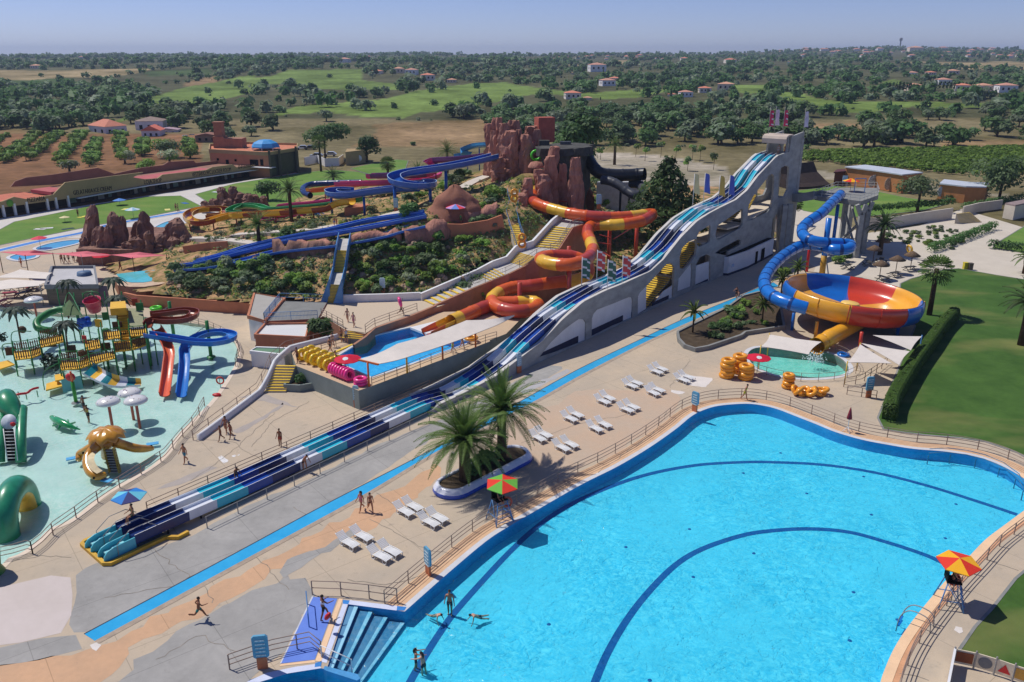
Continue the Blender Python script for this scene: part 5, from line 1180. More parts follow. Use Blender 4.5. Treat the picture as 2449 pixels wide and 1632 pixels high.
b.build('steps',mat('dark_step',(110,104,98),.9),rt)
s_=[WD(*N('e7',p_),145) for p_ in ((285,325),(345,300),(470,300),(345,335))];MB().add(s_,[(0,1,2,3)]).build('awning',mat('rose_awning',(206,116,120),.8),rt)
# dark cave block
cv=thing('dark_cave','black rock cave block with a flat overhanging roof behind the orange tube','rock formation',WD(*N('e7',(720,600)),140))
roof=[WD(*N('e7',p_),d) for p_,d in (((470,345),138),((520,318),143),((740,312),146),((890,322),146),((985,365),143),((960,398),139),((840,412),136.5),((690,415),136),((600,410),136),((500,385),136.5))]
rz0=sum(p_.z for p_ in roof)/len(roof)
b=MB();rr=random.Random(5);P_=jag(roof,.9,.45,9);n=len(P_)
b.poly([(v.x,v.y,rz0+.35) for v in P_]);b.add([(v.x,v.y,rz0+.35) for v in P_]+[(v.x+rr.uniform(-.3,.3),v.y+rr.uniform(-.3,.3),rz0-.9+rr.uniform(-.4,.3)) for v in P_],[(i,n+i,n+(i+1)%n,(i+1)%n) for i in range(n)]);b.build('roof',mat('grey_black_roof',(96,95,90),.9,.15,.6,.15,.4,rgb2=(66,66,64)),cv)
inn=[Vector((v.x,v.y,0)) for v in roof];cen=sum(inn,Vector())/len(inn);inn=resample([cen.lerp(v,.88) for v in inn],.9,True);n=len(inn)
b=MB();vs=[]
for k in range(8):
 for v in inn:q_=noise.noise((v.x*.5,v.y*.5,k*.45))*1.3+rr.uniform(-.3,.3);o_=(v-cen).normalized()*q_;vs.append(Vector((v.x+o_.x,v.y+o_.y,6+(rz0-.5-6)*k/7+rr.uniform(-.2,.2))))
b.add(vs,[(k*n+i,k*n+(i+1)%n,(k+1)*n+(i+1)%n,(k+1)*n+i) for k in range(7) for i in range(n)]);b.build('cave_wall',M_BROCK,cv)
p=WD(*N('e7',(545,305)),142);MB().box((p.x,p.y,rz0+.7),(1.7,1.2,.9)).build('roof_unit',M_BROCK,cv)
p=WD(*N('e7',(740,305)),143);b=MB().box((p.x,p.y,rz0+.6),(1.8,.8,.5));b.build('roof_vent',mat('dark_metal',(84,86,88),.5),cv)
rk=thing('rock_outcrop','leaning reddish rock slabs against the front of the dark cave','rock formation',WD(*N('e7',(580,600)),134))
spikes('e7',[(570,610,640,350,50),(585,560,600,440,50),(850,720,830,450,42),(715,600,715,510,36),(520,640,500,560,40),(345,860,400,640,45),(330,960,345,780,40),(560,700,540,610,50)],[134,133,131,134,133,129,126,131],rk,M_ROCK,8.5,.75)
MB().lathe([(0,1.0),(.9,.8),(1.3,.2),(1.35,0)],WD(*N('e7',(470,540)),136),10).build('boulder',M_ROCK,rk)
# big round rock mound
rm=thing('rock_mound','large smooth reddish rock mound with a platform cut into its foot','rock formation',HG(1093,540))
c_=WD(1093,540,119);top=WD(1086,440,121)
vs=[];NR,NS=16,30
for i in range(NR+1):
 t_=i/NR
 for k in range(NS):
  a=2*math.pi*k/NS;r0=4.7*(1-t_)**.8*(1+.12*math.cos(2*a))+.12
  q=noise.noise((math.cos(a)*1.6,math.sin(a)*1.6,t_*4))*.75*(1-t_*.6)+noise.noise((math.cos(a)*4,math.sin(a)*4,t_*9))*.25
  z=8.6+(top.z-8.6)*t_**.85
  vs.append((c_.x+(top.x-c_.x)*t_+(r0+q)*math.cos(a),c_.y+1.5+(r0+q)*.8*math.sin(a),z))
MB().add(vs,[(i*NS+k,i*NS+(k+1)%NS,(i+1)*NS+(k+1)%NS,(i+1)*NS+k) for i in range(NR) for k in range(NS)]+[tuple(NR*NS+k for k in range(NS))],0,True).build('mound',mat('smooth_painted_rock',(166,116,94),.85,.12,.35,.15,.35,rgb2=(138,94,78)),rm)
def lumps(c,pts,h,w_,m,label,seed,zl=.3,nm='rock_wall'):
 P_=resample([HG(*N(c,p_)) for p_ in pts],.8);t=thing(nm,label,'rock wall',P_[len(P_)//2]);rr=random.Random(seed)
 hh=[h*rr.uniform(.55,1.2) for _ in P_]
 pr=lambda i:[(-w_*.5,-.8),(-w_*.55,hh[i]*.4),(-w_*.3,hh[i]*.9),(.05,hh[i]),(w_*.32,hh[i]*.8),(w_*.5,hh[i]*.3),(w_*.5,-.8)]
 MB().sweep([p_+Vector((rr.uniform(-.2,.2),rr.uniform(-.2,.2),0)) for p_ in P_],pr,sm=True,cap=True).build('rock_face',m,t);return t
lumps('e6',((560,1275),(700,1270),(930,1265)),1.0,1.5,M_ROCK,'low knobbly reddish rock edge left of the blue stairs',1)
lumps('e6',((380,1350),(600,1345),(920,1325)),1.9,1.0,M_ROCKD,'dark stone-faced retaining wall left of the blue stairs',2)
lumps('e6',((1095,1235),(1300,1210),(1540,1185)),1.3,1.6,M_ROCK,'knobbly reddish rock edge right of the blue stairs',3)
lumps('e6',((1560,1190),(1750,1180),(1960,1150)),1.8,2.2,M_ROCK,'rounded reddish rock bank below the mound',4)
lumps('e6',((2120,1050),(2250,1000),(2420,960)),1.5,2.0,M_ROCK,'rock bank running right from the mound',6)
for pts,lab,h in ((((1930,1200),(2100,1185),(2353,1150),(2480,1110)),'terracotta wall under the rock bank right of the mound',1.9),(((1700,1330),(1950,1300),(2100,1290)),'terracotta garden wall on the left of the planted hill',1.1)):
 cc='e6' if h>1.5 else 'e5'
 P_=[HG(*N(cc,p_)) for p_ in pts];one(MB().sweep(P_,[(.15,-.8),(.15,h),(-.15,h),(-.15,-.8)],cap=True),'garden_wall',M_TERRA,lab,'wall')
# jagged brown rocks on the left
jr=thing('jagged_rocks','big group of jagged dark brown rock spires behind the pink sails','rock formation',W(*N('c1',(1000,262))))
spikes('e5',[(800,1370,850,885,60),(880,1380,900,1090,46),(930,1390,935,1085,44),(1000,1390,985,1075,40),(1085,1390,1035,955,70),(1150,1370,1110,990,55),(1350,1370,1305,945,66),(1385,1400,1365,1125,55),(1540,1380,1540,1065,44),(1690,1370,1620,1015,90),(1250,1350,1250,1040,42),(1250,1400,1255,1185,70),(1160,1400,1170,1225,60),(1480,1400,1480,1160,66),(1600,1400,1590,1190,70),(1700,1400,1690,1165,60),(760,1400,770,1180,40)],[134,132,131,131,133,135,136,130,135,134,138,130,130,131,131,132,132],jr,M_ROCKD,0)
q=[W(*N('c1',p_)) for p_ in ((690,262),(1000,270),(1390,262),(1560,150),(1500,60),(900,60))]
MB().prism(jag(q,1.5,.4,4),-.1,2.6,0).build('rock_base',M_ROCKD,jr)
MB().box(W(*N('c1',(1340,235)),.9),(3.0,1.0,1.9),rz=.1).build('cave_mouth',M_DARK,jr)
j2=thing('jagged_rocks','smaller group of brown rock spires beside the green slide loop','rock formation',W(*N('e5',(2100,930))))
spikes('e5',[(1890,930,1880,850,40),(1960,950,1960,830,46),(2050,960,2035,725,60),(2140,960,2135,715,52),(2210,970,2215,770,56),(2290,980,2285,780,56),(2110,970,2090,830,60),(2350,960,2345,790,50),(2430,950,2420,800,40)],[176,174,175,176,174,173,171,174,174],j2,M_ROCKD,1.2)
# ---- upper slides
F=flume
M_UB=mat('mid_blue_fibreglass',(34,92,176),.28,.06,.6,.5,coat=.3)
M_MAG=mat('magenta_fibreglass',(206,44,118),.3,.06,.6,.5,coat=.2);M_PUR=mat('purple_fibreglass',(104,48,108),.3,.06,.6,.5)
M_GRN=mat('green_fibreglass',(36,150,76),.3,.06,.6,.5,coat=.2);M_LRIM=mat('pale_rim',(170,196,226),.4)
F('open_flume','wide blue open flume sweeping left from the rock tower in a hairpin loop',P3('e6',[(2400,470,15.4),(2200,520,14.9),(2000,560,14.6),(1850,585,14.4),(1700,605,14.2),(1560,630,14.0),(1475,665,13.7),(1500,710,13.3),(1600,735,13.0),(1720,745,12.8),(1800,735,12.6),(1790,715,12.5),(1700,715,12.3)]),1.9,1.0,[M_UB],[0],5,M_UB,10,rimm=M_LRIM,r=.25)
F('open_flume','blue open flume below the hairpin loop, ending in a rounded bend',P3('e6',[(1700,760,12.0),(1500,770,11.7),(1350,785,11.4),(1200,805,11.0),(1060,825,10.6),(930,825,10.3),(890,800,10.2),(960,785,10.1),(1090,790,10.0)]),1.8,1.0,[M_UB],[0],5,M_UB,9,rimm=M_LRIM,r=.2)
F('open_flume','purple flume running behind the blue hairpin from the rock tower',P3('e6',[(2400,445,14.8),(2250,470,14.3),(2050,490,13.8),(1850,500,13.2),(1780,520,12.8),(1850,560,12.0),(1800,620,11.0),(1600,640,10.6),(1400,640,10.2),(1240,645,9.8)]),1.6,.9,[M_PUR,M_MAG],[0,0,1],6,M_PUR,12,rimm=mat('violet_rim',(150,84,160),.4))
F('open_flume','magenta flume stretching level behind the palm and the blue loop',P3('e6',[(1850,600,10.5),(1860,640,10.0),(1700,690,9.4),(1450,705,8.8),(1200,712,8.2),(950,718,7.6)]),1.7,.9,[M_MAG],[0],6,M_MAG,12,rimm=mat('pink_rim',(232,90,160),.4))
t_,P_=tubeslide('dark_tube_slide','navy tube slide curling behind the palm into an orange open trough',P3('e6',[(1170,680,7.0),(950,685,6.8),(800,690,6.6),(700,700,6.4),(640,730,6.2),(640,770,6.0),(700,800,5.8)]),.6,[M_NAVY,M_UB],[0],4)
F('open_flume','short orange and yellow open trough left of the magenta flume',P3('e6',[(1240,700,7.6),(1050,735,7.2),(890,755,6.8),(760,770,6.4),(690,770,6.2)]),1.4,.8,[mat('amber_fibreglass',(232,150,40),.3),M_ORANGE],[0,1],3,M_ORRED,9)
M_BB=mat('brown_red_fibreglass',(150,62,34),.32,.06,.6,.5);M_GY=mat('golden_fibreglass',(234,184,44),.3,.06,.6,.5,coat=.2)
YB=P3('e6',[(1090,885,9.3),(1000,890,9.0),(930,910,8.6),(860,945,8.0),(760,958,7.6),(600,970,7.0),(450,982,6.6),(300,992,6.2),(150,1002,5.8),(0,1012,5.4)])+P3('e5',[(2240,1008,5.2),(2120,1010,5.0),(2000,1040,4.7),(1880,1075,4.4),(1770,1065,4.2),(1730,1015,4.0),(1800,965,3.8),(1950,945,3.6),(2070,955,3.4),(2060,1000,3.2),(1900,1020,3.0)])
F('banded_flume','open flume banded golden yellow and brown ending in a loop over a pool',YB,1.5,.9,[M_GY,M_BB],[0,1],3.6,M_BB,8,rimm=M_GY)
F('green_flume','green open flume beside the yellow and brown banded one',P3('e6',[(1190,850,9.0),(1080,870,8.6),(900,905,7.8),(700,930,7.2),(500,945,6.7),(320,955,6.3),(220,925,6.0)])+P3('e6',[(100,915,5.6),(20,935,5.4),(-40,975,5.2),(60,990,5.0)]),1.3,.8,[M_GRN],[0],5,M_GREENP,12,rimm=mat('light_green_rim',(110,200,130),.4))
F('pink_flume','thin pink flume passing behind the round palm to a low pink loop',P3('e6',[(900,870,7.4),(700,895,6.8),(500,910,6.3),(400,925,6.0)]),1.2,.7,[M_MAG],[0],5,M_MAG,12,rimm=mat('pink_rim',(232,90,160)))
F('pink_flume','low pink flume loop under the yellow and brown banded slide',P3('e6',[(640,1010,4.6),(500,1000,4.4),(330,1000,4.2),(240,1020,4.0),(280,1050,3.9),(420,1060,3.8),(560,1050,3.7),(630,1030,3.6)]),1.3,.7,[M_MAG],[0],5,M_MAG,12,rimm=mat('pink_rim',(232,90,160)))
F('rear_flume','pale blue flume curving down left of the rock tower',P3('e6',[(2400,350,16.0),(2330,355,15.8),(2220,365,15.2),(2130,390,14.6),(2100,420,14.0),(2150,440,13.6),(2050,460,13.0)]),1.5,.9,[mat('light_blue_fibreglass',(56,140,190),.3)],[0],4,M_UB,5)
F('rear_flume','short blue exit chute beside the terracotta platform',P3('e6',[(740,975,6.0),(800,1000,5.6),(830,1020,5.3),(880,1030,5.0)]),1.1,.6,[M_BF],[0],4)
blk=thing('slide_platform','terracotta block with yellow steps where the banded flume begins','platform',HG(*N('e6',(1050,1060))))
B_=[HG(*N('e6',p_)) for p_ in ((1010,1050),(1190,1045),(1420,1005))]
zt2=9.0;bq=[W(*N('e6',p_),zt2) for p_ in ((1012,912),(1170,905),(1250,880),(1090,872))]
MB().prism(bq,5.5,zt2,0).build('block',M_TERRA,blk)
stairflight('s','',*[W(*N('e6',p_),z) for p_,z in (((1300,1000),7.2),((1400,985),7.2),((1225,895),9.0),((1290,885),9.0))],10,solid=False,t=blk)
bq=[W(*N('e6',p_),7.2) for p_ in ((970,1020),(1180,1010),(1410,995),(1430,1005),(1300,1040),(970,1055))];MB().prism(bq,5.0,7.2,0).build('plinth',M_TERRA,blk)
t_,P_=tubeslide('black_tube_slide','thick black tube slide leaving the dark cave toward the big conifer',[WD(*N('e7',p_),d) for p_,d in (((950,470),142),((990,530),141),((1050,590),140),((1150,610),140),((1300,612),140),((1400,606),140),((1470,602),139.5))],1.02,[mat('black_fibreglass',(34,36,40),.35,.08,1,.5)],[0],5,M_BLACK,7)
t_,P_=tubeslide('black_tube_slide','thinner dark grey tube slide coiling under the thick black one',[WD(*N('e7',p_),d) for p_,d in (((1080,655),139),((1160,670),138),((1240,710),137),((1310,760),136),((1390,800),135),((1450,760),137),((1420,700),140),((1330,690),141))],.75,[mat('charcoal_fibreglass',(70,72,78),.35,.08,1,.5)],[0],5,M_BLACK,7)
one(MB().prism([WD(*N('e7',p_),d) for p_,d in (((1030,590),150),((1200,532),158),((1460,560),156),((1440,590),150))],2,10.2),'flat_roof',mat('pale_flat_roof',(190,190,190),.8),'pale flat roof behind the thick black tube slide','roof')
# ================================================================ CHILDREN'S SPLASH POOL
ZK=-.12
def K1(*p):return [W(*N('c1',(a,b)),z) for a,b,z in p]
def K2(*p):return [W(*N('c2',(a,b)),z) for a,b,z in p]
def oslide(label,pts,w,d,mats,cols,L,nm='play_slide',**k):return flume(nm,label,pts,w,d,mats,cols,L,rimm=mats[0],**k)
M_KBLUE=mat('play_blue',(36,118,200),.3,.06,.8,.5,coat=.2);M_KORG=mat('play_orange',(226,104,62),.3,.06,.8,.5,coat=.2);M_KBRN=mat('play_brown',(142,66,38),.35,.08,.8,.5)
oslide('dark brown open spiral flume at the top of the play tower',K1((1265,800,3.9),(1300,760,4.0),(1420,765,4.1),(1560,758,4.2),(1650,725,4.3),(1655,690,4.3),(1560,680,4.35),(1420,700,4.4),(1290,715,4.5)),.9,.6,[M_KBRN],[0],5)
oslide('orange child slide dropping straight into the splash pool',K1((1330,815,3.4),(1375,880,2.9),(1420,955,2.5),(1448,1040,1.9),(1440,1130,1.3),(1425,1260,.45),(1408,1385,.0)),.95,.5,[M_KORG],[0],5)
oslide('blue child slide with a wide loop beside the orange one',K1((1250,880,3.1),(1380,900,3.0),(1520,922,2.9),(1660,945,2.8),(1820,950,2.75),(1950,925,2.7),(1980,885,2.65),(1880,862,2.6),(1750,878,2.55),(1640,930,2.4),(1580,1010,2.1),(1580,1100,1.5),(1570,1240,.6),(1552,1392,.0)),.95,.55,[M_KBLUE],[0],5)
for a,b_,h,lab in ((1485,890,4.6,'green support post by the brown spiral'),(1800,1050,4.3,'green support post inside the blue loop')):
 p=K1((a,b_,ZK))[0];t=thing('slide_post',lab,'post',p);MB().tube([p-Vector((0,0,.3)),p+Vector((0,0,h))],.2,10).build('post',M_GREENP,t);MB().lathe([(0,.15),(.45,.12),(.5,0)],p,12).build('foot',M_GREENP,t)
 MB().bar(p+Vector((0,0,h-.5)),p+Vector((-1.6,-.3,h-1.6)),.06).build('brace',M_STEEL,t)
pt_=thing('play_tower','big jungle-style water play structure with picket decks, yellow steps and green posts','play structure',K1((900,1000,ZK))[0])
M_PICK=mat('picket_brown',(96,66,42),.7,.12,3);M_KFL=mat('play_yellow_floor',(232,180,50),.6,.06,1)
def deck(pts,z,fence,posts=True,up=1.0):
 P_=[W(*N('c1',p_),z) for p_ in pts];n=len(P_)
 MB().prism(P_,z-.14,z,0,bottom=True).build('deck',M_KFL,pt_)
 for i in fence:
  a,c=P_[i],P_[(i+1)%n];q=MB();L=(c-a).length;k=max(2,int(L/.2))
  for j in range(k+1):
   s=a.lerp(c,j/k);q.box(s+Vector((0,0,up*.5)),(.11,.05,up*(.85+.12*((j*7)%3)/2)),rz=math.atan2((c-a).y,(c-a).x))
  q.bar(a+Vector((0,0,up*.25)),c+Vector((0,0,up*.25)),.05);q.bar(a+Vector((0,0,up*.75)),c+Vector((0,0,up*.75)),.05);q.build('picket_fence',M_PICK,pt_)
  MB().tube([a+Vector((0,0,up+.08)),c+Vector((0,0,up+.08))],.04,6).build('top_rail',M_GREENP,pt_)
 if posts:
  for p_ in P_:MB().tube([Vector((p_.x,p_.y,-.4)),p_+Vector((0,0,up+.2))],.07,8).build('post',M_GREENP,pt_)
deck([(975,1000),(1125,985),(1250,940),(1245,880),(1110,890),(960,915)],2.1,[0,1,4])
deck([(770,1110),(985,1055),(975,1000),(760,1055)],1.9,[0])
deck([(515,1155),(680,1145),(770,1110),(760,1055),(670,1080),(520,1085)],1.5,[0,1,3,4])
deck([(345,965),(545,915),(540,850),(340,900)],1.9,[0,2])
deck([(125,1070),(270,1055),(355,1020),(345,965),(250,985),(120,1000)],1.5,[0,1,3,4])
deck([(880,900),(1030,880),(1020,820),(870,840)],3.3,[0,1,3])
deck([(730,990),(860,965),(850,900),(725,920)],2.3,[0,1])
deck([(1110,870),(1255,860),(1250,800),(1105,810)],3.2,[0,1])
deck([(390,1330),(545,1290),(490,1245),(395,1275)],.35,[],False)
deck([(470,1250),(545,1235),(530,1190),(465,1200)],.8,[],False)
deck([(0,1150),(125,1110),(70,1075),(-40,1100)],.35,[],False)
for k in range(12):
 f=k/11;y0=900-f*250;z=2.2+2.4*f
 q=[W(*N('c1',p_),z) for p_ in ((1020-f*20,y0+12),(1100-f*8,y0+6),(1098-f*8,y0-18),(1018-f*20,y0-12))];MB().prism(q,z-.22,z,0,bottom=True).build('step',M_KFL,pt_)
q=[W(*N('c1',p_),4.6) for p_ in ((945,690),(1085,680),(1075,620),(950,630))];MB().prism(q,4.5,5.3,0).build('yellow_chute',M_KFL,pt_)
for pth in (((380,1330),(375,1180),(520,1090)),((110,990),(105,840),(265,830)),((40,1060),(20,950),(120,930)),((740,560),(770,510),(880,590)),((545,620),(590,500),(700,700))):
 P_=[W(*N('c1',p_),z) for p_,z in zip(pth,(.3,2.2,2.4) if pth[0][1]>800 else (5.4,6.6,5.4))];MB().tube(smoothpath(P_,5),.05,6).build('hand_hoop',M_GREENP,pt_)
for (a,b_,z0,z1) in ((690,900,ZK,3.6),(850,870,ZK,5.6),(770,880,ZK,5.4),(1005,1155,ZK,3.3),(1150,1135,ZK,3.3),(1080,1110,ZK,2.1),(1215,1090,ZK,3.2),(1285,1135,ZK,3.2),(1345,1095,ZK,3.3),(930,1130,ZK,1.9),(515,1000,ZK,2.2),(640,890,ZK,2.4),(1090,850,ZK,5.2),(950,850,ZK,5.2),(540,760,ZK,4.4),(680,800,ZK,4.4),(700,880,ZK,3),(1250,900,ZK,4.8)):
 p=K1((a,b_,z0))[0];MB().tube([p-Vector((0,0,.3)),Vector((p.x,p.y,z1))],.075,8).build('post',M_GREENP,pt_)
q=[W(*N('c1',p_),4.4) for p_ in ((540,700),(690,690),(670,610),(530,620))]
cen=sum(q,Vector())/4+Vector((0,0,1.3));MB().add(q+[cen],[(0,1,4),(1,2,4),(2,3,4),(3,0,4)]).build('green_roof',mat('moss_green_roof',(74,104,52),.7,.1,2),pt_)
q=[W(*N('c1',p_),3.5) for p_ in ((1100,800),(1220,790),(1230,690),(1095,690))];MB().add([q[0],q[1],q[2]+Vector((0,0,.8)),q[3]+Vector((0,0,.8))],[(0,1,2,3)]).build('canvas_panel',mat('olive_canvas',(150,152,118),.8,.1,2),pt_)
q=[W(*N('c1',p_),.5) for p_ in ((530,1300),(700,1260),(690,1190),(530,1240))];MB().add([Vector((q[0].x,q[0].y,-.2)),Vector((q[1].x,q[1].y,-.2)),q[1]+Vector((0,0,.7)),q[0]+Vector((0,0,.7))],[(0,1,2,3)]).build('teal_panel',mat('teal_panel',(110,176,176),.6,.06,1),pt_)
for a,b_,m_ in ((600,1220,M_RED),(700,1020,M_BROWNP),(190,815,M_BROWNP),(905,830,M_GREENP)):MB().ball(K1((a,b_,1.6))[0],(.5,.3,.45),10,6).build('barrel',m_,pt_)
for a,b_,z,m_,w_ in ((760,1040,.9,M_BROWNP,1.2),(900,960,1.2,M_BROWNP,1.0),(1050,960,1.0,M_PICK,1.3),(650,1120,.8,M_GREENP,.9),(430,930,1.0,M_BROWNP,1.2),(840,760,3.6,M_YFIB,.9),(900,700,4.2,M_GREENP,.7),(1160,900,2.6,M_BROWNP,1.1),(610,980,1.2,M_PICK,.9),(720,900,2.7,M_RED,.5),(640,650,3.4,M_BROWNP,1.0),(1000,780,3.5,M_PICK,1.0),(1190,620,4.9,M_GREENP,.8),(1150,580,5.2,M_ORRED,.6),(90,1000,1.2,M_BROWNP,1.0),(230,1020,.8,M_GREENP,.8)):
 p=K1((a,b_,z))[0];MB().box(p,(w_,.12,.9),rz=.3*math.sin(a)).build('theme_panel',m_,pt_)
bk=K1((795,600,5.3))[0];t=thing('tipping_bucket','large raspberry red tipping bucket hanging above the play tower','bucket',bk)
MB().lathe([(.0,-.9),(.62,-.88),(.82,-.1),(.95,.55),(1.0,.6),(.94,.62),(.8,.1),(.6,-.7),(0,-.75)],bk,18,M=Matrix.Rotation(R(14),3,'X')).build('bucket',mat('raspberry',(196,52,84),.4,.06,1),t)
MB().tube(smoothpath([bk+Vector((-1.1,0,-.2)),bk+Vector((-.9,0,1.2)),bk+Vector((0,0,1.5)),bk+Vector((.9,0,1.2)),bk+Vector((1.1,0,-.2))],5),.05,6).build('hanger',M_GREENP,t)
tubeslide('green_tube_slide','short green enclosed tube slide curving round the left of the play tower',K1((660,640,3.6),(560,640,3.4),(460,655,3.2),(370,700,2.9),(315,750,2.6),(325,800,2.2),(400,822,1.9),(480,830,1.6)),.42,[M_GREENP],[0],5)
fl=K1((715,760,2.6))[0];t=thing('splash_flower','bright blue splash flower ornament in the play tower','ornament',fl)
for k in range(9):
 a=k*.7;MB().ball(fl+Vector((.55*math.cos(a),.3*math.sin(a),.45*math.sin(a*1.7))),(.38,.22,.38),8,5).build('petal',mat('cobalt_plastic',(24,92,210),.35),t)
# striped wavy slide
A=K1((790,1125,1.7),(850,1170,1.25),(930,1215,1.05),(1020,1245,.6),(1110,1262,.3),(1205,1268,.05));Bq=K1((700,1195,1.5),(760,1230,1.1),(850,1275,.9),(940,1305,.4),(1040,1315,.1),(1200,1300,.0))
A,Bq=resample(smoothpath(A,4),.25),resample(smoothpath(Bq,4),.25);n=min(len(A),len(Bq));A=[A[int(i*(len(A)-1)/(n-1))] for i in range(n)];Bq=[Bq[int(i*(len(Bq)-1)/(n-1))] for i in range(n)]
wv=thing('wavy_slide','small wavy slide striped teal, yellow and white beside the play tower','play slide',A[-1])
MB().add(A+Bq,[(i,n+i,n+i+1,i+1) for i in range(n-1)],[(i//3)%3 for i in range(n-1)],False).build('bed',[mat('teal_stripe',(28,128,140),.35),M_YFIB,M_WHT],wv)
for S,h,m_ in ((A,.5,None),(Bq,.25,M_WHITE)):MB().add([v for v in S]+[v+Vector((0,0,h)) for v in S],[(i,i+1,n+i+1,n+i) for i in range(n-1)],[(i//3)%3 for i in range(n-1)] if not m_ else 0).build('side_wall',[mat('teal_stripe',(28,128,140)),M_YFIB,M_WHT] if not m_ else m_,wv)
# mushrooms
def mushroom(a,h,r,label):
 p=W(a[0],a[1],ZK);t=thing('water_mushroom',label,'fountain',p,'water mushrooms of the splash pool')
 MB().tube([p-Vector((0,0,.3)),p+Vector((0,0,h))],.13,10).build('stem',mat('rust_red_stem',(190,96,78),.5),t)
 MB().lathe([(0,.42),(.5*r,.36),(.85*r,.2),(r,-.02),(.97*r,-.14),(.8*r,-.2),(0,-.16)],p+Vector((0,0,h)),24).build('cap',mat('white_gelcoat',(226,224,220),.25,.04,1,.5,coat=.4),t)
 rr=random.Random(int(a[0]))
 for k in range(14):
  an=rr.uniform(0,6.28);q=rr.uniform(.3,.95);z=.42-.42*q**2.2
  MB().ball(p+Vector((q*r*math.cos(an),q*r*math.sin(an),h+z)),(.07,.07,.035),6,4).build('spot',[M_DARK,mat('spot_red',(150,60,60)),mat('spot_blue',(60,90,160))][k%3],t)
mushroom((269,1021),2.5,1.05,'front left white spotted water mushroom of the three close together')
mushroom((334,1018),2.5,1.05,'front right white spotted water mushroom of the three close together')
mushroom((319,998),2.5,1.05,'rear white spotted water mushroom of the three close together')
mushroom((88,758),2.3,1.15,'white water mushroom standing alone near the picnic tables')
# crocodile
cp=K2((545,200,ZK))[0];ct=thing('crocodile_float','shiny green plastic crocodile lying in the shallow water','water toy',cp);M_CROC=mat('croc_green',(40,164,92),.25,.1,2,.5,coat=.3,rgb2=(26,130,72))
sp_=K2((430,130,.15),(470,155,.3),(520,180,.35),(580,205,.3),(630,225,.15),(685,242,-.05));MB().tube(smoothpath(sp_,4),0,10,rfn=lambda i:np.interp(i,[0,2,5,9,14,20],[.1,.24,.33,.36,.2,.04])).build('body',M_CROC,ct)
for a in ((450,210),(640,180),(500,240),(580,160)):q=K2((a[0],a[1],-.05))[0];MB().tube([sp_[2 if a[0]<560 else 3],q],[.14,.08],6).build('leg',M_CROC,ct)
MB().ball(sp_[1]+Vector((0,0,.22)),.1,8,5).build('eye',M_WHITE,ct)
# octopus
oc=K2((905,420,ZK))[0];ot_=thing('octopus_slide','golden octopus slide with a spotted cap, three tentacles and a stair','play structure',oc);M_OCT=mat('octopus_gold',(222,160,44),.28,.12,1.2,.5,coat=.4,rgb2=(176,116,30));M_OLV=mat('octopus_olive',(150,124,40),.35,.12,1.5,.5,coat=.2)
hd=K2((905,300,2.35))[0];vs=[];fs=[];ns=36;nr=7
for i in range(nr):
 f=i/(nr-1)
 for k in range(ns):
  a=2*math.pi*k/ns;r_=1.45*math.sin(f*math.pi/2)*(1+.09*f*math.cos(9*a));vs.append(hd+Vector((r_*math.cos(a),r_*math.sin(a),.75*math.cos(f*math.pi/2)-(.15*f*math.cos(9*a)))))
fs=[(i*ns+k,i*ns+(k+1)%ns,(i+1)*ns+(k+1)%ns,(i+1)*ns+k) for i in range(nr-1) for k in range(ns)];MB().add(vs,fs,0,True).build('cap',M_OCT,ot_)
for k in range(8):a=k*.9;q=.5+.5*(k%3)/2;MB().ball(hd+Vector((q*1.1*math.cos(a),q*1.1*math.sin(a),.72-.35*q)),(.13,.13,.06),8,5).build('spot',M_BROWNP,ot_)
for pts,rs in ((((850,350,1.8),(780,390,1.5),(720,425,.9),(680,450,.5),(672,500,.2)),[.5,.45,.42,.4,.3]),(((850,370,1.7),(770,440,1.2),(745,520,.8),(770,600,.45),(830,640,.25),(900,625,.2)),[.55,.5,.5,.48,.42,.3]),(((980,350,1.8),(1060,375,1.3),(1150,400,.9),(1230,405,.5),(1300,400,.2)),[.55,.5,.48,.42,.28]),(((905,350,2.0),(905,420,.8),(905,470,0)),[.7,.55,.5])):
 P_=smoothpath(K2(*pts),4);MB().tube(P_,0,12,rfn=lambda i:.78*float(np.interp(i/4,range(len(rs)),rs))).build('tentacle',M_OCT,ot_)
q=smoothpath([p+Vector((.12,-.1,.42)) for p in K2((800,450,1.0),(770,530,.75),(800,600,.45),(850,640,.2))],4);MB().sweep(q,[(-.28,0),(.28,0)]).build('slide_bed',mat('cream_gelcoat',(232,214,172),.3),ot_)
for a,r_ in (((800,655,.55),.1),((708,440,1.15),.1),((1290,380,.5),.08)):MB().ball(K2(a)[0],(r_,)*3,8,6).build('eye',M_DARK,ot_)
b=MB();b2=MB()
for k in range(9):f=k/8;q=K2((935+f*45,420+f*180,1.7-1.75*f))[0];b.box(q,(.62,.3,.1));b2.box(q+Vector((-.38,0,.1)),(.14,.3,.34));b2.box(q+Vector((.38,0,.1)),(.14,.3,.34))
b.build('stair',mat('grey_tread',(120,124,128),.6),ot_);b2.build('stair_side',M_OLV,ot_)
for k,(a,b_) in enumerate(((620,485),(915,675),(1300,362))):
 p=K2((a,b_,-.1))[0];one(MB().box(p,(1.0,.5,.08),rz=[.5,-.3,.4][k]),'splash_mat',mat('sky_blue_mat',(80,172,226),.5),'sky blue mat in the water at the end of the %s octopus tentacle'%('left','slide-bearing middle','right')[k],'mat','blue mats by the octopus')
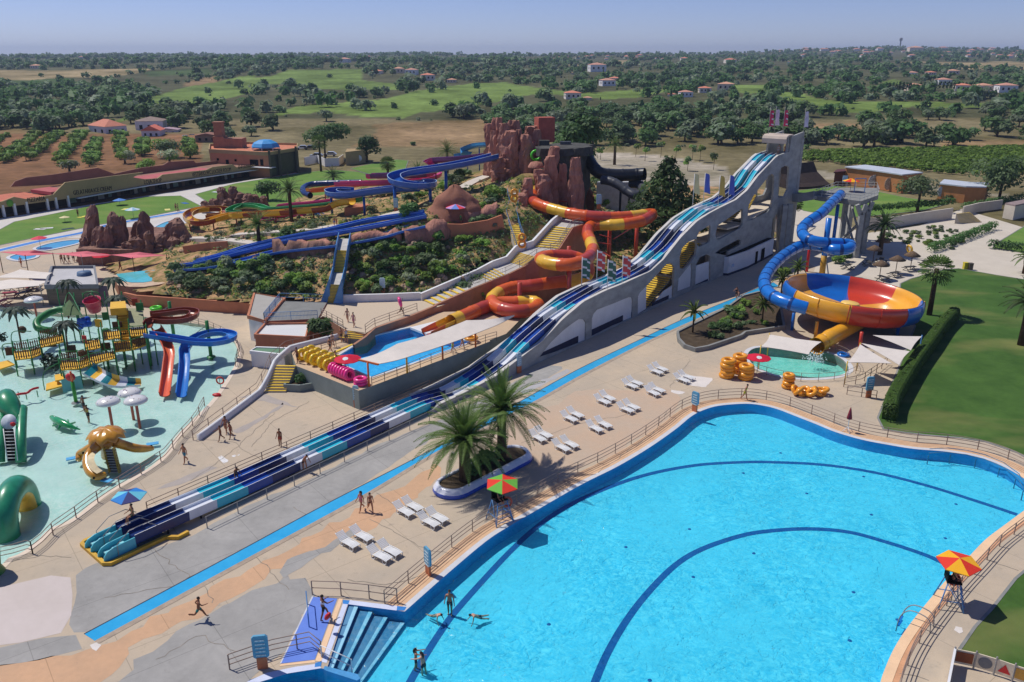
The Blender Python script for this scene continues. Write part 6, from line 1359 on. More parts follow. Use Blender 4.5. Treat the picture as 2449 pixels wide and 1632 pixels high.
# green monster slide with ladder
md=K2((90,300,ZK))[0];mt=thing('monster_slide','green dragon-shaped play slide with a dark ladder between white rails','play structure',md);M_DRG=mat('dragon_green',(44,150,100),.35,.12,1.5,.5,coat=.2,rgb2=(30,120,80))
for x,w_ in ((-5,.35),(170,.42)):P_=smoothpath(K2((x+20,60,2.6),(x+10,230,1.9),(x+8,380,1.0),(x+10,520,-.2)),4);MB().tube(P_,w_,10).build('flank',M_DRG,mt)
P_=smoothpath(K2((60,-60,3.4),(60,10,3.1),(110,90,2.6),(150,150,2.3),(60,190,2.0)),4);MB().tube(P_,0,12,rfn=lambda i:.6+.35*math.sin(i*.35)).build('head',M_DRG,mt)
MB().lathe([(0,.1),(.62,.05),(.66,-.05)],K2((72,175,2.45))[0],18,M=Matrix.Rotation(R(60),3,'X')).build('mouth_disc',mat('pale_disc',(200,210,216),.5),mt);MB().ball(K2((110,195,2.4))[0],(.25,.15,.2),8,5).build('tongue',M_RED,mt)
b=MB().add(K2((30,235,1.9),(115,235,1.9),(150,505,-.1),(60,510,-.1)),[(0,1,2,3)]);b.build('ladder_shaft',M_DARK,mt);b=MB()
for s in ((28,62),(120,150)):b.tube(K2((s[0],235,2.3),(s[1],505,.3)),.035,6)
for k in range(9):f=k/8;b.tube(K2((40+25*f,260+f*225,1.9-1.7*f),(122+25*f,258+f*225,1.9-1.7*f)),.03,5)
b.build('ladder',M_WHITE,mt)
# snake arch
sa=thing('snake_arch','huge ribbed green snake arch standing in the shallow pool','play structure',K2((80,1120,ZK))[0])
fA,fB=K2((52,1110,0),(232,850,0));P_=resample(smoothpath([fA.lerp(fB,f)+Vector((0,0,z)) for f,z in ((-.02,-.5),(0,.4),(.08,1.25),(.28,1.85),(.5,2.0),(.72,1.85),(.92,1.2),(1,.4),(1.02,-.5))],8),.12);sC=fA.lerp(fB,.5);MB().tube(P_,0,28,sm=True,rfn=lambda i:.88*(1.0+(.012 if i%2 else-.012)),cap=False).build('body',mat('snake_green',(44,150,108),.32,.1,1.5,.5,coat=.25,rgb2=(32,124,88)),sa)
MB().tube([sC+(p-sC)*.9 for p in P_],.8,20,cap=False).build('inner_lining',mat('yellow_lining',(236,180,66),.4),sa)
MB().tube([sC+(p-sC)*1.36 for p in P_[6:-6]],.05,6).build('belly_seam',mat('seam_green',(16,84,54),.4),sa)
# red wobble bridge
P_=smoothpath(K1((100,1385,.5),(160,1365,.7),(230,1355,.6),(270,1325,.9),(325,1310,.8)),4);wb=thing('balance_chain','red wavy balance beam on short posts between the dragon and the steps','play structure',P_[0]);MB().tube(P_,.12,8).build('beam',M_RED,wb)
for a,b_ in ((165,1400),(230,1410),(325,1390)):p=K1((a,b_,ZK))[0];MB().tube([p,p+Vector((0,0,.7))],.05,6).build('post',M_GREENP,wb)
gp=K1((650,1440,ZK))[0];t=thing('spray_post','thick green spray post with an orange top in front of the play tower','fountain',gp);MB().tube([gp,gp+Vector((0,0,2.2))],.17,10).build('post',mat('bright_green_post',(64,150,52),.4),t);MB().tube([gp+Vector((0,0,2.2)),gp+Vector((0,0,3.3))],.1,8).build('top',M_ORANGE,t);MB().lathe([(0,.12),(.4,.1),(.45,0)],gp,12).build('foot',M_CONC,t)
# artificial palms
M_APF=leafmat('artificial_frond',(58,76,56),(36,50,42),.1)
def playpalm(c,base,crown,label,n=14,L=1.7):
 b_=W(*N('c1',base),ZK);cr=WD(*N('c1',crown),b_.y);t=thing('artificial_palm',label,'palm',b_,'artificial palms of the play pool');MB().tube([b_,Vector((cr.x,cr.y,cr.z))],[.11,.08],8).build('trunk',M_BROWNP,t)
 q=MB()
 for k in range(n):
  a=2*math.pi*k/n+.3;el=.5*math.sin(k*2.3);d=Vector((math.cos(a),math.sin(a),0));s=Vector((-d.y,d.x,0))
  pp=[cr+d*(L*f)+Vector((0,0,L*(.45+el*.3)*f-L*.95*f*f)) for f in (0,.25,.5,.75,1)]
  for i in range(4):
   w0,w1=[.05,.26,.28,.2,.03][i],[.05,.26,.28,.2,.03][i+1]
   q.add([pp[i]-s*w0,pp[i]+Vector((0,0,.08)),pp[i]+s*w0,pp[i+1]-s*w1,pp[i+1]+Vector((0,0,.08)),pp[i+1]+s*w1],[(0,1,4,3),(1,2,5,4)],0)
 q.build('fronds' if False else 'frond_crown',M_APF,t)
playpalm('c1',(585,720),(568,405),'artificial palm standing before the grey wooden building');playpalm('c1',(1010,740),(955,385),'tall artificial palm right of the red bucket');playpalm('c1',(1010,900),(990,540),'artificial palm over the yellow chute')
playpalm('c1',(190,985),(125,640),'artificial palm at the far left beside the green tube');playpalm('c1',(590,1080),(550,760),'artificial palm in the middle of the picket decks')
for a,b_,r_ in ((430,1090,1.0),(400,1060,.8),(470,1120,.7),(790,930,.8),(0,880,.8)):
 p=K1((a,b_,.8))[0];q=MB();rr=random.Random(int(a))
 for k in range(90):
  d=Vector((rr.gauss(0,1),rr.gauss(0,1),rr.gauss(0,.8))).normalized()*r_*rr.uniform(.5,1);s=Vector((rr.gauss(0,1),rr.gauss(0,1),rr.gauss(0,1))).normalized()*.22;v=d.cross(s).normalized()*.12;q.add([p+d-s,p+d+v,p+d+s,p+d-v],[(0,1,2,3)])
 one(q,'artificial_bush',M_APF,{430:'dark artificial bush left of the picket deck',400:'smaller dark artificial bush behind the left one',470:'low dark artificial bush beside the yellow steps',790:'dark artificial bush under the middle deck',0:'dark artificial bush at the photo edge'}[a],'ornament','artificial bushes')
# railings round the splash pool
KR=[W(*N('c2',p_)) for p_ in ((1745,40),(1680,165),(1620,245),(1550,320),(1485,400),(1410,490),(1260,590),(1105,685),(940,790),(795,890),(640,1005),(470,1125),(370,1230),(280,1300))]
railing(KR,.95,M_RAIL,'splash_pool_railing',label='long thin brown railing along the near edge of the splash pool',bars=3,every=2.3)
railing([W(*N('c2',p_)) for p_ in ((280,1300),(240,1290),(110,1330),(-60,1365))],.95,M_RAIL,'gate_railing',label='grey railing at the splash pool entrance ramp',bars=3,every=1.8)
railing([W(*N('c1',p_)) for p_ in ((2010,1130),(2045,1000),(2010,920),(1890,850),(1780,805),(1560,745))],.95,M_RAIL,'splash_pool_railing',label='thin brown railing round the far corner of the splash pool by the blue loop',bars=3,every=1.6)
ringstrip(KID[:int(len(KID)*.75)],0,.45 if sum(KID[i].x*KID[(i+1)%len(KID)].y-KID[(i+1)%len(KID)].x*KID[i].y for i in range(len(KID)))>0 else-.45,.02,mat('cream_kerb_top',(222,204,184),.8,.05,1),'splash_pool_kerb')
p=W(*N('c1',(1880,1310)));t=thing('lifebuoy','orange-red lifebuoy hanging on the splash pool railing','lifebuoy',p)
MB().tube([p+Vector((.36*math.cos(a),.1,.75+.36*math.sin(a))) for a in np.linspace(0,6.283,20,endpoint=False)],.08,8,closed=True).build('ring',mat('lifebuoy_red',(214,84,60),.5),t);MB().bar(p,p+Vector((0,0,1)),.05).build('post',M_STEEL,t)
p=W(*N('c1',(1848,1380)));one(MB().ball(p+Vector((0,0,.12)),(.45,.3,.18)),'rescue_float',M_RED,'red rescue float lying on the deck by the splash pool','float')
p=W(*N('c1',(1330,637)),.2);one(MB().tube([p+Vector((.6*math.cos(a),.6*math.sin(a),.1)) for a in np.linspace(0,6.283,24,endpoint=False)],.2,10,closed=True),'swim_ring',mat('lime_vinyl',(90,214,60),.3),'lime green swim ring on the deck behind the brown spiral','swim ring')
gpost=W(*N('c3',(10,480)));one(MB().lathe([(0,3.0),(.75,2.6),(.9,1.6),(.75,.4),(.9,.1),(.95,0)],gpost+Vector((-.6,-.3,0)),18),'green_figure',mat('figure_green',(64,128,52),.4,.1,1),'rounded green ornament cut off by the left photo edge','ornament')
# ================================================================ SHOPS, HOUSES, PLAZA, RIGHT-HAND BUILDINGS
SA,SB=W(0,522),W(612,424);SD=(SB-SA).normalized();SN=Vector((-SD.y,SD.x,0))
def SH_(c,p,off=0.0):
 r=ray(*N(c,p));o=SA+SN*off;cc=Vector((0,0,CH));t=(o-cc).dot(SN)/r.dot(SN);q=cc+r*t;return ((q-o).dot(SD),q.z)
sh=thing('shop_arcade','long curved-parapet arcade of shops with tan fascia, dark fronts and red roofs','building',SA.lerp(SB,.5))
M_FASC=mat('tan_fascia',(176,152,112),.85,.06,.4,.2);M_ROSE=mat('rose_roof',(186,104,104),.85,.08,.4,.15);M_BPAR=mat('brown_parapet',(150,110,92),.85,.08,.4)
FB=[(-400,965),(50,907),(700,818),(1360,700),(2100,592),(2500,535)];FTp=[(2500,498),(2353,518),(2175,540),(2140,514),(1955,538),(1895,566),(1740,580),(1495,608),(1450,642),(1330,650),(1225,632),(1320,585),(960,630),(600,680),(545,735),(490,792),(330,822),(240,832),(130,812),(20,855),(-400,905)]
fb=[SH_('e5',p) for p in FB];ft=[SH_('e5',p) for p in FTp]
MB().wallpoly(fb+ft,[],SA,SD,.35).build('fascia',M_FASC,sh)
L_=fb[-1][0];s0=fb[0][0]
def sbox(a,c,o0,o1,z0,z1,nm,m):MB().prism([SA+SD*a+SN*o0,SA+SD*c+SN*o0,SA+SD*c+SN*o1,SA+SD*a+SN*o1],z0,z1,0,bottom=True).build(nm,m,sh)
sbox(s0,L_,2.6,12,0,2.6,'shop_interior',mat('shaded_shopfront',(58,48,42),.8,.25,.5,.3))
sbox(SH_('e5',(600,700))[0],L_,.35,12.5,2.75,3.0,'roof',M_BPAR)
sbox(s0,SH_('e5',(500,800))[0],.35,12.5,2.6,2.75,'roof',mat('orange_flat_roof',(196,112,84),.85))
sbox(SH_('e5',(1330,640))[0],SH_('e5',(2000,540))[0],.5,7,3.0,3.5,'roof',M_ROSE);sbox(SH_('e5',(480,780))[0],SH_('e5',(600,690))[0]+1,.5,8,3.0,3.7,'roof',M_ROSE)
bk_=[SH_('e5',p,13) for p in ((100,720),(140,670),(240,635),(500,605),(900,545),(1050,600),(1300,545),(1500,520),(1550,490),(1780,478),(1800,500),(2000,480),(2000,540),(1000,640),(500,700))]
MB().wallpoly(bk_,[],SA+SN*13,SD,.35).build('back_parapet',M_BPAR,sh)
MB().sweep([SA+SD*a+SN*-.25+Vector((0,0,z-.1)) for a,z in fb[2:]],[(-.5,0),(.4,0),(.4,-.18),(-.5,-.18)],pclosed=True).build('soffit_band',M_WHITE,sh)
for x,y in ((45,985),(150,970),(260,950),(450,925),(640,890),(530,915)):
 s=SH_('e5',(x,y))[0];MB().box(SA+SD*s+SN*.2+Vector((0,0,1.25)),(.45,.45,2.5),rz=math.atan2(SD.y,SD.x)).build('column',M_WHITE,sh)
for k in range(26):
 s=SH_('e5',(740,880))[0]+k*2.3
 if s<L_-2:MB().box(SA+SD*s+SN*2.5+Vector((0,0,1.2)),(.9 if k%3 else 1.5,.06,1.7+.3*(k%2)),rz=math.atan2(SD.y,SD.x)).build('shop_window',[mat('window_teal',(92,124,122),.3),mat('window_pale',(150,148,140),.4),M_DARK,mat('window_brown',(96,70,52),.5)][(k*3)%4],sh)
def facade_text(txt,p0,p1,hpx):
 vs,fs=textmesh(txt,1.0,.03);w=max(v.x for v in vs);s_0,z0=SH_('e5',p0);s_1,z1=SH_('e5',p1);h=hpx
 ex=SD*((s_1-s_0)/w)+Vector((0,0,(z1-z0)/w));MB().add([SA+SN*-.04+SD*s_0+Vector((0,0,z0))+ex*v.x+Vector((0,0,v.y*h))-SN*v.z for v in vs],fs).build('sign_lettering',mat('lettering_dark',(44,36,36),.6),sh)
facade_text('PIZZARIA',(252,862),(418,842),1.35);facade_text('GELATARIA.ICE CREAM',(675,795),(1028,748),1.35);facade_text('LOJA.SHOP',(1325,697),(1488,676),1.4);facade_text('VESTIÁRIO.WC.LOCKER ROOM',(1768,628),(2125,575),1.5);facade_text('ENFERMARIA.FIRST AID',(2190,555),(2440,520),1.3)
s_,z_=SH_('e5',(90,870));MB().lathe([(0,.05),(.7,.05),(.72,0)],SA+SD*s_+SN*-.05+Vector((0,0,z_)),18,M=Matrix.Rotation(math.atan2(SD.y,SD.x),3,'Z')@Matrix.Rotation(R(90),3,'X')).build('round_emblem',mat('emblem_green',(110,170,60),.6),sh)
# two-storey restaurant
rs=thing('restaurant','two-storey terracotta restaurant with a blue dome, brick chimney and dark glazed wing','building',WD(610,420,236))
def at(px,d,z):p=WD(px,400,d);return Vector((p.x,p.y,z))
F_=[at(505,236,0),at(632,229,0),at(646,229,0),at(714,240,0),at(716,252,0),at(600,256,0),at(508,250,0)]
MB().prism(F_,0,6.3,0,1).build('wall',[mat('orange_terrace',(206,128,92),.8),mat('peach_render',(190,130,98),.85,.06,.5)],rs)
MB().sweep(F_,[(-.15,5.9),(-.15,6.9),(.15,6.9),(.15,5.9)],closed=True,pclosed=True).build('parapet',mat('tan_fascia',(176,152,112)),rs)
b=MB();b.add([at(648,228.8,.2),at(716,239.8,.2),at(716,239.8,6.0),at(648,228.8,6.0)],[(0,1,2,3)]);b.build('glazed_wing',mat('dark_glazing',(52,52,46),.3,.2,.6,.5),rs)
for px in (648,672,712):MB().box(at(px,228+(px-648)*.17,3.6)-Vector((0,.5,0)),(.5,.5,7.6)).build('pillar',mat('dark_pillar',(92,84,70),.7),rs)
c_=at(640,240,7.0);MB().lathe([(0,2.2),(1.8,2.0),(3.4,1.2),(4.0,.3),(4.0,0)],c_,8,sm=False).build('dome_canopy',mat('sky_blue_canopy',(60,152,214),.6,.05,1),rs)
for k in range(8):a=k*math.pi/4;MB().bar(c_+Vector((3.9*math.cos(a),3.9*math.sin(a),-1)),c_+Vector((3.9*math.cos(a),3.9*math.sin(a),.1)),.15).build('canopy_post',M_WHITE,rs)
ch=at(534,246,0);b=MB();b.prism([ch+Vector((a,c,0)) for a,c in ((-1.6,-1.6),(1.6,-1.6),(1.6,1.6),(-1.6,1.6))],6,9.5);b.prism([ch+Vector((a,c,0)) for a,c in ((-1.2,-1.2),(1.2,-1.2),(1.2,1.2),(-1.2,1.2))],9.5,13.2);b.prism([ch+Vector((a,c,0)) for a,c in ((-1.4,-1.4),(1.4,-1.4),(1.4,1.4),(-1.4,1.4))],13.2,13.6);b.build('chimney',mat('brick_chimney',(164,116,92),.9,.1,1),rs)
MB().prism([ch+Vector((a,c,0)) for a,c in ((1.6,-1.6),(7,-2.4),(7,2),(1.6,1.6))],6.2,9.0).build('upper_room',mat('brick_chimney',(164,116,92)),rs)
for px,d,z,w,h in ((605,230.3,3.9,1.6,1.5),(614,229.8,3.9,1.2,1.5),(627,229.1,4.0,.9,1.7),(545,233.6,3.2,.9,2.0),(523,234.8,4.2,.6,.6),(565,232.5,4.2,.6,.6)):MB().box(at(px,d,z),(w,.15,h),rz=-.35).build('window',M_DARK,rs)
MB().sweep([at(560,232,2.9),at(640,228,2.9),at(655,227.5,2.9)],[(-1.2,0),(1.2,0),(1.2,-.15),(-1.2,-.15)],pclosed=True).build('canopy_slab',M_WHITE,rs)
# houses behind
def house(px,d,w,l,h,rh,rz,label,roofc,hip=True,zb=0,wallc=(222,214,220)):
 p=at(px,d,zb);t=thing('house',label,'house',p);Mz=Matrix.Rotation(rz,3,'Z')
 T=lambda a,c,z:p+Mz@Vector((a,c,z))
 b=MB();b.prism([T(a,c,0) for a,c in ((-w/2,-l/2),(w/2,-l/2),(w/2,l/2),(-w/2,l/2))],zb,zb+h)
 if not hip:b.add([T(-w/2,-l/2,h),T(w/2,-l/2,h),T(0,-l/2,h+rh),T(-w/2,l/2,h),T(w/2,l/2,h),T(0,l/2,h+rh)],[(0,1,2),(5,4,3)])
 b.build('wall',mat('house_wall_%d_%d_%d'%wallc,wallc,.8,.04,.5),t)
 o=.35;e=[T(-w/2-o,-l/2-o,h+.02),T(w/2+o,-l/2-o,h+.02),T(w/2+o,l/2+o,h+.02),T(-w/2-o,l/2+o,h+.02)]
 k=(l/2-w/2) if hip else l/2+o;k=max(.2,k)
 MB().add(e+[T(0,-k,h+rh+.1),T(0,k,h+rh+.1)],[(0,1,4),(1,2,5,4),(2,3,5),(3,0,4,5),(3,2,1,0)]).build('roof',mat('tile_%d_%d_%d'%roofc,roofc,.85,.08,1.2),t)
 if h>2.2 and d<1100:
  for f in (-.3,0,.3):MB().box(T(f*w,-l/2-.03,h*.55),(w*.11,.08,h*.32),rz=rz).build('window',M_DARK,t)
  for f in (-.3,.1):MB().box(T(-w/2-.03,f*l,h*.55),(.08,l*.1,h*.32),rz=rz).build('window',M_DARK,t)
 return t
TR=(206,130,104)
house(272,352,9,14,4.2,2.4,.9,'white farmhouse with an orange hipped roof behind the orchard rows',TR)
house(376,362,11,9,5.5,1.5,.2,'white house with a flat grey roof beside the small gabled house',(150,128,116))
house(378,340,7,8,3.4,1.8,.15,'small white gabled house with a bright orange roof',(222,120,96),False)
house(413,352,9,6,2.6,.6,.15,'low pinkish outbuilding with a sloping roof next to the gabled house',(178,150,160),False)
house(506,322,8,6,3.0,.8,.1,'low brown shed beside the parking and the brick chimney',(150,104,88),False,0,(150,120,104))
# far villas: (px, py of base, width px, label bits)
VL=[(915,178,26,'cream villa, leftmost of the group above the golf slope'),(963,176,32,'tall pale villa with balconies in the group above the golf slope'),(993,180,34,'pale villa with an orange roof right of the tall one'),(1030,193,38,'white villa lowest in the group above the golf slope'),(1085,198,26,'small villa on the right end of the group above the golf slope'),(840,150,30,'white villa far off on the wooded ridge'),
      (1365,237,44,'large cream villa with a walled garden near the sandy track'),(1400,240,24,'small cream annex beside the large walled villa'),(1445,206,40,'stepped pale villa above the row of round trees'),(1462,196,30,'upper part villa with flat orange roof above the stepped one'),(1368,178,14,'small white house with an orange roof on the scrub slope'),(1420,172,46,'long pale villa with many windows on the scrub slope'),(1672,222,34,'pinkish villa with an orange roof by the right fairway'),(1720,216,44,'white villa with a long orange roof by the right fairway'),(1628,232,36,'cream villa with a hedge and tall cypresses'),(1595,232,22,'low annex left of the cypress villa'),
      (2155,218,40,'white walled house behind the cypress row'),(2222,204,38,'long low building with a brown roof above the dark cypresses'),(2268,218,40,'peach villa left of the three with loggias'),(2316,220,44,'peach villa with loggias in the middle of the three'),(2370,222,50,'peach villa with loggias on the right of the three'),(2436,220,40,'orange-roofed villa at the right photo edge'),(2320,196,22,'small orange house above the loggia villas'),(2147,182,28,'cream villa with a flat roof on the green slope'),(2190,180,24,'cream villa right of the flat-roofed one'),(2240,178,30,'pale orange villa upper right of the slope'),(1868,155,26,'white modern house on the left of the far slope'),(1725,152,30,'white flat house in the far woods'),(2146,128,36,'white villa on bare ground near the hilltop'),(2064,122,20,'pale house left of the hilltop water tower'),(1620,146,22,'ochre house at the edge of the far field'),(130,165,26,'pale low farm building by the dry field')]
for i,(px,py,wp,lab) in enumerate(VL):
 x,d,z=TGA([px],[py]);d=float(d[0]);x=float(x[0]);z=float(z[0]);w=wp*d/1973
 p=Vector((x,d,z));k=[(222,140,112),(214,160,130),(206,150,128)][i%3];big=wp>30
 house(px,d,w*.8,w*.6,w*(.34 if big else .28),w*.1,(i*37%60-30)/100,lab,k,True,z-.3,[(232,220,206),(238,234,232),(228,206,188)][(i*2)%3])
for px,py,wp in [(1310+rnd.random()*330,136+rnd.random()*9,rnd.uniform(8,14)) for _ in range(26)]+[(1850+rnd.random()*600,118+rnd.random()*22,rnd.uniform(8,15)) for _ in range(48)]+[(40+rnd.random()*900,134+rnd.random()*12,rnd.uniform(6,11)) for _ in range(22)]:
 x,d,z=TGA([px],[py]);d=float(d[0])
 if not np.isfinite(d):continue
 w=wp*d/1973;z=float(z[0]);p=Vector((float(x[0]),d,z));b=MB().prism([p+Vector((a*w/2,c*w/2.6,0)) for a,c in ((-1,-1),(1,-1),(1,1),(-1,1))],z-2,z+w*.32,1)
 b.add([p+Vector((a*w*.54,c*w*.43,w*.32)) for a,c in ((-1,-1),(1,-1),(1,1),(-1,1))]+[p+Vector((-w*.2,0,w*.46)),p+Vector((w*.2,0,w*.46))],[(0,1,5,4),(1,2,5),(2,3,4,5),(3,0,4)],0)
 one(b,'distant_house',[mat('far_tile',(206,140,116),.85),mat('far_wall',(228,222,214),.8)],'tiny pale house with an orange roof among the trees of the far ridge','house','houses scattered on the far ridge')
for px,py,h,lab in ((2152,116,22,'grey water tower with a wide head on the hilltop'),(2058,114,14,'slender leaning mast on the hilltop left of the water tower')):
 x,d,z=TGA([px],[py]);p=Vector((float(x[0]),float(d[0]),float(z[0])));k=float(d[0])/1973;one(MB().lathe([(1.6*k,-5),(1.4*k,h*.7*k),(3.2*k,h*.76*k),(3.2*k,h*k),(0,h*1.03*k)] if h>20 else [(.8*k,-5),(.6*k,h*k),(1.8*k,h*k),(0,h*1.1*k)],p,10),'water_tower' if h>20 else 'radio_mast',mat('tower_grey',(120,116,120),.8),lab,'tower')
# cars by the restaurant
def car(px,py,rz,c,label):
 p=W(px,py);t=thing('parked_car',label,'car',p,'cars parked by the restaurant');Mz=Matrix.Rotation(rz,3,'Z');T=lambda a,b_,z:p+Mz@Vector((a,b_,z))
 prof=[(-2.1,.35),(-2.15,.8),(-1.2,.95),(-.6,1.5),(1.1,1.5),(1.9,.95),(2.1,.8),(2.1,.35)]
 n=len(prof);b=MB().add([T(a,-.85,z) for a,z in prof]+[T(a,.85,z) for a,z in prof],[(i,(i+1)%n,n+(i+1)%n,n+i) for i in range(n)]+[tuple(range(n))[::-1],tuple(n+i for i in range(n))]);b.build('body',mat('car_%d_%d_%d'%c,c,.25,.03,1,.5,coat=.5),t)
 b=MB()
 for s in (-.87,.87):b.add([T(a,s,z) for a,z in ((-1.0,1.0),(-.5,1.42),(1.0,1.42),(1.6,1.0))],[(0,1,2,3)])
 b.build('side_glass',M_DARK,t)
 for a in (-1.3,1.3):
  for s in (-.8,.8):MB().lathe([(0,-.1),(.33,-.1),(.33,.1),(0,.1)],T(a,s,.33),12,M=Mz@Matrix.Rotation(R(90),3,'X')).build('wheel',M_BLACK,t)
car(458,331,.2,(40,42,46),'black car parked beside the white houses');car(442,333,.4,(210,210,212),'white car parked left of the black one');car(790,374,.1,(220,220,222),'white pickup parked behind the white wall');car(757,377,.1,(170,176,186),'silver car left of the white pickup');car(742,358,.2,(60,62,70),'dark car parked under the round pine');car(723,358,.2,(224,224,224),'white van at the left of the parking')
one(MB().sweep([W(729,396),W(760,390),W(778,399),W(810,397),W(822,388)],[(.1,0),(.1,2.4),(-.1,2.4),(-.1,0)],cap=True),'service_wall',M_WHITE,'white wall hiding the parking behind the lawn','wall')
sb_=thing('round_window_shed','low tan shed with an arched white window beside the dark tree','building',W(850,394));MB().prism([W(828,396),W(873,390),W(878,382),W(832,386)],0,4.0).build('wall',M_FASC,sb_);p=W(859,391.5)+Vector((0,-.25,1.6));MB().lathe([(0,.05),(1.0,.05),(1.0,0)],p,16,M=Matrix.Rotation(R(90),3,'X')).build('round_window',M_WHITE,sb_)
# wooden flat-roofed hut by the splash pool
hp_=[W(*N('c1',p),2.9) for p in ((385,432),(830,428),(802,268),(440,272))];ht=thing('flat_roof_hut','square hut with weathered wood walls and a grey parapet roof behind the play tower','building',(hp_[0]+hp_[1])/2*1)
MB().prism(hp_,0,2.5,0,1).build('wall',[mat('pale_grey_roof',(190,188,188),.85,.06,.6),mat('weathered_planks',(128,120,104),.85,.15,1,.15,rgb2=(96,90,80),mapsc=(.3,.3,5))],ht)
MB().sweep(hp_,[(-.16,2.3-2.9),(-.16,0),(.16,0),(.16,2.3-2.9)],closed=True,pclosed=True).build('parapet',mat('grey_parapet',(128,130,134),.8,.06,1),ht)
p=W(*N('c1',(720,350)),2.5);MB().lathe([(0,.5),(.9,.5),(1.0,0)],p,16).build('roof_tank',mat('slate_blue',(84,110,140),.6),ht);MB().tube([p,p+Vector((0,0,3.0))],.03,5).build('antenna',M_STEEL,ht)
# pink shade sails and cream sails of the picnic corner
M_PINKS=mat('pink_sail_cloth',(222,120,128),.8,.04,1,.15)
sail(N('c1',(-10,152),(300,138),(480,168),(215,188)),(3.3,3.9,3.3,3.7),'left pink shade sail of the row of three',M_PINKS,'pink sails in a row',(0,3),pm=M_BROWNP)
sail(N('c1',(450,168),(740,145),(965,180),(700,196)),(3.3,3.9,3.3,3.7),'middle pink shade sail of the row of three',M_PINKS,'pink sails in a row',(0,),pm=M_BROWNP)
sail(N('c1',(940,178),(1185,153),(1420,181),(1130,207)),(3.3,3.9,3.3,3.7),'right pink shade sail of the row of three, nearest the brown rocks',M_PINKS,'pink sails in a row',(3,2),pm=M_BROWNP)
sail(N('c1',(-60,372),(170,302),(445,330),(395,382)),(2.9,3.3,2.9,2.9),'upper cream sail over the picnic corner',group='cream sails over the picnic corner',posts=(2,))
sail(N('c1',(-200,420),(100,385),(430,400),(340,440),(-40,480)),(2.9,2.9,2.9,2.8,2.7),'lower cream sail beside the wooden hut',group='cream sails over the picnic corner',posts=(3,))
def table(p,rz,label,c,group):
 t=thing('picnic_table',label,'picnic table',p,group,rz);m_=mat('table_%d_%d_%d'%c,c,.6,.1,2)
 MB().box((0,0,.74),(1.8,.75,.05)).build('tabletop',m_,t,local=True)
 for s in (-1,1):MB().box((0,s*.75,.44),(1.8,.28,.05)).build('bench',m_,t,local=True)
 for s in (-.65,.65):MB().bar((s,-.8,0),(s,.25,.72),.07).bar((s,.8,0),(s,-.25,.72),.07).build('leg',m_,t,local=True)
 return t
for k,(a,b_) in enumerate(((60,495),(90,540),(210,490),(260,465),(200,540),(30,610),(300,480))):table(W(*N('c1',(a,b_))),.3*k,'%s picnic table under the cream sails, %s'%('dark red' if k%2 else 'dark grey',('nearest the left edge','second row left','centre','back right','front centre','lowest by the mushroom','far right by the hut')[k]),(150,40,56) if k%2 else (60,58,64),'picnic tables under the sails')
parasol(W(*N('c1',(880,290)))-Vector((0,0,0)),1.35,2.4,[(214,30,56)],'red parasol near the steps behind the hut')
def closed_or(p):pass
parasol(W(*N('e5',(1230,1010))),1.5,2.3,[(150,196,214),(214,224,228)],'pale blue and white parasol behind the brown spires');parasol(W(*N('e5',(1105,890))),1.4,1.6,[(90,140,210)],'blue parasol on the far lawn');parasol(W(*N('e5',(600,1045))),1.0,1.3,[(226,214,160)],'cream beach umbrella tilted on the far lawn');parasol(W(*N('e5',(375,1285))),1.3,2.2,[(226,70,90)],'pink-red parasol beside the small left pool')
for k,(a,b_,c) in enumerate(((370,1108,(220,216,214)),(430,1100,(224,222,224)),(625,1105,(44,70,80)),(760,995,(226,214,90)),(1150,925,(214,208,120)),(1540,930,(220,210,130)),(1700,870,(60,110,170)),(1990,768,(210,214,220)))):one(MB().box(W(*N('e5',(a,b_)),.06),(2.2,1.1,.04),rz=.4*k),'beach_towel',mat('towel_%d'%k,c,.9),'%s towel spread on the far lawn, %s'%(('white','pale','dark teal','yellow','straw yellow','lemon','blue','light grey')[k],('front left','beside the front left one','near the tall spire','by the standing figure','under the blue parasol','near the stream','by the path corner','beyond the path')[k]),'towel','towels on the far lawn')
# right side: stage, long orange building, steps, wall
M_OCH=mat('ochre_cladding',(190,128,78),.8,.08,.6);M_WROOF=mat('white_sheet_roof',(196,202,210),.5,.06,.5)
def lb(c,front,h,dep,label,nm='long_building'):
 P_=[W(*N(c,p)) for p in front];d=(P_[-1]-P_[0]).normalized();n=Vector((-d.y,d.x,0));t=thing(nm,label,'building',(P_[0]+P_[-1])/2);q=P_+[p+n*dep for p in P_[::-1]]
 MB().prism(q,0,h).build('wall',M_OCH,t);o=[p-n*.4 for p in P_]+[p+n*(dep+.4) for p in P_[::-1]];MB().prism(o,h+.02,h+.3,bottom=True).build('roof',M_WROOF,t);return t,P_,n
t,P_,n=lb('e8',((960,585),(1200,620),(1400,655)),4.3,7,'long ochre building with a white sheet roof behind the tube tower')
for f,c in ((.5,(196,188,190)),(.78,(200,170,150))):q=P_[0].lerp(P_[2],f)-n*.12;b=MB();b.ball(q+Vector((0,0,1.8)),(.9,.06,1.5));b.ball(q+Vector((.6,0,3.0)),(.5,.06,.5));b.build('wall_mural',mat('mural_%d'%c[1],c,.8,.3,3),t)
t,P_,n=lb('e8',((1680,705),(1885,730),(2040,735)),3.6,7,'shorter ochre building with a white roof right of the grey-green tree');q=P_[0].lerp(P_[1],.1)-n*.12;MB().ball(q+Vector((0,0,2)),(.8,.06,1.2)).build('wall_mural',mat('mural_200',(200,200,206),.8,.3,3),t)
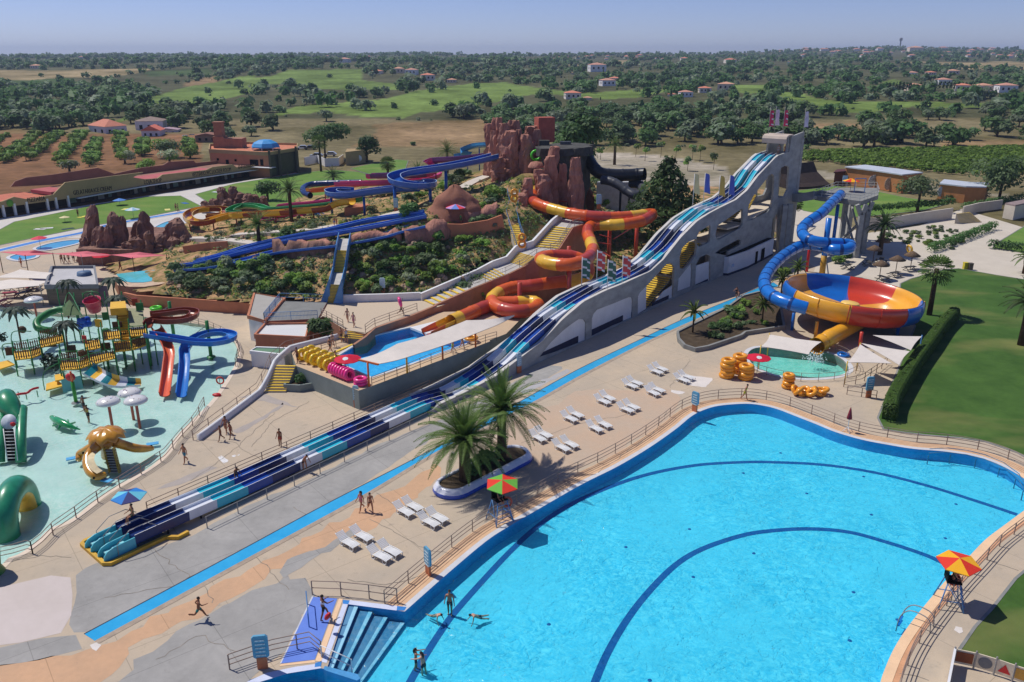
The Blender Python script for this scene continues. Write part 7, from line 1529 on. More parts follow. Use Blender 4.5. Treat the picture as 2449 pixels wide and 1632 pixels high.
st_=thing('dark_grandstand','long dark timber stand behind the slide tower','stand',W(*N('e8',(720,620))));P_=[W(*N('e8',p)) for p in ((545,625),(720,618),(860,600))];MB().sweep(P_,[(0,0),(0,.5),(-1.5,1.2),(-3,2.2),(-4.5,3.2),(-6,5.6),(-6.3,5.6),(-6.3,0)],cap=True).build('stand',mat('dark_timber',(60,46,40),.8,.2,1),st_)
sh2=thing('timber_hut','small red-brown timber hut beside the dark stand','hut',W(*N('e8',(930,590))));MB().prism([W(*N('e8',p)) for p in ((880,595),(960,585),(985,570),(900,575))],0,3.2).build('wall',mat('red_timber',(110,66,50),.8,.1,1),sh2);MB().prism([W(*N('e8',p)) for p in ((870,597),(965,587),(995,567),(895,573))],3.2,3.5,bottom=True).build('roof',mat('maroon_roof',(92,52,52),.8),sh2)
P_=[W(*N('e8',p)) for p in ((1130,935),(1300,930),(1560,885),(1795,850))];one(MB().sweep(P_,[(0,0),(0,2.2),(-.3,2.2),(-.3,0)],cap=True),'garden_retaining_wall',mat('cream_wall',(206,196,180),.85,.06,.5),'long pale retaining wall below the dark hedge on the right','wall')
P2=[W(*N('e8',p)) for p in ((1880,830),(2000,800),(2180,775))];one(MB().sweep(P2,[(0,0),(0,2.0),(-.3,2.0),(-.3,0)],cap=True),'garden_retaining_wall',mat('cream_wall',(206,196,180)),'short pale retaining wall right of the far yellow stairs','wall')
stairflight('yellow_stairs','far yellow stairs on the right beside the pale retaining wall',*[W(*N('e8',p),z) for p,z in (((1860,890),0),((2025,880),0),((1830,812),2.0),((1930,800),2.0))],9)
t=thing('utility_box','white flat-topped utility building at the right edge','building',W(*N('e8',(2270,850))));q=[W(*N('e8',p)) for p in ((2185,845),(2265,862),(2400,830),(2330,815))];MB().prism(q,0,2.8).build('wall',mat('cream_wall',(206,196,180)),t);MB().prism([p+Vector((0,0,0)) for p in offset2(q,-.25)] if False else q,2.82,3.1).build('roof',mat('taupe_roof',(150,132,128),.8),t)
# thatch parasols with dark benches
M_TH=mat('thatch',(120,100,82),.95,.2,4,.1,.5)
for k,(a,b_,h) in enumerate(((1185,1190,2.5),(1475,1240,2.5),(1360,1275,2.5),(1235,1318,2.5),(1250,1120,2.4))):
 p=W(*N('e8',(a,b_)));t=thing('thatch_parasol','thatched parasol %s'%('under the blue tower','right, above the lawn edge','middle of the group','nearest the bowl rim','round the palm trunk')[k],'parasol',p,'thatched parasols by the bowl');MB().tube([p,p+Vector((0,0,h))],.06,6).build('mast',M_BROWNP,t);MB().lathe([(0,h+.45),(.5,h+.2),(1.25,h-.3),(1.2,h-.36),(0,h-.1)],p,14).build('thatch',M_TH,t)
for k,(a,b_) in enumerate(((1470,1255),(1355,1300),(990,1240),(1250,1190),(1150,1215),(1590,1215),(1265,1335))):table(W(*N('e8',(a,b_))),.2+.3*k,'dark picnic table on the pale paving %s'%('under the right thatched parasol','under the middle thatched parasol','left of the blue and ochre post','in the tower shade','beside the tower shrubs','near the fan palm crown','behind the bowl rim')[k],(64,62,58),'picnic tables behind the bowl')
for k,(a,c) in enumerate((((1897,1240),(214,196,50)),((1935,1245),(96,84,70)))):p=W(*N('e8',a));b=MB().box(p+Vector((0,0,.5)),(.6,.6,1.0));b.box(p+Vector((0,0,1.05)),(.66,.66,.1));one(b,'waste_bin',mat('bin_%d'%k,c,.5),'%s waste bin at the lawn edge near the fan palm'%('yellow','brown')[k],'bin')
sfw=W(*N('e8',(435,960)));t=thing('surfboard_sign','upright white surfboard with a red tip standing under the slide frame','sign',sfw);MB().lathe([(0,3.6),(.3,3.0),(.38,1.8),(.3,.5),(.12,0)],sfw,14,M=Matrix.Diagonal((1,.18,1))).build('board',M_WHITE,t);MB().lathe([(0,3.62),(.31,3.0),(.34,2.7)],sfw,14,M=Matrix.Diagonal((1,.2,1))).build('tip',M_RED,t)
# ================================================================ PEOPLE
def skinmesh(nm,V,E,rad,m,t,lv=1):
 me=bpy.data.meshes.new(nm);me.from_pydata([tuple(v) for v in V],E,[]);o=bpy.data.objects.new(nm,me);COL.objects.link(o);o.parent=t
 md=o.modifiers.new('Skin','SKIN');md.use_smooth_shade=True
 for i,d in enumerate(me.skin_vertices[0].data):d.radius=rad[i] if isinstance(rad[i],tuple) else (rad[i],rad[i]);d.use_root=i==0
 s=o.modifiers.new('Subdivision','SUBSURF');s.levels=s.render_levels=lv
 me.materials.append(m);return o
def person(p,rz,label,sk=1,h=1.72,legs=(18,-18),knees=(5,25),arms=(-15,15),elbow=20,spread=8,bottom=(30,60,90),top=None,full=False,long=False,lean=0,shorts=True,group=None,cat='person',head=0):
 t=thing('person',label,cat,p,group,rz);k=h/1.72;V=[];E=[];Rr=[]
 def v(c,r,par=None):
  V.append(Vector(c)*k);Rr.append(tuple(x*k*1.07 for x in r) if isinstance(r,tuple) else r*k*(1.14 if r>.02 else 1))
  if par is not None:E.append((par,len(V)-1))
  return len(V)-1
 q=Matrix.Rotation(R(-lean),3,'X');pv=Vector((0,0,.93));tq=lambda x,y,z:pv+q@(Vector((x,y,z))-pv)
 pe=v(pv,(.145,.105));wa=v(tq(0,0,1.10),(.125,.092),pe);ch=v(tq(0,.01,1.30),(.155,.11),wa);nb=v(tq(0,0,1.45),.062,ch);ne=v(tq(0,.01,1.52),.055,nb)
 hd=v(tq(0,.025,1.60),(.075,.092),ne);ht=v(tq(0,.015,1.70),(.068,.085),hd);v(tq(0,.115,1.60),.018,hd)
 hips=[];thigh=[]
 for s,lg,kn in ((-1,legs[0],knees[0]),(1,legs[1],knees[1])):
  a,b=R(lg),R(lg-kn);x=s*.095;hp=v((x,0,.88),.088,pe);kz=Vector((x+s*.01,math.sin(a)*.43,.88-math.cos(a)*.43));kv=v(kz,.056,hp);cf=kz+Vector((0,math.sin(b)*.14-.012,-math.cos(b)*.14));cv=v(cf,.056,kv);az=kz+Vector((0,math.sin(b)*.40,-math.cos(b)*.40));av=v(az,.036,cv)
  ft=R(-kn*.4);v(az+Vector((s*.02,.15*math.cos(ft),-.035+.15*math.sin(ft))),(.038,.025),av);hips.append((x,0,.88));thigh.append(kz)
 for s,ar in ((-1,arms[0]),(1,arms[1])):
  a,sp=R(ar),R(spread);b=R(ar+elbow);sh=tq(s*.19,0,1.40);sv=v(sh,.052,ch)
  el=sh+q@Vector((s*.27*math.sin(sp),math.sin(a)*.28,-math.cos(a)*.28*math.cos(sp)));ev=v(el,.037,sv);wr=el+q@Vector((s*.05,math.sin(b)*.25,-math.cos(b)*.25));wv=v(wr,.026,ev);d=(wr-el).normalized();pm=wr+d*.075;pmv=v(pm,(.038,.02),wv)
  for f in range(4):v(pm+d*(.085+.012*(1-abs(f-1.3)))+Vector((0,(f-1.5)*.021,0))+Vector((-s*.012*f,0,0)),.0085,pmv)
  v(wr+d*.05+Vector((-s*.01,.055,0)),.01,wv)
 skinmesh('body',V,E,Rr,M_SKIN[sk],t)
 hm=MB();c=tq(0,-.005,1.655)*k;hm.ball(c,(.088*k,.10*k,.085*k),10,6)
 if long:hm.tube([tq(0,-.07,1.66)*k,tq(0,-.11,1.5)*k,tq(0,-.12,1.36)*k],[.07*k,.075*k,.03*k],8)
 hm.build('hair',M_HAIR,t,local=True)
 if bottom:
  f=.62 if shorts else .12;bm=mat('swim_%d_%d_%d'%bottom,bottom,.7,.06,4)
  skinmesh('shorts' if shorts else 'swim_bottom',[Vector((0,0,.95))*k,tq(0,0,1.05)*k]+[Vector(hp)*k for hp in hips]+[Vector(hp).lerp(kz,f)*k for hp,kz in zip(hips,thigh)],[(0,1),(0,2),(0,3),(2,4),(3,5)],[(.165*k,.125*k),(.14*k,.105*k),.103*k,.103*k,.09*k,.09*k],bm,t)
 if top:
  tm=mat('swim_%d_%d_%d'%top,top,.7,.06,4);zz=(.98,1.12,1.3,1.42) if full else (1.24,1.30,1.36)
  rr_=((.16,.12),(.142,.108),(.172,.126),(.15,.09)) if full else ((.155,.115),(.172,.128),(.16,.11))
  skinmesh('shirt' if full else 'swim_top',[tq(0,.008,z)*k for z in zz],[(i,i+1) for i in range(len(zz)-1)],[tuple(x*k for x in r) for r in rr_],tm,t)
 return t
def g1(c,a,b,z=0.0):return W(*N(c,(a,b)),z)
AX=lambda p0,p1:math.atan2((p1-p0).y,(p1-p0).x)-math.pi/2
person(g1('c3',1840,935),-1.2,'running boy in green swim shorts crossing the peach paving',2,1.62,(35,-38),(12,75),(-40,45),70,10,(20,120,110),lean=6)
person(g1('c5',1085,935),2.5,'dark-haired woman in a pink swimsuit walking beside the blue channel',1,1.66,(20,-20),(5,25),bottom=(214,120,150),top=(214,120,150),full=True,long=True,shorts=False)
person(g1('c5',1165,945),-2.7,'woman in a dark swimsuit walking next to the woman in pink',1,1.62,(22,-22),(5,30),bottom=(40,34,36),top=(40,34,36),long=True,shorts=False)
lg=person(g1('c6',825,930,.02),-.9,'lifeguard in black and white kit stepping down the blue ramp',2,1.74,(38,-15),(20,5),(30,40),60,12,(28,28,32),(226,226,228),True)
one(MB().ball(g1('c6',860,900,1.05),(.16,.16,.3),10,6,M=Matrix.Rotation(.6,3,'Y')),'rescue_can',M_RED,'red rescue can carried by the lifeguard on the blue ramp','rescue can')
person(g1('c6',1985,885,-.93),3.0,'man standing waist-deep on the dark line in the big pool',1,1.8,(4,-4),(2,4),(10,-5),15,14,(40,60,70))
person(g1('c6',1850,990,-1.22),-2.2,'child swimming left of the standing man in the pool',0,1.45,(-62,-75),(10,15),(50,70),30,30,(40,60,70),lean=62)
person(g1('c6',2250,1000,-1.22),1.9,'child swimming right of the standing man with arms stretched',0,1.45,(-66,-78),(12,10),(80,90),10,25,(60,60,90),lean=66)
person(g1('c6',1675,1395,-.98),-1.4,'child on the left of the playing pair near the pool steps',1,1.5,(5,-5),(5,5),(75,80),10,10,(60,40,60),(200,60,70),long=True)
person(g1('c6',1745,1450,-1.05),1.0,'woman reaching to the child in the pool near the bottom edge',0,1.62,(5,-5),(5,5),(70,60),15,10,(50,50,60),(60,60,70),long=True,lean=12)
person(g1('c2',1580,525),2.6,'man in teal swim shorts walking on the deck by the splash pool rail',1,1.78,(14,-14),bottom=(50,130,150))
person(g1('c2',1885,340),2.2,'child in dark trunks, left of the group of three near the white kerb',2,1.5,(20,-20),arms=(-10,50),bottom=(40,40,60))
person(g1('c2',1928,275),2.9,'tall woman, rear of the group of three near the white kerb',1,1.7,(10,-12),bottom=(120,60,60),top=(120,60,60),long=True,shorts=False)
person(g1('c2',1970,318),2.4,'woman in red bikini, right of the group of three near the white kerb',2,1.62,(14,-16),bottom=(160,50,60),top=(160,50,60),shorts=False)
person(g1('c5',395,382),2.9,'person in red shorts standing alone on the deck above the long slide',2,1.66,(3,-3),(0,0),(5,10),15,6,(170,60,50))
person(S3(SP_(571,1140,1.9)[0],.4,2.3),-2.4,'child in dark swimwear bending over the far lane of the long slide',2,1.5,(25,10),(30,10),(60,50),15,8,(30,26,30),(40,36,40),True,lean=35)
person(S3(SP_(719,1118,.5)[0],.2,.0),-2.2,'boy in dark trunks leaning on the near lane of the long slide',1,1.6,(20,0),(20,5),(55,60),10,8,(50,30,36),lean=38)
person(g1('c2',760,180,-.35),2.8,'man holding a child in the splash pool beside the mushrooms',2,1.76,(5,-5),(0,0),(60,50),40,8,(30,34,44),(190,170,60),True)
person(g1('c2',722,90,-.35),-.4,'person with an outstretched arm behind the man in the splash pool',2,1.7,(5,-5),(0,0),(0,85),5,20,(40,40,50))
person(g1('c4',968,750,2.7),2.8,'woman in a light swimsuit on the left of the couple on the upper terrace',0,1.66,(6,-6),bottom=(180,150,130),top=(60,50,50),long=True,shorts=False)
person(g1('c4',1020,792,2.7),2.6,'person wrapped in a pink towel on the right of the couple on the upper terrace',0,1.74,(12,-12),bottom=(206,130,140),top=(206,150,150),full=True)
rc=person(g1('c4',1425,692,2.7),-1.4,'person carrying a pink ring on the shoulder across the upper terrace',2,1.68,(26,-26),(8,40),(150,20),20,10,(40,40,60))
person(g1('c4',540,1100,2.0),2.2,'man in dark trunks at the top of the yellow stairs',2,1.72,(6,-6),bottom=(50,30,34))
person(g1('c4',820,1010,2.0),-.8,'person in black shorts walking along the upper pool walkway',1,1.74,(20,-20),bottom=(30,30,34),top=(70,70,70),full=True)
person(g1('c4',842,965,2.0),.6,'pale woman half hidden behind the person in black shorts',0,1.64,(10,-10),bottom=(90,90,96),top=(90,90,96),shorts=False)
person(g1('c4',915,920,2.0),2.4,'person in dark trunks below the short yellow stairs, left of two',1,1.7,(8,-8),bottom=(36,34,40),top=(90,50,50))
person(g1('c4',958,930,2.0),-2.8,'man with a towel below the short yellow stairs, right of two',0,1.76,(8,-8),bottom=(40,52,56),top=(206,206,206),full=True)
person(g1('c4',870,1130,2.0),2.0,'lifeguard in a yellow shirt standing at the corner of the upper pool',1,1.74,(4,-4),bottom=(190,40,40),top=(214,210,60),full=True)
person(g1('c4',1862,1008,2.0),2.0,'boy in lime shorts walking on the upper deck under the awning',0,1.66,(18,-18),bottom=(170,220,40))
person(g1('c4',1945,980,2.0),-2.2,'pale child following the boy in lime shorts',0,1.55,(20,-18),bottom=(200,150,140))
person(g1('d1',2140,552),2.6,'adult with dark hair walking along the blue channel near the bowl slide',1,1.72,(15,-15),arms=(20,60),bottom=(34,32,40),top=(34,32,40),full=True,long=True)
person(g1('d1',2160,560),-2.6,'child walking beside the adult on the blue channel',0,1.2,(12,-12),bottom=(120,60,60))
person(g1('d4',195,1280),-2.2,'lifeguard in a lime shirt walking by the rail of the big pool',1,1.72,(16,-16),bottom=(190,170,40),top=(190,214,40),full=True,lean=14)
zt0=zt-.45
person(S3(topS+.2,zt0,.4),2.6,'person in red at the start of the long slide',1,1.7,(30,20),bottom=(206,40,60),top=(206,40,60),full=True)
person(S3(topS+.1,zt0,1.5),2.6,'person in white at the start of the long slide',0,1.7,(40,30),bottom=(220,216,210),top=(220,216,210),full=True)
for k,(a,b) in enumerate(((185,280),(530,252),(558,252),(590,250),(632,240),(1030,315))):person(g1('c1',a,b,0 if k<5 else 1.2),k*.9,('walker in orange shorts on the plaza behind the left pink sail','leftmost bather of the group between two pink sails','second bather of the group between two pink sails','third bather of the group between two pink sails','bather in dark swimwear on the right of the plaza group','bather by the turquoise run-out pool')[k],k%3,1.7,(12,-12),bottom=[(190,110,60),(40,40,46),(60,40,40),(50,60,70),(24,24,28),(150,60,50)][k])
for k,(a,b) in enumerate(((720,995),(1620,940),(1640,945))):person(g1('e5',a,b),k,('figure in black standing on the far lawn','bather on the left of the pair by the far stream','bather on the right of the pair by the far stream')[k],1,1.7,(8,-8),bottom=(24,24,26),top=(24,24,26) if k==0 else None,full=True)
hb=HG(*N('e6',(2085,1075)));person(hb,2.5,'slide attendant in green standing on the platform at the foot of the rock mound',1,1.72,(4,-4),bottom=(60,120,60),top=(80,170,90),full=True)
parasol(HG(*N('e6',(2040,1050))),1.5,2.5,[(226,80,90),(190,150,200),(110,140,210)],'pink and lilac parasol at the foot of the rock mound')
for k,(a,b) in enumerate(((925,1100),(945,1100))):person(HG(*N('e6',(a,b)))+Vector((0,0,.3)),k*2,('child in blue on the hill path, left of two','child in red on the hill path, right of two')[k],1,1.4,(8,-8),bottom=[(60,110,190),(190,70,60)][k])
# ================================================================ SMALL THINGS
def ring(p,r,rt_,m,label,group,M=None,nm='inflatable_ring'):
 p=Vector(p);M=M or Matrix.Identity(3);b=MB().tube([p+M@Vector((r*math.cos(a),r*math.sin(a),0)) for a in np.linspace(0,2*math.pi,20,endpoint=False)],rt_,10,closed=True);return one(b,nm,m,label,'ring',group)
M_RY,M_RO=mat('yellow_vinyl',(242,200,40),.25,.06,1,.5),mat('amber_vinyl',(240,160,44),.22,.08,1,.5)
def UP(a):return Matrix.Rotation(a,3,'Z')@Matrix.Rotation(R(78),3,'Y')
r0,r1=g1('c4',590,1075,DZ),g1('c4',815,1165,DZ);aa=math.atan2((r1-r0).y,(r1-r0).x)
for j in range(3):
 for k in range(5):
  q=r0.lerp(r1,k/4)+Vector((.35*j-.1,.55*j,0))+Vector((0,0,.62));ring(q,.45,.22,M_RY,'bright yellow ring in the packed upright rows on the upper deck','yellow rings on the upper deck',UP(aa+.35*((k+j)%2)))
r0,r1=g1('c4',850,1195,DZ),g1('c4',985,1250,DZ);aa=math.atan2((r1-r0).y,(r1-r0).x)
for k in range(7):ring(r0.lerp(r1,k/6)+Vector((0,0,.62)),.46,.2,M_PINK,'magenta ring in the single upright row on the upper deck','magenta rings on the upper deck',UP(aa))
for k in range(2):ring(g1('c4',1080,1285,DZ)+Vector((0,0,.2+.36*k)),.5,.2,M_PINK,('lower','upper')[k]+' of two magenta rings lying flat at the deck corner','flat magenta rings')
for q,n,lab in (((60,1105),5,'front left'),((150,1070),5,'rear'),((205,1120),4,'front right'),((530,1190),4,'small lone')):
 for k in range(n):ring(g1('d4',*q)+Vector((.06*math.sin(k*2.1+n),.05*math.cos(k*3),.22+.40*k)),.56 if q[0]<500 else .42,.25 if q[0]<500 else .2,M_RO,'amber ring in the %s flat stack by the teal pool'%lab,'amber rings in the %s stack'%lab)
rr=random.Random(2)
for k in range(10):ring(g1('d4',590+k*24,1205+8*(k%3),.28+.22*(k%2)),.42,.2,M_RO,'amber ring in the loose tilted heap near the teal pool','amber rings in a loose heap',Matrix.Rotation(rr.uniform(-.7,.7),3,'X')@Matrix.Rotation(rr.uniform(-.7,.7),3,'Y'))
ring(rc.location+Vector((-.1,0,1.65)),.45,.18,M_PINK,'pink ring carried on the shoulder on the upper terrace',None,UP(.3));ring(g1('c4',2020,885,DZ+.5),.6,.2,M_RO,'amber ring carried over the far side of the upper pool',None)
ring(g1('d4',960,930,.15),.55,.16,M_TUBE,'blue ring lying beside the yellow exit tube',None);ring(W(*N('e8',(1470,1085)),.7),.6,.2,M_YFIB,'yellow ring standing on the pale gravel garden',None,UP(.2))
for q,z,lab in (((270,800),12.0,'upper'),((340,1215),8.6,'lower')):
 c=W(*N('e7',q),z);b=MB()
 for s in (-.45,.45):b.tube([c+Vector((.42*math.cos(a),.1*math.sin(a),s+.42*math.sin(a))) for a in np.linspace(0,6.283,18,endpoint=False)],.17,8,closed=True)
 one(b,'double_ring',M_RO,'yellow double ring on the %s part of the winding stairs'%lab,'ring')
c=WD(*N('e7',(470,430)),139);one(MB().tube([c+Vector((.75*math.cos(a),.15*math.cos(a),.75*math.sin(a))) for a in np.linspace(0,6.283,20,endpoint=False)],.22,10,closed=True),'swim_ring',mat('lime_vinyl',(90,214,60)),'bright green double ring at the rock tower slide start','ring')
# loungers
def lounger():
 t=thing('sun_lounger','','sun lounger');m=mat('white_resin',(226,226,224),.45,.04,2,.4);b=MB()
 for k in range(11):b.box((0,-.62+k*.117,.32+.02*math.sin(k*.6)),(.56,.1,.03))
 b.build('seat',m,t,local=True);b=MB()
 for k in range(6):b.box((0,.70+k*.095,.36+k*.062),(.54,.085,.03),M=Matrix.Rotation(R(33),3,'X'))
 b.build('backrest',m,t,local=True)
 for s in (-1,1):
  MB().tube(smoothpath([(s*.31,-.72,.30),(s*.32,-.2,.36),(s*.32,.5,.34),(s*.31,.72,.38),(s*.30,1.22,.72)],4),.03,6).build('side_rail',m,t,local=True)
  for y in (-.5,.55):MB().tube(smoothpath([(s*.31,y-.2,.33),(s*.32,y-.12,.04),(s*.32,y+.12,.04),(s*.31,y+.2,.33)],3),.026,6).build('leg',m,t,local=True)
 return t
LP=[('c5',(905,1195),(1060,1285)),('c5',(1020,1140),(1180,1225)),('c5',(1170,1310),(1340,1395)),('c5',(1260,1265),(1420,1350)),('c5',(1380,925),(1535,1015)),('c5',(1455,885),(1610,970)),('c5',(1590,1020),(1750,1105)),('c5',(1665,980),(1820,1065)),('d2',(385,585),(525,665)),('d2',(440,560),(575,630)),('d2',(585,670),(730,745)),('d2',(655,640),(800,715)),('d2',(655,425),(795,490)),('d2',(710,390),(845,455)),('d2',(870,505),(1010,580)),('d2',(945,470),(1085,545)),('d2',(940,280),(1075,340)),('d2',(990,250),(1110,310)),('d2',(1135,350),(1275,410)),('d2',(1190,325),(1320,385)),('d2',(1180,150),(1305,200)),('d2',(1220,125),(1350,175)),('d2',(1365,205),(1495,268)),('d2',(1410,185),(1535,235)),('d2',(1395,30),(1520,78)),('d2',(1440,5),(1560,55)),('d2',(1620,100),(1745,150)),('d2',(1660,75),(1790,125))]
PN_=['channel-side pair nearest the grey patch','pool-side pair nearest the pool corner','channel-side pair left of the palm planter','pool-side pair left of the palm planter','channel-side pair just right of the palm planter','pool-side pair just beyond the palm shadow','second channel-side pair beyond the palms','second pool-side pair beyond the palms','third channel-side pair beyond the palms','third pool-side pair beyond the palms','fourth channel-side pair beyond the palms','fourth pool-side pair beyond the palms','channel-side pair farthest from the camera','pool-side pair nearest the amber ring stacks']
L0_=lounger()
for i,(c,a,b) in enumerate(LP):
 pa,pb=g1(c,*a),g1(c,*b);d=pb-pa;mid=(pa+pb)/2;o=L0_ if i==0 else copy_tree(L0_)
 place(o,(mid.x+.08,mid.y,0),math.atan2(-d.y,-d.x)-math.pi/2,1.0,'white lounger, %s one of the %s'%(('near','far')[i%2],PN_[i//2]),'white sun loungers on the pool deck')
# lifeguard chairs
def guard(base,rz,cols,label,plab,ulab,tilt=0):
 t=thing('lifeguard_chair',label,'lifeguard chair',base,None,rz);m=M_BRAIL
 for x in (-1,1):
  for y in (-1,1):MB().tube([(x*.75,y*.7,0),(x*.38,y*.35,1.75)],.04,6).build('leg',m,t,local=True)
  MB().tube([(x*.6,-.55,.6),(x*.6,.55,.6)],.03,6).build('brace',m,t,local=True);MB().tube([(x*.75,-.7,0),(x*.4,.36,1.7)],.025,6).build('brace',m,t,local=True)
 for k in range(5):MB().tube([(-.62+.05*k,-.75+.07*k,.3+.3*k),(.62-.05*k,-.75+.07*k,.3+.3*k)],.025,6).build('rung',m,t,local=True)
 MB().box((0,0,1.78),(.9,.85,.07)).build('seat',M_DARK,t,local=True);MB().box((0,.4,2.15),(.85,.06,.7)).build('backrest',M_DARK,t,local=True)
 person(Vector(base)+Vector((0,0,.98)),rz+math.pi,plab,1,1.7,(80,78),(75,70),(30,25),40,8,(30,30,34),(34,70,40),True)
 parasol(Vector(base)+Vector((.2,.1,0)),1.25,3.25,cols,ulab,None,.28,6,tilt=tilt)
 c=Vector(base)+Matrix.Rotation(rz,3,'Z')@Vector((.55,-.2,1.5));MB_=MB().tube([c+Vector((.3*math.cos(a),-.1,.36*math.sin(a))) for a in np.linspace(0,6.283,20,endpoint=False)],.08,8,closed=True);one(MB_,'lifebuoy',mat('lifebuoy_red',(214,84,60)),'orange lifebuoy hanging under the %s parasol'%label.split('with a ')[1].split(' parasol')[0],'lifebuoy')
guard(g1('d6',1655,790),1.3,[C_R,C_Y],'blue lifeguard chair with a red and yellow parasol','lifeguard seated under the red and yellow parasol','red and yellow six-sided parasol over the right lifeguard chair',4)
guard(g1('d2',125,1300),.6,[C_R,C_G],'blue lifeguard chair with a red and green parasol','lifeguard seated under the red and green parasol','red and green six-sided parasol over the poolside lifeguard chair',6)
parasol(W(*N('z1',(930,760)),.0),1.2,2.75,[C_B,C_DB,C_LB],'blue, navy and pale blue parasol over the foot of the long slide',n=6,drop=.3)
person(W(*N('z1',(940,760)),.9),2.4,'lifeguard sitting under the blue parasol at the foot of the long slide',1,1.7,(80,80),(80,75),(30,25),40,8,(60,60,40),(110,116,50),True)
def logo_parasol(p,r,h,lab):
 t=parasol(p,r,h,[(206,32,60)],lab,None,.3,10);MB().lathe([(0,.02),(.28,0)],Vector(p)+Vector((-.1,-.55,h-.17)),12,M=Matrix.Rotation(R(17),3,'X')).build('round_emblem',M_WHITE,t)
logo_parasol(g1('c4',975,1185,DZ),1.35,1.9,'wide red parasol with a white emblem at the corner of the upper pool');logo_parasol(g1('d4',290,1085),1.3,2.3,'red parasol with a white emblem beside the amber ring stacks')
cu=g1('d5',990,235);t=thing('closed_parasol','closed dark red parasol on a white stand by the pool rail','parasol',cu);MB().tube([cu,cu+Vector((0,0,2.3))],.03,6).build('mast',M_WHITE,t);MB().lathe([(0,2.45),(.1,2.1),(.24,1.35),(.2,1.25),(0,1.25)],cu,10).build('canopy',mat('dark_red_cloth',(140,28,44),.7),t)
for k in range(4):MB().tube([cu+Vector((0,0,.5)),cu+Vector((.5*math.cos(k*1.57),.5*math.sin(k*1.57),0))],.025,5).build('leg',M_WHITE,t)
def totem(p,rz,label,h=2.3,w=.8,post=M_ORANGE,pc=(96,160,190)):
 t=thing('info_sign',label,'sign',p,None,rz);MB().box((0,0,.4),(.55,.14,.8)).build('post',mat('terracotta_post',(196,116,76),.7),t,local=True)
 q=[(-w/2+.1,.75),(w/2-.1,.75),(w/2,.85),(w/2,h-.12),(w/2-.12,h),(-w/2+.12,h),(-w/2,h-.12),(-w/2,.85)];MB().wallpoly(q,[],Vector((0,-.07,0)),Vector((1,0,0)),.14).build('panel',mat('sign_%d_%d_%d'%pc,pc,.5,.05,1),t,local=True)
 for k in range(5):MB().box((0,-.085,h-.3-.24*k),(w*.62,.02,.09)).build('text_line',mat('sign_print',(206,224,232) if True else 0,.5,.3,9),t,local=True)
totem(g1('c6',265,1380),.15,'rounded blue information sign on a terracotta post at the bottom left of the pool',2.2,.85)
totem(g1('c6',1785,515),-1.0,'blue-grey information board seen edge-on at the pool rail above the steps',2.0,.8);totem(g1('d2',1785,372),-.9,'blue-grey information board at the far left bend of the pool rail',2.0,.8);totem(g1('d4',1150,1262),.2,'blue and white information sign on a terracotta post by the triangular sails',2.2,.8)
totem(g1('c4',1045,1482),-.35,'tall pale blue and orange sign against the corner of the upper deck wall',2.3,.6,pc=(150,190,206));totem(g1('d1',290,1185),.6,'narrow blue sign against the concrete slide wall',2.3,.55,pc=(150,180,200));totem(HG(*N('c4',(1268,520))),.1,'white and teal sign post among the hill shrubs',2.1,.7,pc=(190,214,220));totem(HG(*N('e6',(1490,960))),.1,'pale blue sign beside the clipped round bush on the hill path',2.2,.7,pc=(140,184,200));totem(WD(*N('e7',(1045,925)),128),.1,'pale blue board at the foot of the rock stairs',2.3,.8,pc=(150,186,204))
# railings
RL=offset2(left_run,-1.55,False);RL=[p for p in RL];railing(RL,.95,M_RAIL,'pool_railing',label='long brown three-bar railing curving along the far side of the big pool',bars=3,every=2.4,r=.028)
RR=offset2(right_run,-.95,False);railing(RR,.95,M_RAIL,'pool_railing',label='brown three-bar railing along the right-hand edge of the big pool',bars=3,every=2.4,r=.028)
railing([g1('c6',*p) for p in ((-40,1390),(30,1365),(360,1250),(700,1178),(805,1265))],1.0,M_RAIL,'pool_railing',label='brown railing at the bottom left round the blue ramp',bars=3,every=1.9);railing([g1('c6',*p) for p in ((720,700),(965,708),(1235,735),(1500,772))],1.0,M_RAIL,'pool_railing',label='brown railing across the head of the pool steps',bars=2,every=1.7);railing([g1('c6',*p,-.1) for p in ((805,1290),(1085,1420))],.9,M_WHITE,'step_handrail',label='white handrail down the pool steps at the bottom',bars=2,every=2.2);railing([g1('c6',*p) for p in ((690,1000),(672,790))]+[g1('c6',800,1055)][:0],.95,M_BRAIL,'ramp_handrail',label='blue handrail on the left side of the blue ramp',bars=1,every=3)
e_=SP_(1050,985)[0];railing([S3(s,0,4.0) for s in np.linspace(S0+3,e_+3,12)],.95,M_RAIL,'slide_railing',label='thin brown railing along the far side of the low slide run',bars=3,every=2.6);railing([S3(s,0,-1.3) for s in np.linspace(S0+4.5,e_+5,12)],.95,M_STEEL,'slide_railing',label='pale metal railing along the near side of the low slide run',bars=2,every=2.6)
bp=offset2(BPOOL,.9 if sum(BPOOL[i].x*BPOOL[(i+1)%len(BPOOL)].y-BPOOL[(i+1)%len(BPOOL)].x*BPOOL[i].y for i in range(len(BPOOL)))>0 else-.9);railing(bp[int(len(bp)*.25):int(len(bp)*.98)],.9,M_RAIL,'landing_pool_railing',label='thin railing round the near side of the teal landing pool',bars=2,every=1.8,r=.022);ringstrip(BPOOL,0,.5 if (bp[0]-BPOOL[0]).length and sum(BPOOL[i].x*BPOOL[(i+1)%len(BPOOL)].y-BPOOL[(i+1)%len(BPOOL)].x*BPOOL[i].y for i in range(len(BPOOL)))>0 else-.5,.015,M_COPE,'landing_pool_coping')
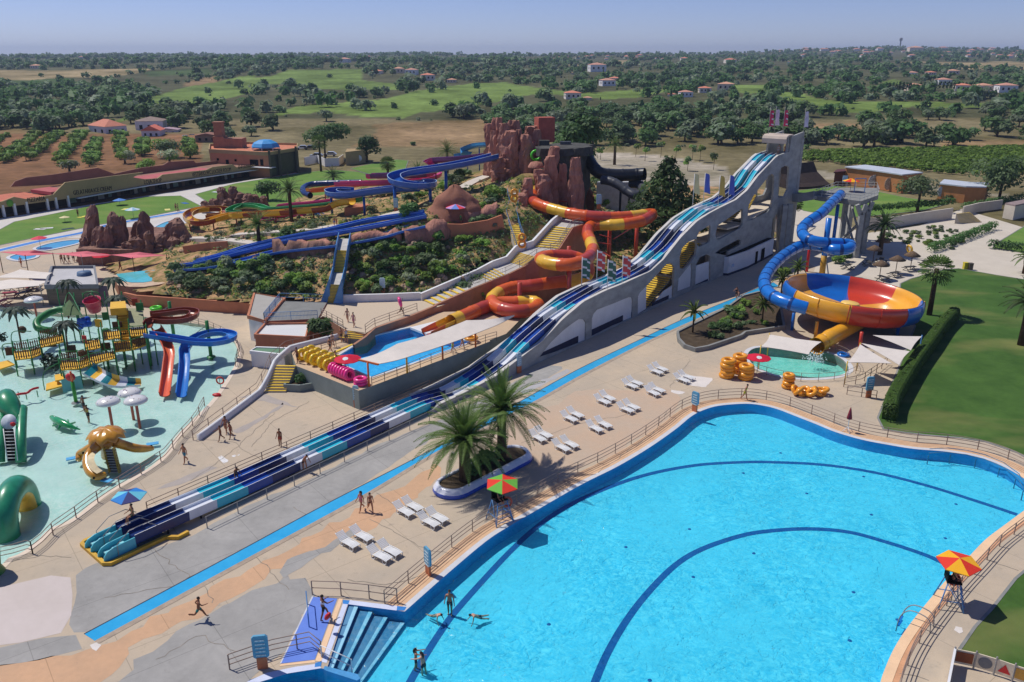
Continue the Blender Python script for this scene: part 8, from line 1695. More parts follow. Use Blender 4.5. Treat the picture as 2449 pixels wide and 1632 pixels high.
for k,z0 in enumerate((0,1)):railing([g1('d4',*p) for p in (((960,1180),(1100,1150),(1230,1060),(1290,1010)),((985,1240),(1110,1260),(1210,1280)))[k]],.95,M_RAIL,'queue_railing',label='%s brown queue railing under the triangular sails'%('upper','lower')[k],bars=2,every=1.5)
railing([p+Vector((0,0,-.7)) for p in WW(SH,-.2)],.8,mat('pool_blue_rail',(60,120,150),.5),'bench_railing',label='blue railing standing in the water along the far right pool bench',bars=2,every=1.9,z0=.6)
lad=g1('d6',1340,960);t=thing('pool_ladder','bent metal pool ladder over the right-hand pool edge','ladder',lad);dd=Vector((-.75,.66,0));ss=Vector((.66,.75,0))
for s in (-.35,.35):MB().tube(smoothpath([lad+ss*s-dd*1.0,lad+ss*s-dd*.8+Vector((0,0,.85)),lad+ss*s+dd*.2+Vector((0,0,.95)),lad+ss*s+dd*.7+Vector((0,0,.3)),lad+ss*s+dd*.8+Vector((0,0,-.8))],4),.035,6).build('handrail',M_STEEL,t)
for z in (-.1,-.4):MB().box(lad+dd*.75+Vector((0,0,z)),(.7,.16,.05),rz=math.atan2(ss.y,ss.x)).build('rung',M_TUBE,t)
# play pen in the bottom right corner
pn=thing('play_pen','small pen of cream panels with coloured shapes at the bottom right','play pen',g1('d6',1900,1400));C_=[g1('d6',*p) for p in ((1690,1345),(1885,1385),(2070,1440),(2240,1500),(2420,1560))];n_=(C_[1]-C_[0]).normalized();n_=Vector((n_.y,-n_.x,0))
for i in range(4):
 a,b=C_[i],C_[i+1];q=MB().add([a+Vector((0,0,.15)),b+Vector((0,0,.15)),b+Vector((0,0,1.05)),a+Vector((0,0,1.05)),a-n_*.06+Vector((0,0,.15)),b-n_*.06+Vector((0,0,.15)),b-n_*.06+Vector((0,0,1.05)),a-n_*.06+Vector((0,0,1.05))],[(0,1,2,3),(5,4,7,6),(3,2,6,7)]);q.build('panel',mat('cream_panel',(226,212,184),.7),pn);MB().bar(a,a+Vector((0,0,1.2)),.07).build('post',M_STEEL,pn)
 c=(a+b)/2+n_*.03+Vector((0,0,.6));d=(b-a).normalized();f=lambda x,z:c+d*x+Vector((0,0,z));sm_=MB();pts=[[(-.42,-.3),(.42,-.3),(.42,.35),(-.42,.35)],[(.34*math.cos(k*.35),.34*math.sin(k*.35)) for k in range(18)],[(-.3,-.25),(.3,-.25),(0,.3)],[(-.4,-.3),(.4,-.3),(.4,.35),(-.4,.35)]][i];sm_.add([f(*p) for p in pts],[tuple(range(len(pts)))]);sm_.build('shape',[mat('slat_brown',(150,84,50),.7),mat('disc_grey',(120,122,124),.6),M_RED,mat('slat_ochre',(196,150,66),.7)][i],pn)
MB().bar(C_[0]+Vector((0,0,.6)),g1('d6',1620,1700)+Vector((0,0,.6)),.12,1.0).build('side_panel',M_WHITE,pn)
# palm planter
PLA,PLB=W(1084,1172),W(1228,1098);pd_=(PLB-PLA).normalized();pn_=Vector((-pd_.y,pd_.x,0));cap_=lambda r,z:[PLB+pd_*(r*math.cos(a))+pn_*(r*math.sin(a))+Vector((0,0,z)) for a in np.linspace(-1.57,1.57,14)]+[PLA-pd_*(r*math.cos(a))-pn_*(r*math.sin(a))+Vector((0,0,z)) for a in np.linspace(-1.57,1.57,14)]
pl=thing('palm_planter','rounded white planter with a blue base holding two palms','planter',(PLA+PLB)/2)
def loft(rz_,nm,m):
 L_=[cap_(r,z) for r,z in rz_];n=len(L_[0]);MB().add([v for l in L_ for v in l],[(k*n+i,k*n+(i+1)%n,(k+1)*n+(i+1)%n,(k+1)*n+i) for k in range(len(L_)-1) for i in range(n)],0,True).build(nm,m,pl)
loft([(1.55,0),(1.62,.12),(1.55,.34)],'base',mat('cobalt_base',(40,84,190),.25,.05,1,.5,coat=.4));loft([(1.55,.34),(1.46,.44),(1.36,.62),(1.22,.72),(1.08,.70),(1.05,.5)],'rim',mat('glossy_white',(220,222,232),.25,.04,1,.5,coat=.3));MB().poly(cap_(1.08,.55)).build('soil',mat('dark_bed_soil',(84,72,58)),pl)
rk_=[g1('c4',*p) for p in ((435,1340),(560,1345),(720,1320),(705,1260),(600,1195),(500,1210))];t=thing('stone_planter','low grey planter with spiky plants below the yellow stairs','planter',rk_[1]);MB().sweep([Vector((p.x,p.y,0)) for p in rk_],[(-.12,0),(-.12,.75),(.12,.75),(.12,0)],closed=True,pclosed=True).build('wall',M_DKW,t);MB().poly(rk_,z=.6).build('soil',mat('dark_bed_soil',(84,72,58)),t)
w_=WD(*N('d4',(745,940)),85.5);b=MB();rr=random.Random(3)
for k in range(160):q=Vector((rr.gauss(0,.55),rr.gauss(0,.4),abs(rr.gauss(0,.5))));b.ball(Vector((w_.x,w_.y,-.12))+q,rr.uniform(.03,.09),5,3)
tag(b.build('water_spray',mat('white_spray',(238,244,246),.5,.02)),kind='stuff')
# ================================================================ PLANTS
rng=np.random.default_rng(11)
def cloud(blobs,n,size,g=rng,flat=.5,down=0.0):
 B=np.array(blobs,float);w=B[:,3]*B[:,4]*B[:,5];w=w**.7;k=g.choice(len(B),n,p=w/w.sum());B=B[k]
 d=g.normal(size=(n,3));d /= np.linalg.norm(d,axis=1)[:,None];d[:,2]=np.where(d[:,2]<-.55,-d[:,2],d[:,2])
 r=g.uniform(.35,1.0,n)**.45*g.uniform(.86,1.12,n);C=B[:,:3]+d*B[:,3:6]*r[:,None]
 nn=d*(flat+.45)+g.normal(size=(n,3))*.36;nn[:,2]+=.4;nn /= np.linalg.norm(nn,axis=1)[:,None]
 a=np.cross(nn,g.normal(size=(n,3)));a /= np.linalg.norm(a,axis=1)[:,None];b=np.cross(nn,a);a[:,2] -= down
 s=size*g.uniform(.55,1.35,n)[:,None];a=a*s;b=b*s*.62
 V=np.stack([C-a,C-b*.9,C+a,C+b*.9],1).reshape(-1,3);return V,np.arange(n*4).reshape(-1,4),k
def leafmesh(nm,V,F,mats,mi=None):
 me=bpy.data.meshes.new(nm);me.from_pydata(V.tolist(),[],F.tolist())
 for m in mats:me.materials.append(m)
 if mi is not None:me.polygons.foreach_set('material_index',np.asarray(mi,np.int32))
 return me
def link(nm,me,parent=None):o=bpy.data.objects.new(nm,me);COL.objects.link(o);o.parent=parent;return o
M_OL=[leafmat('olive_leaf',(124,146,98),(92,116,76)),leafmat('carob_leaf',(104,138,76),(74,104,56)),leafmat('grey_leaf',(144,158,126),(110,126,98)),leafmat('fresh_leaf',(146,176,78),(108,144,60)),leafmat('dark_leaf',(84,112,64),(54,78,46)),leafmat('flowering_leaf',(200,204,176),(106,130,80))]
M_BARK=mat('bark',(96,78,62),.95,.15,3,.1,.4)
def crown(r,h,nb,n,size,seed,zc=.5,fl=.8):
 g=np.random.default_rng(seed);bl=[]
 for k in range(nb):
  a=g.uniform(0,6.28);q=g.uniform(.25,.72)*r if k else 0;rr=r*g.uniform(.38,.62);bl.append((q*math.cos(a),q*math.sin(a),h*zc+g.uniform(-.16,.2)*h,rr,rr,rr*fl))
 return cloud(bl,n,size,g)
def trunkmb(h,r,lean=0,limbs=3,sd=1):
 b=MB();rr=random.Random(sd);b.tube([(0,0,-.4),(.1*lean,0,h*.3),(.2*lean,.1,h*.6)],[r*1.25,r,r*.75],7)
 for k in range(limbs):a=k*6.28/limbs+rr.random();b.tube([(.2*lean,.1,h*.5),(.2*lean+.9*r*6*.3*math.cos(a),.3*r*6*math.sin(a),h*.95)],[r*.6,r*.25],5)
 return b
TV=[]
for i in range(7):
 V,F,k=crown(3.3,5.0,10,420,.6,40+i,.46,.85);me=leafmesh('crown',V,F,[M_OL[[0,1,2,1,0,2,4][i]],M_OL[[4,4,0,0,1,0,1][i]]],(k%3==0).astype(int));tb_=trunkmb(2.3,.26,i%3-1,3,i)
 tm=tb_.build('trunk_source',M_BARK,local=True);TV.append((me,tm.data));bpy.data.objects.remove(tm)
def tree(nm,p,rz,s,vi,label,cat,group):
 t=thing(nm,label,cat,p,group,rz);t.scale=(s,)*3;link('crown',TV[vi][0],t);link('trunk',TV[vi][1],t);return t
def allowed(px,py,x,d):
 a=np.ones(len(px));jx,jy=6*np.sin(x*.05),1.5*np.sin(x*.04)
 hp_=4.2*1973/np.maximum(d,200)
 for gi,g in enumerate(GOLF):a[pip(px,py-hp_,g)] *= .25;a[pip(px,py,g)]=.045
 for q in PAINT[1][1]:a[pip(px,py,q)]=.03
 for q in PAINT[2][1]:a[pip(px,py,q)]=.12
 for q in PAINT[3][1]:a[pip(px,py,q)]=.3
 a[pip(px,py,PAINT[4][1][0])]=0
 nzv=np.array([noise.noise((u*.012,v*.007,2.0)) for u,v in zip(x,d)]);a *= np.clip(.95+nzv*2.6,.12,1)
 for vx,vy,wp,_ in VL:a[(abs(px-vx)<wp*.6)&(py>vy-2)&(py<vy+13)]=0
 a[(px>200)&(px<480)&(py>296)&(py<345)] *= .12
 return a
def scatter(n,d0,d1,px0=-420,px1=2870):
 d=rng.uniform(d0,d1,n);px=rng.uniform(px0,px1,n);x=(px-PCX)/FPX*(d*CP+9);z=th(x,d)
 f=d*CP-(z-CH)*SP;ppx=PCX+FPX*x/f;py=PCY-FPX*(d*SP+(z-CH)*CP)/f
 k=rng.uniform(0,1,n)<allowed(ppx,py,x,d);return x[k],d[k],z[k],ppx[k],py[k]
x,d,z,px,py=scatter(1600,286,590)
ok=~((px>1400)&(py>352))&~((px>480)&(px<1080)&(py>338))&~((px>1080)&(px<1420)&(py>350));x,d,z,px,py=[q[ok] for q in (x,d,z,px,py)]
o=np.argsort(d)[:300];REST=np.argsort(d)[300:]
ZN=lambda a:'left of the farmhouses' if a<250 else 'behind the farmhouses' if a<520 else 'behind the restaurant' if a<820 else 'behind the slides' if a<1250 else 'behind the rock tower' if a<1500 else 'behind the slide tower' if a<1950 else 'beyond the vineyard'
KN=['grey-green olive tree','dark carob tree','pale grey olive tree','dark broad carob tree','grey-green spreading olive tree','pale spreading olive tree','very dark evergreen tree']
for i in o:v=int(rng.integers(0,7));w=KN[v]+' on the dry ground '+ZN(px[i]);tree('olive_tree',(x[i],d[i],z[i]),float(rng.uniform(0,6.28)),float(rng.uniform(.85,1.75)),v,w,'tree',w)
# the woods farther off
def merge(nm,parts_,mats,kind='stuff'):
 V=np.concatenate([p[0] for p in parts_]);n=len(V)//4;F=np.arange(n*4).reshape(-1,4);M=np.concatenate([p[1] for p in parts_]);ob=link(nm,leafmesh(nm,V,F,mats,M));tag(ob,kind=kind);return ob
LO=[crown(3.4,5.0,7,60,1.2,70+i,.42,.85)[0] for i in range(5)];LO2=[crown(3.6,5.4,5,22,2.1,80+i,.42,.85)[0] for i in range(4)]
def woods(n,d0,d1,src,smin,smax):
 out_=[]
 x,d,z,px,py=scatter(n,d0,d1)
 for a,b,c in zip(x,d,z):
  q=src[int(rng.integers(len(src)))];s=rng.uniform(smin,smax);r=rng.uniform(0,6.28);cs,sn=math.cos(r)*s,math.sin(r)*s
  out_.append((np.stack([q[:,0]*cs-q[:,1]*sn+a,q[:,0]*sn+q[:,1]*cs+b,q[:,2]*s*rng.uniform(.85,1.25)+c-.4],1),np.full(len(q)//4,int(rng.integers(0,5)))))
 return out_
FM=[M_OL[0],M_OL[1],M_OL[4],M_OL[2],M_OL[1]]
merge('distant_woodland',woods(1000,d[o[-1]],590,LO,.9,1.7)+woods(3400,560,1150,LO,.8,1.6)+woods(5600,1050,3450,LO2,1.0,2.1),FM)
# scrub between the trees
sx=woods(1500,300,1000,LO2,.22,.5);merge('dry_scrub',sx,FM)
cy=[]
for px,py,hh in [(2118+8*k,222,24) for k in range(8)]+[(2200+9*k,218,20) for k in range(14)]+[(1604,238,22),(1692,230,16),(1664,226,15),(1273,168,12),(1443,174,10),(1436,243,10),(1670,182,22),(1600,176,18)]:
 X,D,Z=TGA([px],[py]);D=float(D[0]);h=hh*D/1973;V,F,k=cloud([(0,0,h*.5,h*.14,h*.14,h*.52)],60,h*.11);t=thing('cypress','dark narrow cypress '+('in the row before the white walled house' if px>2110 and px<2190 else 'in the dark hedge row by the loggia villas' if px>2190 else 'standing near the villas on the golf course'),'tree',(float(X[0]),D,float(Z[0])),'cypress %d'%(0 if px<2110 else 1 if px<2190 else 2));link('crown',leafmesh('crown',V,F,[M_OL[4]]),t)
# orchard rows
GB=[]
for i in range(3):V,F,k=crown(2.3,2.9,6,320,.4,20+i,.52);GB.append(leafmesh('crown',V,F,[M_OL[3],M_OL[1]],(k%3==0).astype(int)))
for ri,(a,b) in enumerate((((30,290),(-260,440)),((330,265),(40,500)),((560,250),(250,480)),((760,255),(540,500)),((890,320),(820,530)),((1100,265),(1110,465)),((1330,310),(1290,440)),((-40,400),(-300,520)),((1740,320),(1730,420)))):
 for p in resample([W(*N('e5',a)),W(*N('e5',b))],4.2):t=thing('orchard_tree','low round bright green orchard tree in the %s row from the left'%('second','third','fourth','fifth','sixth','seventh','eighth','first','last')[ri],'tree',p+Vector((rnd.uniform(-.6,.6),rnd.uniform(-.5,.5),0)),'orchard row %d'%ri);t.scale=(rnd.uniform(.8,1.25),)*3;link('crown',GB[rnd.randrange(3)],t);link('trunk',TV[0][1],t).scale=(.5,.5,.6)
# vineyard
vy=[];VP=N('e8',(585,345),(1500,325),(2353,305),(3200,300),(3200,560),(2353,545),(1900,520),(1500,480),(1000,440),(620,400));q=np.array([(W(*p).x,W(*p).y) for p in VP])
M_VINE=[leafmat('vine_leaf',(140,176,70),(104,144,54)),leafmat('vine_leaf_deep',(112,150,58),(86,122,46))]
for k in range(4400):
 a,b=rng.uniform(q[:,0].min(),q[:,0].max()),rng.uniform(q[:,1].min(),q[:,1].max());b=round(b/2.6)*2.6+.3*rng.normal()+.08*a
 if pip(np.array([a]),np.array([b]),q)[0]:V,F,_=cloud([(a,b,.8,1.3,.75,.7)],16,.55);vy.append((V,np.full(16,int(rng.integers(0,2)))))
merge('vineyard',vy,M_VINE)
# shrubs of the hill and beds
SV=[]
for i in range(8):V,F,k=crown(1.0,1.5,6,420,.17,100+i,.5,.8);m_=[0,1,2,3,4,5,3,1][i];SV.append(leafmesh('foliage',V,F,[M_OL[m_],M_OL[[4,4,0,1,1,3,1,3][i]]],(k%3==0).astype(int)))
SN_=['grey-green','dark green','pale grey','fresh green','very dark green','white-flowered','bright green','deep green']
def shrub(p,s,vi,where):o=link('shrub',SV[vi]);p=Vector(p);place(o,p-Vector((0,0,.15)),rnd.uniform(0,6.28),(s*rnd.uniform(.9,1.2),s*rnd.uniform(.9,1.2),s*rnd.uniform(.8,1.2)));tag(o,'%s rounded shrub %s'%(SN_[vi],where),'shrub','shrubs, %s, %s'%(SN_[vi],where))
small=[]
HP=[(46,[(400,650),(600,640),(745,625),(770,640),(760,705),(700,705),(610,718),(480,705),(400,690)],'left of the blue stairs',(.5,1.6)),(54,[(850,600),(950,585),(1080,575),(1150,560),(1180,580),(1110,640),(1020,690),(950,705),(850,705)],'right of the blue stairs',(.45,1.5)),(16,[(860,575),(960,590),(940,600),(850,600)],'below the knobbly rock edge',(.6,1.0)),(52,[(470,560),(700,540),(900,500),(960,505),(860,545),(640,575),(480,590)],'above the blue flumes',(.5,1.0)),(36,[(900,470),(1000,420),(1080,410),(1150,430),(1060,470),(960,500)],'among the upper slides',(.7,1.4)),(38,[(1290,420),(1420,435),(1540,500),(1500,540),(1400,490),(1320,470)],'below the dark cave',(.8,1.6)),(14,[(1200,470),(1180,560),(1120,560),(1150,490)],'beside the winding stairs',(.6,1.1)),(10,[(1100,700),(1180,660),(1250,640),(1210,690),(1120,730)],'between the wide stairs and the orange tube',(.5,.9))]
for n,poly,where,(s0,s1) in HP:
 xs,ys=[p[0] for p in poly],[p[1] for p in poly];c=0
 while c<n:
  a,b=rnd.uniform(min(xs),max(xs)),rnd.uniform(min(ys),max(ys))
  if pip(np.array([a]),np.array([b]),poly)[0]:
   c+=1
   if where=='above the blue flumes':small.append((HG(a,b),rnd.uniform(s0,s1)));continue
   shrub(HG(a,b),rnd.uniform(s0,s1),rnd.choice([0,0,1,2,2,3,3,3,5,6,6,7]),where)
for k in range(30):
 f=rnd.random();a=isl[rnd.randrange(len(isl))].lerp(sum(isl,Vector())/len(isl),.25+.7*f);shrub(Vector((a.x,a.y,.3)),rnd.uniform(.45,1.1),rnd.choice([0,3,3,6,1,3]),'in the kerbed bed before the blue tube')
for p,s,vi,w in ((g1('c4',742,905,1.7),1.9,1,'dome beside the short yellow stairs'),(HG(*N('e6',(520,1200))),1.6,4,'dome by the hill path'),(HG(*N('e6',(1610,1010))),1.6,1,'dome beside the rock mound'),(HG(1180,478),1.7,6,'dome beside the winding stairs top'),(PLA.lerp(PLB,.62),1.15,4,'ball between the two planter palms'),(PLA.lerp(PLB,.35)+pn_*.2,.9,4,'ball behind the near planter palm'),(g1('e8',920,1190),1.3,3,'under the tube tower'),(g1('e8',990,1180),1.2,1,'beside the tower leg'),(W(1845,655),1.5,3,'behind the blue tube bend'),(W(1870,660),1.3,6,'beside the blue tube post'),(g1('c4',560,1270,.5),.8,4,'spiky in the stone planter')):shrub(Vector(p)+Vector((0,0,.55 if 'planter palm' in w else 0)),s,vi,w)
for k,(a,b) in enumerate(((870,600),(920,596),(970,588),(1250,680),(470,350))):pass
for k in range(60):f=rnd.random();g=rnd.random();p=W(*[u+(v-u)*f for u,v in zip(N('e8',(1390+500*g,950-60*g)),N('e8',(1180+700*g,1010+100*g)))]);small.append((p,rnd.uniform(.3,.7)))
q_=[]
for p,s in small:V,F,k=cloud([(p.x+.4*s*math.cos(j*2.1),p.y+.4*s*math.sin(j*2.1),p.z+.5*s,.6*s,.6*s,.5*s) for j in range(3)],130,.16);q_.append((V,np.full(130,rnd.randrange(4))))
merge('low_planting',q_,[M_OL[3],M_OL[1],M_OL[0],M_OL[2]])
for a,b,n in (((1150,835),(1790,780),26),((1760,720),(2060,700),10),((1900,780),(2353,705),14),((1640,1110),(2105,935),22),((2110,1080),(2353,1110),8)):
 A,Bq=W(*N('e8',a)),W(*N('e8',b));V,F,k=cloud([((A.x+(Bq.x-A.x)*f),(A.y+(Bq.y-A.y)*f),(1.7 if n==26 else .8)+.1*math.sin(f*40),1.2,.8,.9) for f in np.linspace(0,1,n)],90*n,.22);o_=link('hedge',leafmesh('hedge',V,F,[M_OL[1 if n>10 else 4]]));tag(o_,{26:'long dark hedge above the pale retaining wall on the right',10:'dark hedge by the shorter ochre building',14:'dark hedge right of the far yellow stairs',22:'clipped green hedge along the gravel garden path',8:'low hedge edging the small lawn at the right'}[n],'hedge')
c=[]
for p in P[::2]:c.append((p.x,p.y,1.0,.72,.72,.8)) if hasattr(p,'x') else None
hedge_path=resample(smoothpath(WW(hp),4),.9);V,F,k=cloud([(p.x+.9,p.y-.55,.95,.78,.72,.86) for p in hedge_path],9000,.13);link('leaves',leafmesh('leaves',V-np.array(hg.location),F,[M_HEDGE]),hg)
# named trees near the park
def bigtree(p,r,h,nb,n,size,mi,label,zc=.6,fl=.75,nm='tree',tr=.3,conifer=False):
 t=thing(nm,label,'tree',p)
 if conifer:bl=[(r*(1-f)*.75*math.cos(k*2.4),r*(1-f)*.75*math.sin(k*2.4),h*(.12+.84*f),r*(.55-.42*f),r*(.55-.42*f),h*.09) for k,f in enumerate(np.linspace(0,1,nb))];V,F,k=cloud(bl,n,size,np.random.default_rng(5),.3,.35)
 else:V,F,k=crown(r,h,nb,n,size,int(p[0]*7)%99+1,zc,fl)
 link('crown',leafmesh('crown',V,F,[M_OL[mi[0]],M_OL[mi[1]]],(k%3==0).astype(int)),t);link('trunk',trunkmb(h*.8,tr,.5,4).build('trunk_s',M_BARK,local=True).data,t);bpy.data.objects.remove(bpy.data.objects['trunk_s']);return t
bigtree(WD(1588,560,131)-Vector((0,0,1)),7.6,13.0,50,4200,.42,(4,1),'big dark conifer between the black tubes and the long slide',conifer=True,nm='conifer')
p=WD(1368,372,178);p.z=2;bigtree(p,6.0,20.5,16,3200,.55,(1,4),'large bushy green pine rising behind the dark cave roof',.58,1.0,'pine_tree')
bigtree(W(778,381),7.5,10.5,12,2000,.5,(4,1),'broad umbrella pine behind the restaurant parking',.8,.42,'pine_tree');bigtree(W(878,388),4.0,9.0,10,1300,.45,(4,4),'dense dark oval tree behind the round window shed',.5,1.05)
bigtree(W(2193,506),4.3,7.6,10,1300,.36,(2,0),'grey-green olive tree with a forked trunk on the right lawn',.68,.7,'olive_tree');bigtree(W(2388,482),6.2,10,12,2000,.45,(0,4),'large dark grey-green tree at the right edge of the park',.55,.85);bigtree(W(398,378),5,7,9,1200,.45,(0,3),'bushy tree at the end of the orchard above the shop roofs',.5,.8);bigtree(W(640,480),3.0,5,8,900,.35,(1,4),'rounded dark tree behind the smaller brown spires',.55,.9)
for k,(a,b,h) in enumerate(((1060,500,4),(1470,510,5),(1615,480,5),(1750,515,5),(1905,500,4.5),(1975,520,5),(2100,590,4.6),(1860,600,3.6),(1385,470,4))):bigtree(W(*N('e7',(a,b-30))),1.5,h,5,240,.35,(0,3),'young tree number %s along the gravel parking'%('one from the left','in the shade strip','beside the slim cypress','before the slim cypress','in the middle of the strip','next to the middle one','closest to the slide tower','low by the palm','beside the parking palm')[k],.75,.8,'young_tree',.07)
for k,(a,b,mi) in enumerate(((1150,480,5),(1330,560,3),(1560,470,5),(640,560,2),(1750,430,3))):bigtree(W(*N('e5',(a,b+25))),3.4,4.4,7,700,.35,(mi,3),'%s bush behind the shop roofs'%('white-flowered left','yellow-green','white-flowered right','greyish','fresh green')[k],.45,.7,'bush')
# palms
M_PT=mat('palm_trunk',(92,74,58),.95,.2,5,.1,.6);M_PF=leafmat('palm_frond',(108,130,60),(72,94,42),.2);M_PFD=leafmat('palm_frond_dark',(84,106,60),(54,74,40),.2)
def datepalm(p,h,L,label,nf=54,r=.32,m=None,nl=28):
 t=thing('date_palm',label,'palm',p);p=Vector(p);rr=random.Random(int(abs(p.x*31+p.y*7)));MB().tube([(0,0,-.3),(0,0,h*.5),(0,0,h-.25),(0,0,h+.1)],[r*1.15,r,r*1.05,r*1.35],10).build('trunk',M_PT,t,local=True);b=MB()
 for k in range(nf):
  f=k/nf;a=k*2.39996;el=R(84-98*f**.95+rr.uniform(-8,8));l=L*rr.uniform(.85,1.08)*(1 if f>.12 else .8);d=Vector((math.cos(a),math.sin(a),0));c=Vector((0,0,h));dv=d*math.cos(el)+Vector((0,0,math.sin(el)));sp_=[];n=9
  for i in range(n+1):sp_.append(c.copy());c=c+dv*(l/n);dv=(dv+Vector((0,0,-.10-.09*i/n-.03*f))).normalized()
  sd=Vector((-d.y,d.x,0));b.tube(sp_[::3],[.045,.03,.02,.01],4)
  for j in range(1,nl+1):
   u=j/nl*n*.98;i=min(n-1,int(u));q=sp_[i].lerp(sp_[i+1],u-i);tg=(sp_[i+1]-sp_[i]).normalized();w=l*.135*math.sin(math.pi*min(1,.12+.88*j/nl)**.8)+.06
   for s in (-1,1):e=q+sd*s*w*.72+tg*w*.85+Vector((0,0,-.1*w+.08));k2=q.lerp(e,.5)+Vector((0,0,.08*w));b.add([q-tg*.03,k2-tg*.052,e,k2+tg*.052,q+tg*.03],[(0,1,2,3,4)])
 b.build('frond_crown',m or M_PF,t,local=True);return t
def fanpalm(p,h,label,R_=1.5,r=.22):
 t=thing('fan_palm',label,'palm',p);p=Vector(p);rr=random.Random(int(abs(p.x*13)));MB().tube([(0,0,-.3),(0,0,h*.6),(0,0,h)],[r*1.2,r,r*.95],9).build('trunk',M_PT,t,local=True);b=MB()
 for k in range(46):
  f=k/46;a=k*2.4;el=R(75-125*f);dv=Vector((math.cos(a)*math.cos(el),math.sin(a)*math.cos(el),math.sin(el)));c=Vector((0,0,h))+dv*R_*.55;s=dv.cross(Vector((0,0,1))).normalized();u=s.cross(dv)
  for j in range(9):g=R(-75+150*j/8);e=c+(dv*math.cos(g)+s*math.sin(g))*R_*.72+Vector((0,0,-.28*R_*abs(math.cos(g))*.6));b.add([c-s*.01,e-(dv*-math.sin(g)+s*math.cos(g))*.09,e+dv*.12+Vector((0,0,-.1)),e+(dv*-math.sin(g)+s*math.cos(g))*.09],[(0,1,2,3)])
 b.build('frond_crown',M_PF,t,local=True)
datepalm(W(1112,1150,.5),3.5,4.3,'stout date palm at the near end of the white and blue planter',70,.42);datepalm(W(1200,1098,.5),4.4,4.2,'taller date palm at the far end of the white and blue planter',64,.36)
fanpalm(W(2222,754),6.2,'tall fan palm on the lawn right of the bowl slide',1.7,.3);datepalm(W(2449-8,826),5.2,3.4,'date palm on the lawn at the right photo edge',46,.35,M_PFD);datepalm(W(2104,610),5.0,3.3,'date palm beside the blue tube tower',44,.35,M_PFD);datepalm(W(2448,655),2.6,2.6,'small palm at the right edge beyond the lawn',30,.25)
for (a,b,h,L,lab,fan) in ((1965,660,8.6,3.8,'tall date palm rising through the blue hairpin slide',0),(1690,610,3.6,3.6,'bushy palm behind the blue hairpin slide',0),(1415,610,5.6,0,'fan palm with a shaggy trunk left of the hairpin slide',1),(920,755,3.4,3.5,'bushy dark date palm over the orange trough',0),(530,1050,5.2,3.0,'round date palm in front of the yellow and brown banded slide',0),(235,1270,3.2,2.7,'small pale palm on the lower left of the hill',0)):
 p=HG(*N('e6',(a,b)))
 if fan:fanpalm(p,h,lab,1.7,.3)
 else:datepalm(p,h,L,lab,44,.28,M_PFD if 'dark' in lab or 'round' in lab else M_PF,12)
fanpalm(W(*N('e6',(800,580))),8.4,'very tall fan palm at the edge of the far lawn',2.0,.3);datepalm(W(*N('e7',(1190,515))),6.0,4.2,'date palm beside the gravel parking',40,.4,M_PF,12);datepalm(W(*N('d1',(1770,840)),.3),2.6,1.9,'slender young palm at the tip of the kerbed bed',20,.1);datepalm(W(*N('d4',(330,690)),.3),2.4,1.9,'feathery young palm in the kerbed bed near the bowl',22,.1);fanpalm(W(1897,538),4.2,'small palm at the corner under the footbridge',1.2,.15)
for a,b in ((480,400),(600,300)):datepalm(W(*N('d4',(a,b+60))),2.0,1.8,'banana-like palm %s behind the blue tube bend'%('front','rear')[a>500],22,.14)
for k in range(110):
 a,b=(rnd.uniform(400,1120),rnd.uniform(570,705));q=HG(a,b)
 if q.z<1.0:continue
 b_=MB();rr=random.Random(k);b_.ball((0,0,.1),(rr.uniform(.3,.8),rr.uniform(.3,.7),rr.uniform(.25,.55)),8,5);b_.v=[tuple(c*rr.uniform(.75,1.2) for c in v) for v in b_.v];b_.sm=[False]*len(b_.sm);o_=b_.build('boulder',mat('pale_boulder',(186,160,134),.95,.2,1.5,.1,.5,rgb2=(140,116,98)),local=True);place(o_,q,rr.uniform(0,6));tag(o_,'pale rough boulder among the shrubs of the planted slope','boulder','boulders on the planted slope')
# rough low planting on the hill
gc=[]
for k in range(3600):
 a,b=rnd.uniform(390,1560),rnd.uniform(430,715);q=HG(a,b)
 if q.z>.6 and q.y<175:V,F,_=cloud([(q.x,q.y,hz(q.x,q.y)+.15,.5,.5,.3)],9,.2);gc.append((V,np.full(9,rnd.randrange(4))))
merge('ground_cover',gc,[M_OL[3],M_OL[1],M_OL[0],M_OL[2]])
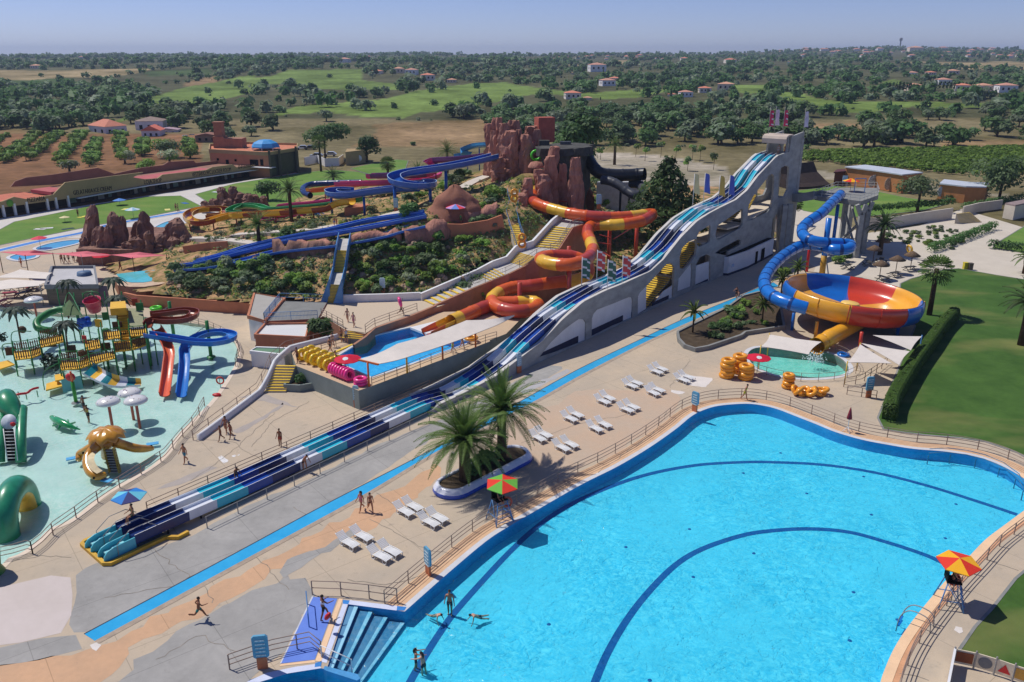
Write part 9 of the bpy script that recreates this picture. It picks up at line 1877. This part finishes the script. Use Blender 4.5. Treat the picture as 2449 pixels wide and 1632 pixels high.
# ================================================================ LIGHT, AIR, CAMERA
SUN=Vector((-.88*math.cos(R(57)),.47*math.cos(R(57)),math.sin(R(57)))).normalized()
w=bpy.data.worlds.new('World');SC.world=w;w.use_nodes=True
nt=w.node_tree;bg=nt.nodes['Background'];sky=nt.nodes.new('ShaderNodeTexSky');sky.sky_type='NISHITA';sky.sun_disc=False
sky.sun_elevation=R(57);sky.sun_rotation=math.atan2(SUN.x,SUN.y);sky.altitude=300;sky.air_density=.75;sky.dust_density=.12;sky.ozone_density=3.0
hs=nt.nodes.new('ShaderNodeVectorMath');hs.operation='MULTIPLY';hs.inputs[1].default_value=(.84,.82,1.12)
nt.links.new(sky.outputs[0],hs.inputs[0]);nt.links.new(hs.outputs[0],bg.inputs['Color']);bg.inputs['Strength'].default_value=.09
sl=bpy.data.lights.new('sun','SUN');sl.energy=3.8;sl.angle=R(.53);sl.color=(1,.955,.88)
so=bpy.data.objects.new('sun',sl);COL.objects.link(so);so.rotation_euler=SUN.to_track_quat('Z','Y').to_euler()
if HAZE:
 hb=MB().box((0,4400,40),(18000,9400,130));ho=hb.build('haze',[]);tag(ho,kind='stuff')
 hm=bpy.data.materials.new('haze_air');hm.use_nodes=True;hn=hm.node_tree;hn.nodes.remove(hn.nodes['Principled BSDF'])
 pv=hn.nodes.new('ShaderNodeVolumePrincipled');pv.inputs['Color'].default_value=(.62,.76,1,1);pv.inputs['Density'].default_value=HAZE;pv.inputs['Anisotropy'].default_value=.2
 hn.links.new(pv.outputs[0],hn.nodes['Material Output'].inputs['Volume']);ho.data.materials.append(hm)
cam=bpy.data.cameras.new('camera');cam.sensor_width=36;cam.lens=FPX/2449*36;cam.clip_end=60000;cam.clip_start=.5
co=bpy.data.objects.new('camera',cam);COL.objects.link(co);co.location=(0,0,CH);co.rotation_euler=(math.pi/2-PT,0,0);SC.camera=co
SC.view_settings.view_transform='Standard';SC.view_settings.look='None';SC.view_settings.exposure=0;SC.view_settings.gamma=1
SC.cycles.max_bounces=6;SC.cycles.diffuse_bounces=3;SC.cycles.glossy_bounces=2;SC.cycles.transparent_max_bounces=10;SC.cycles.transmission_bounces=4
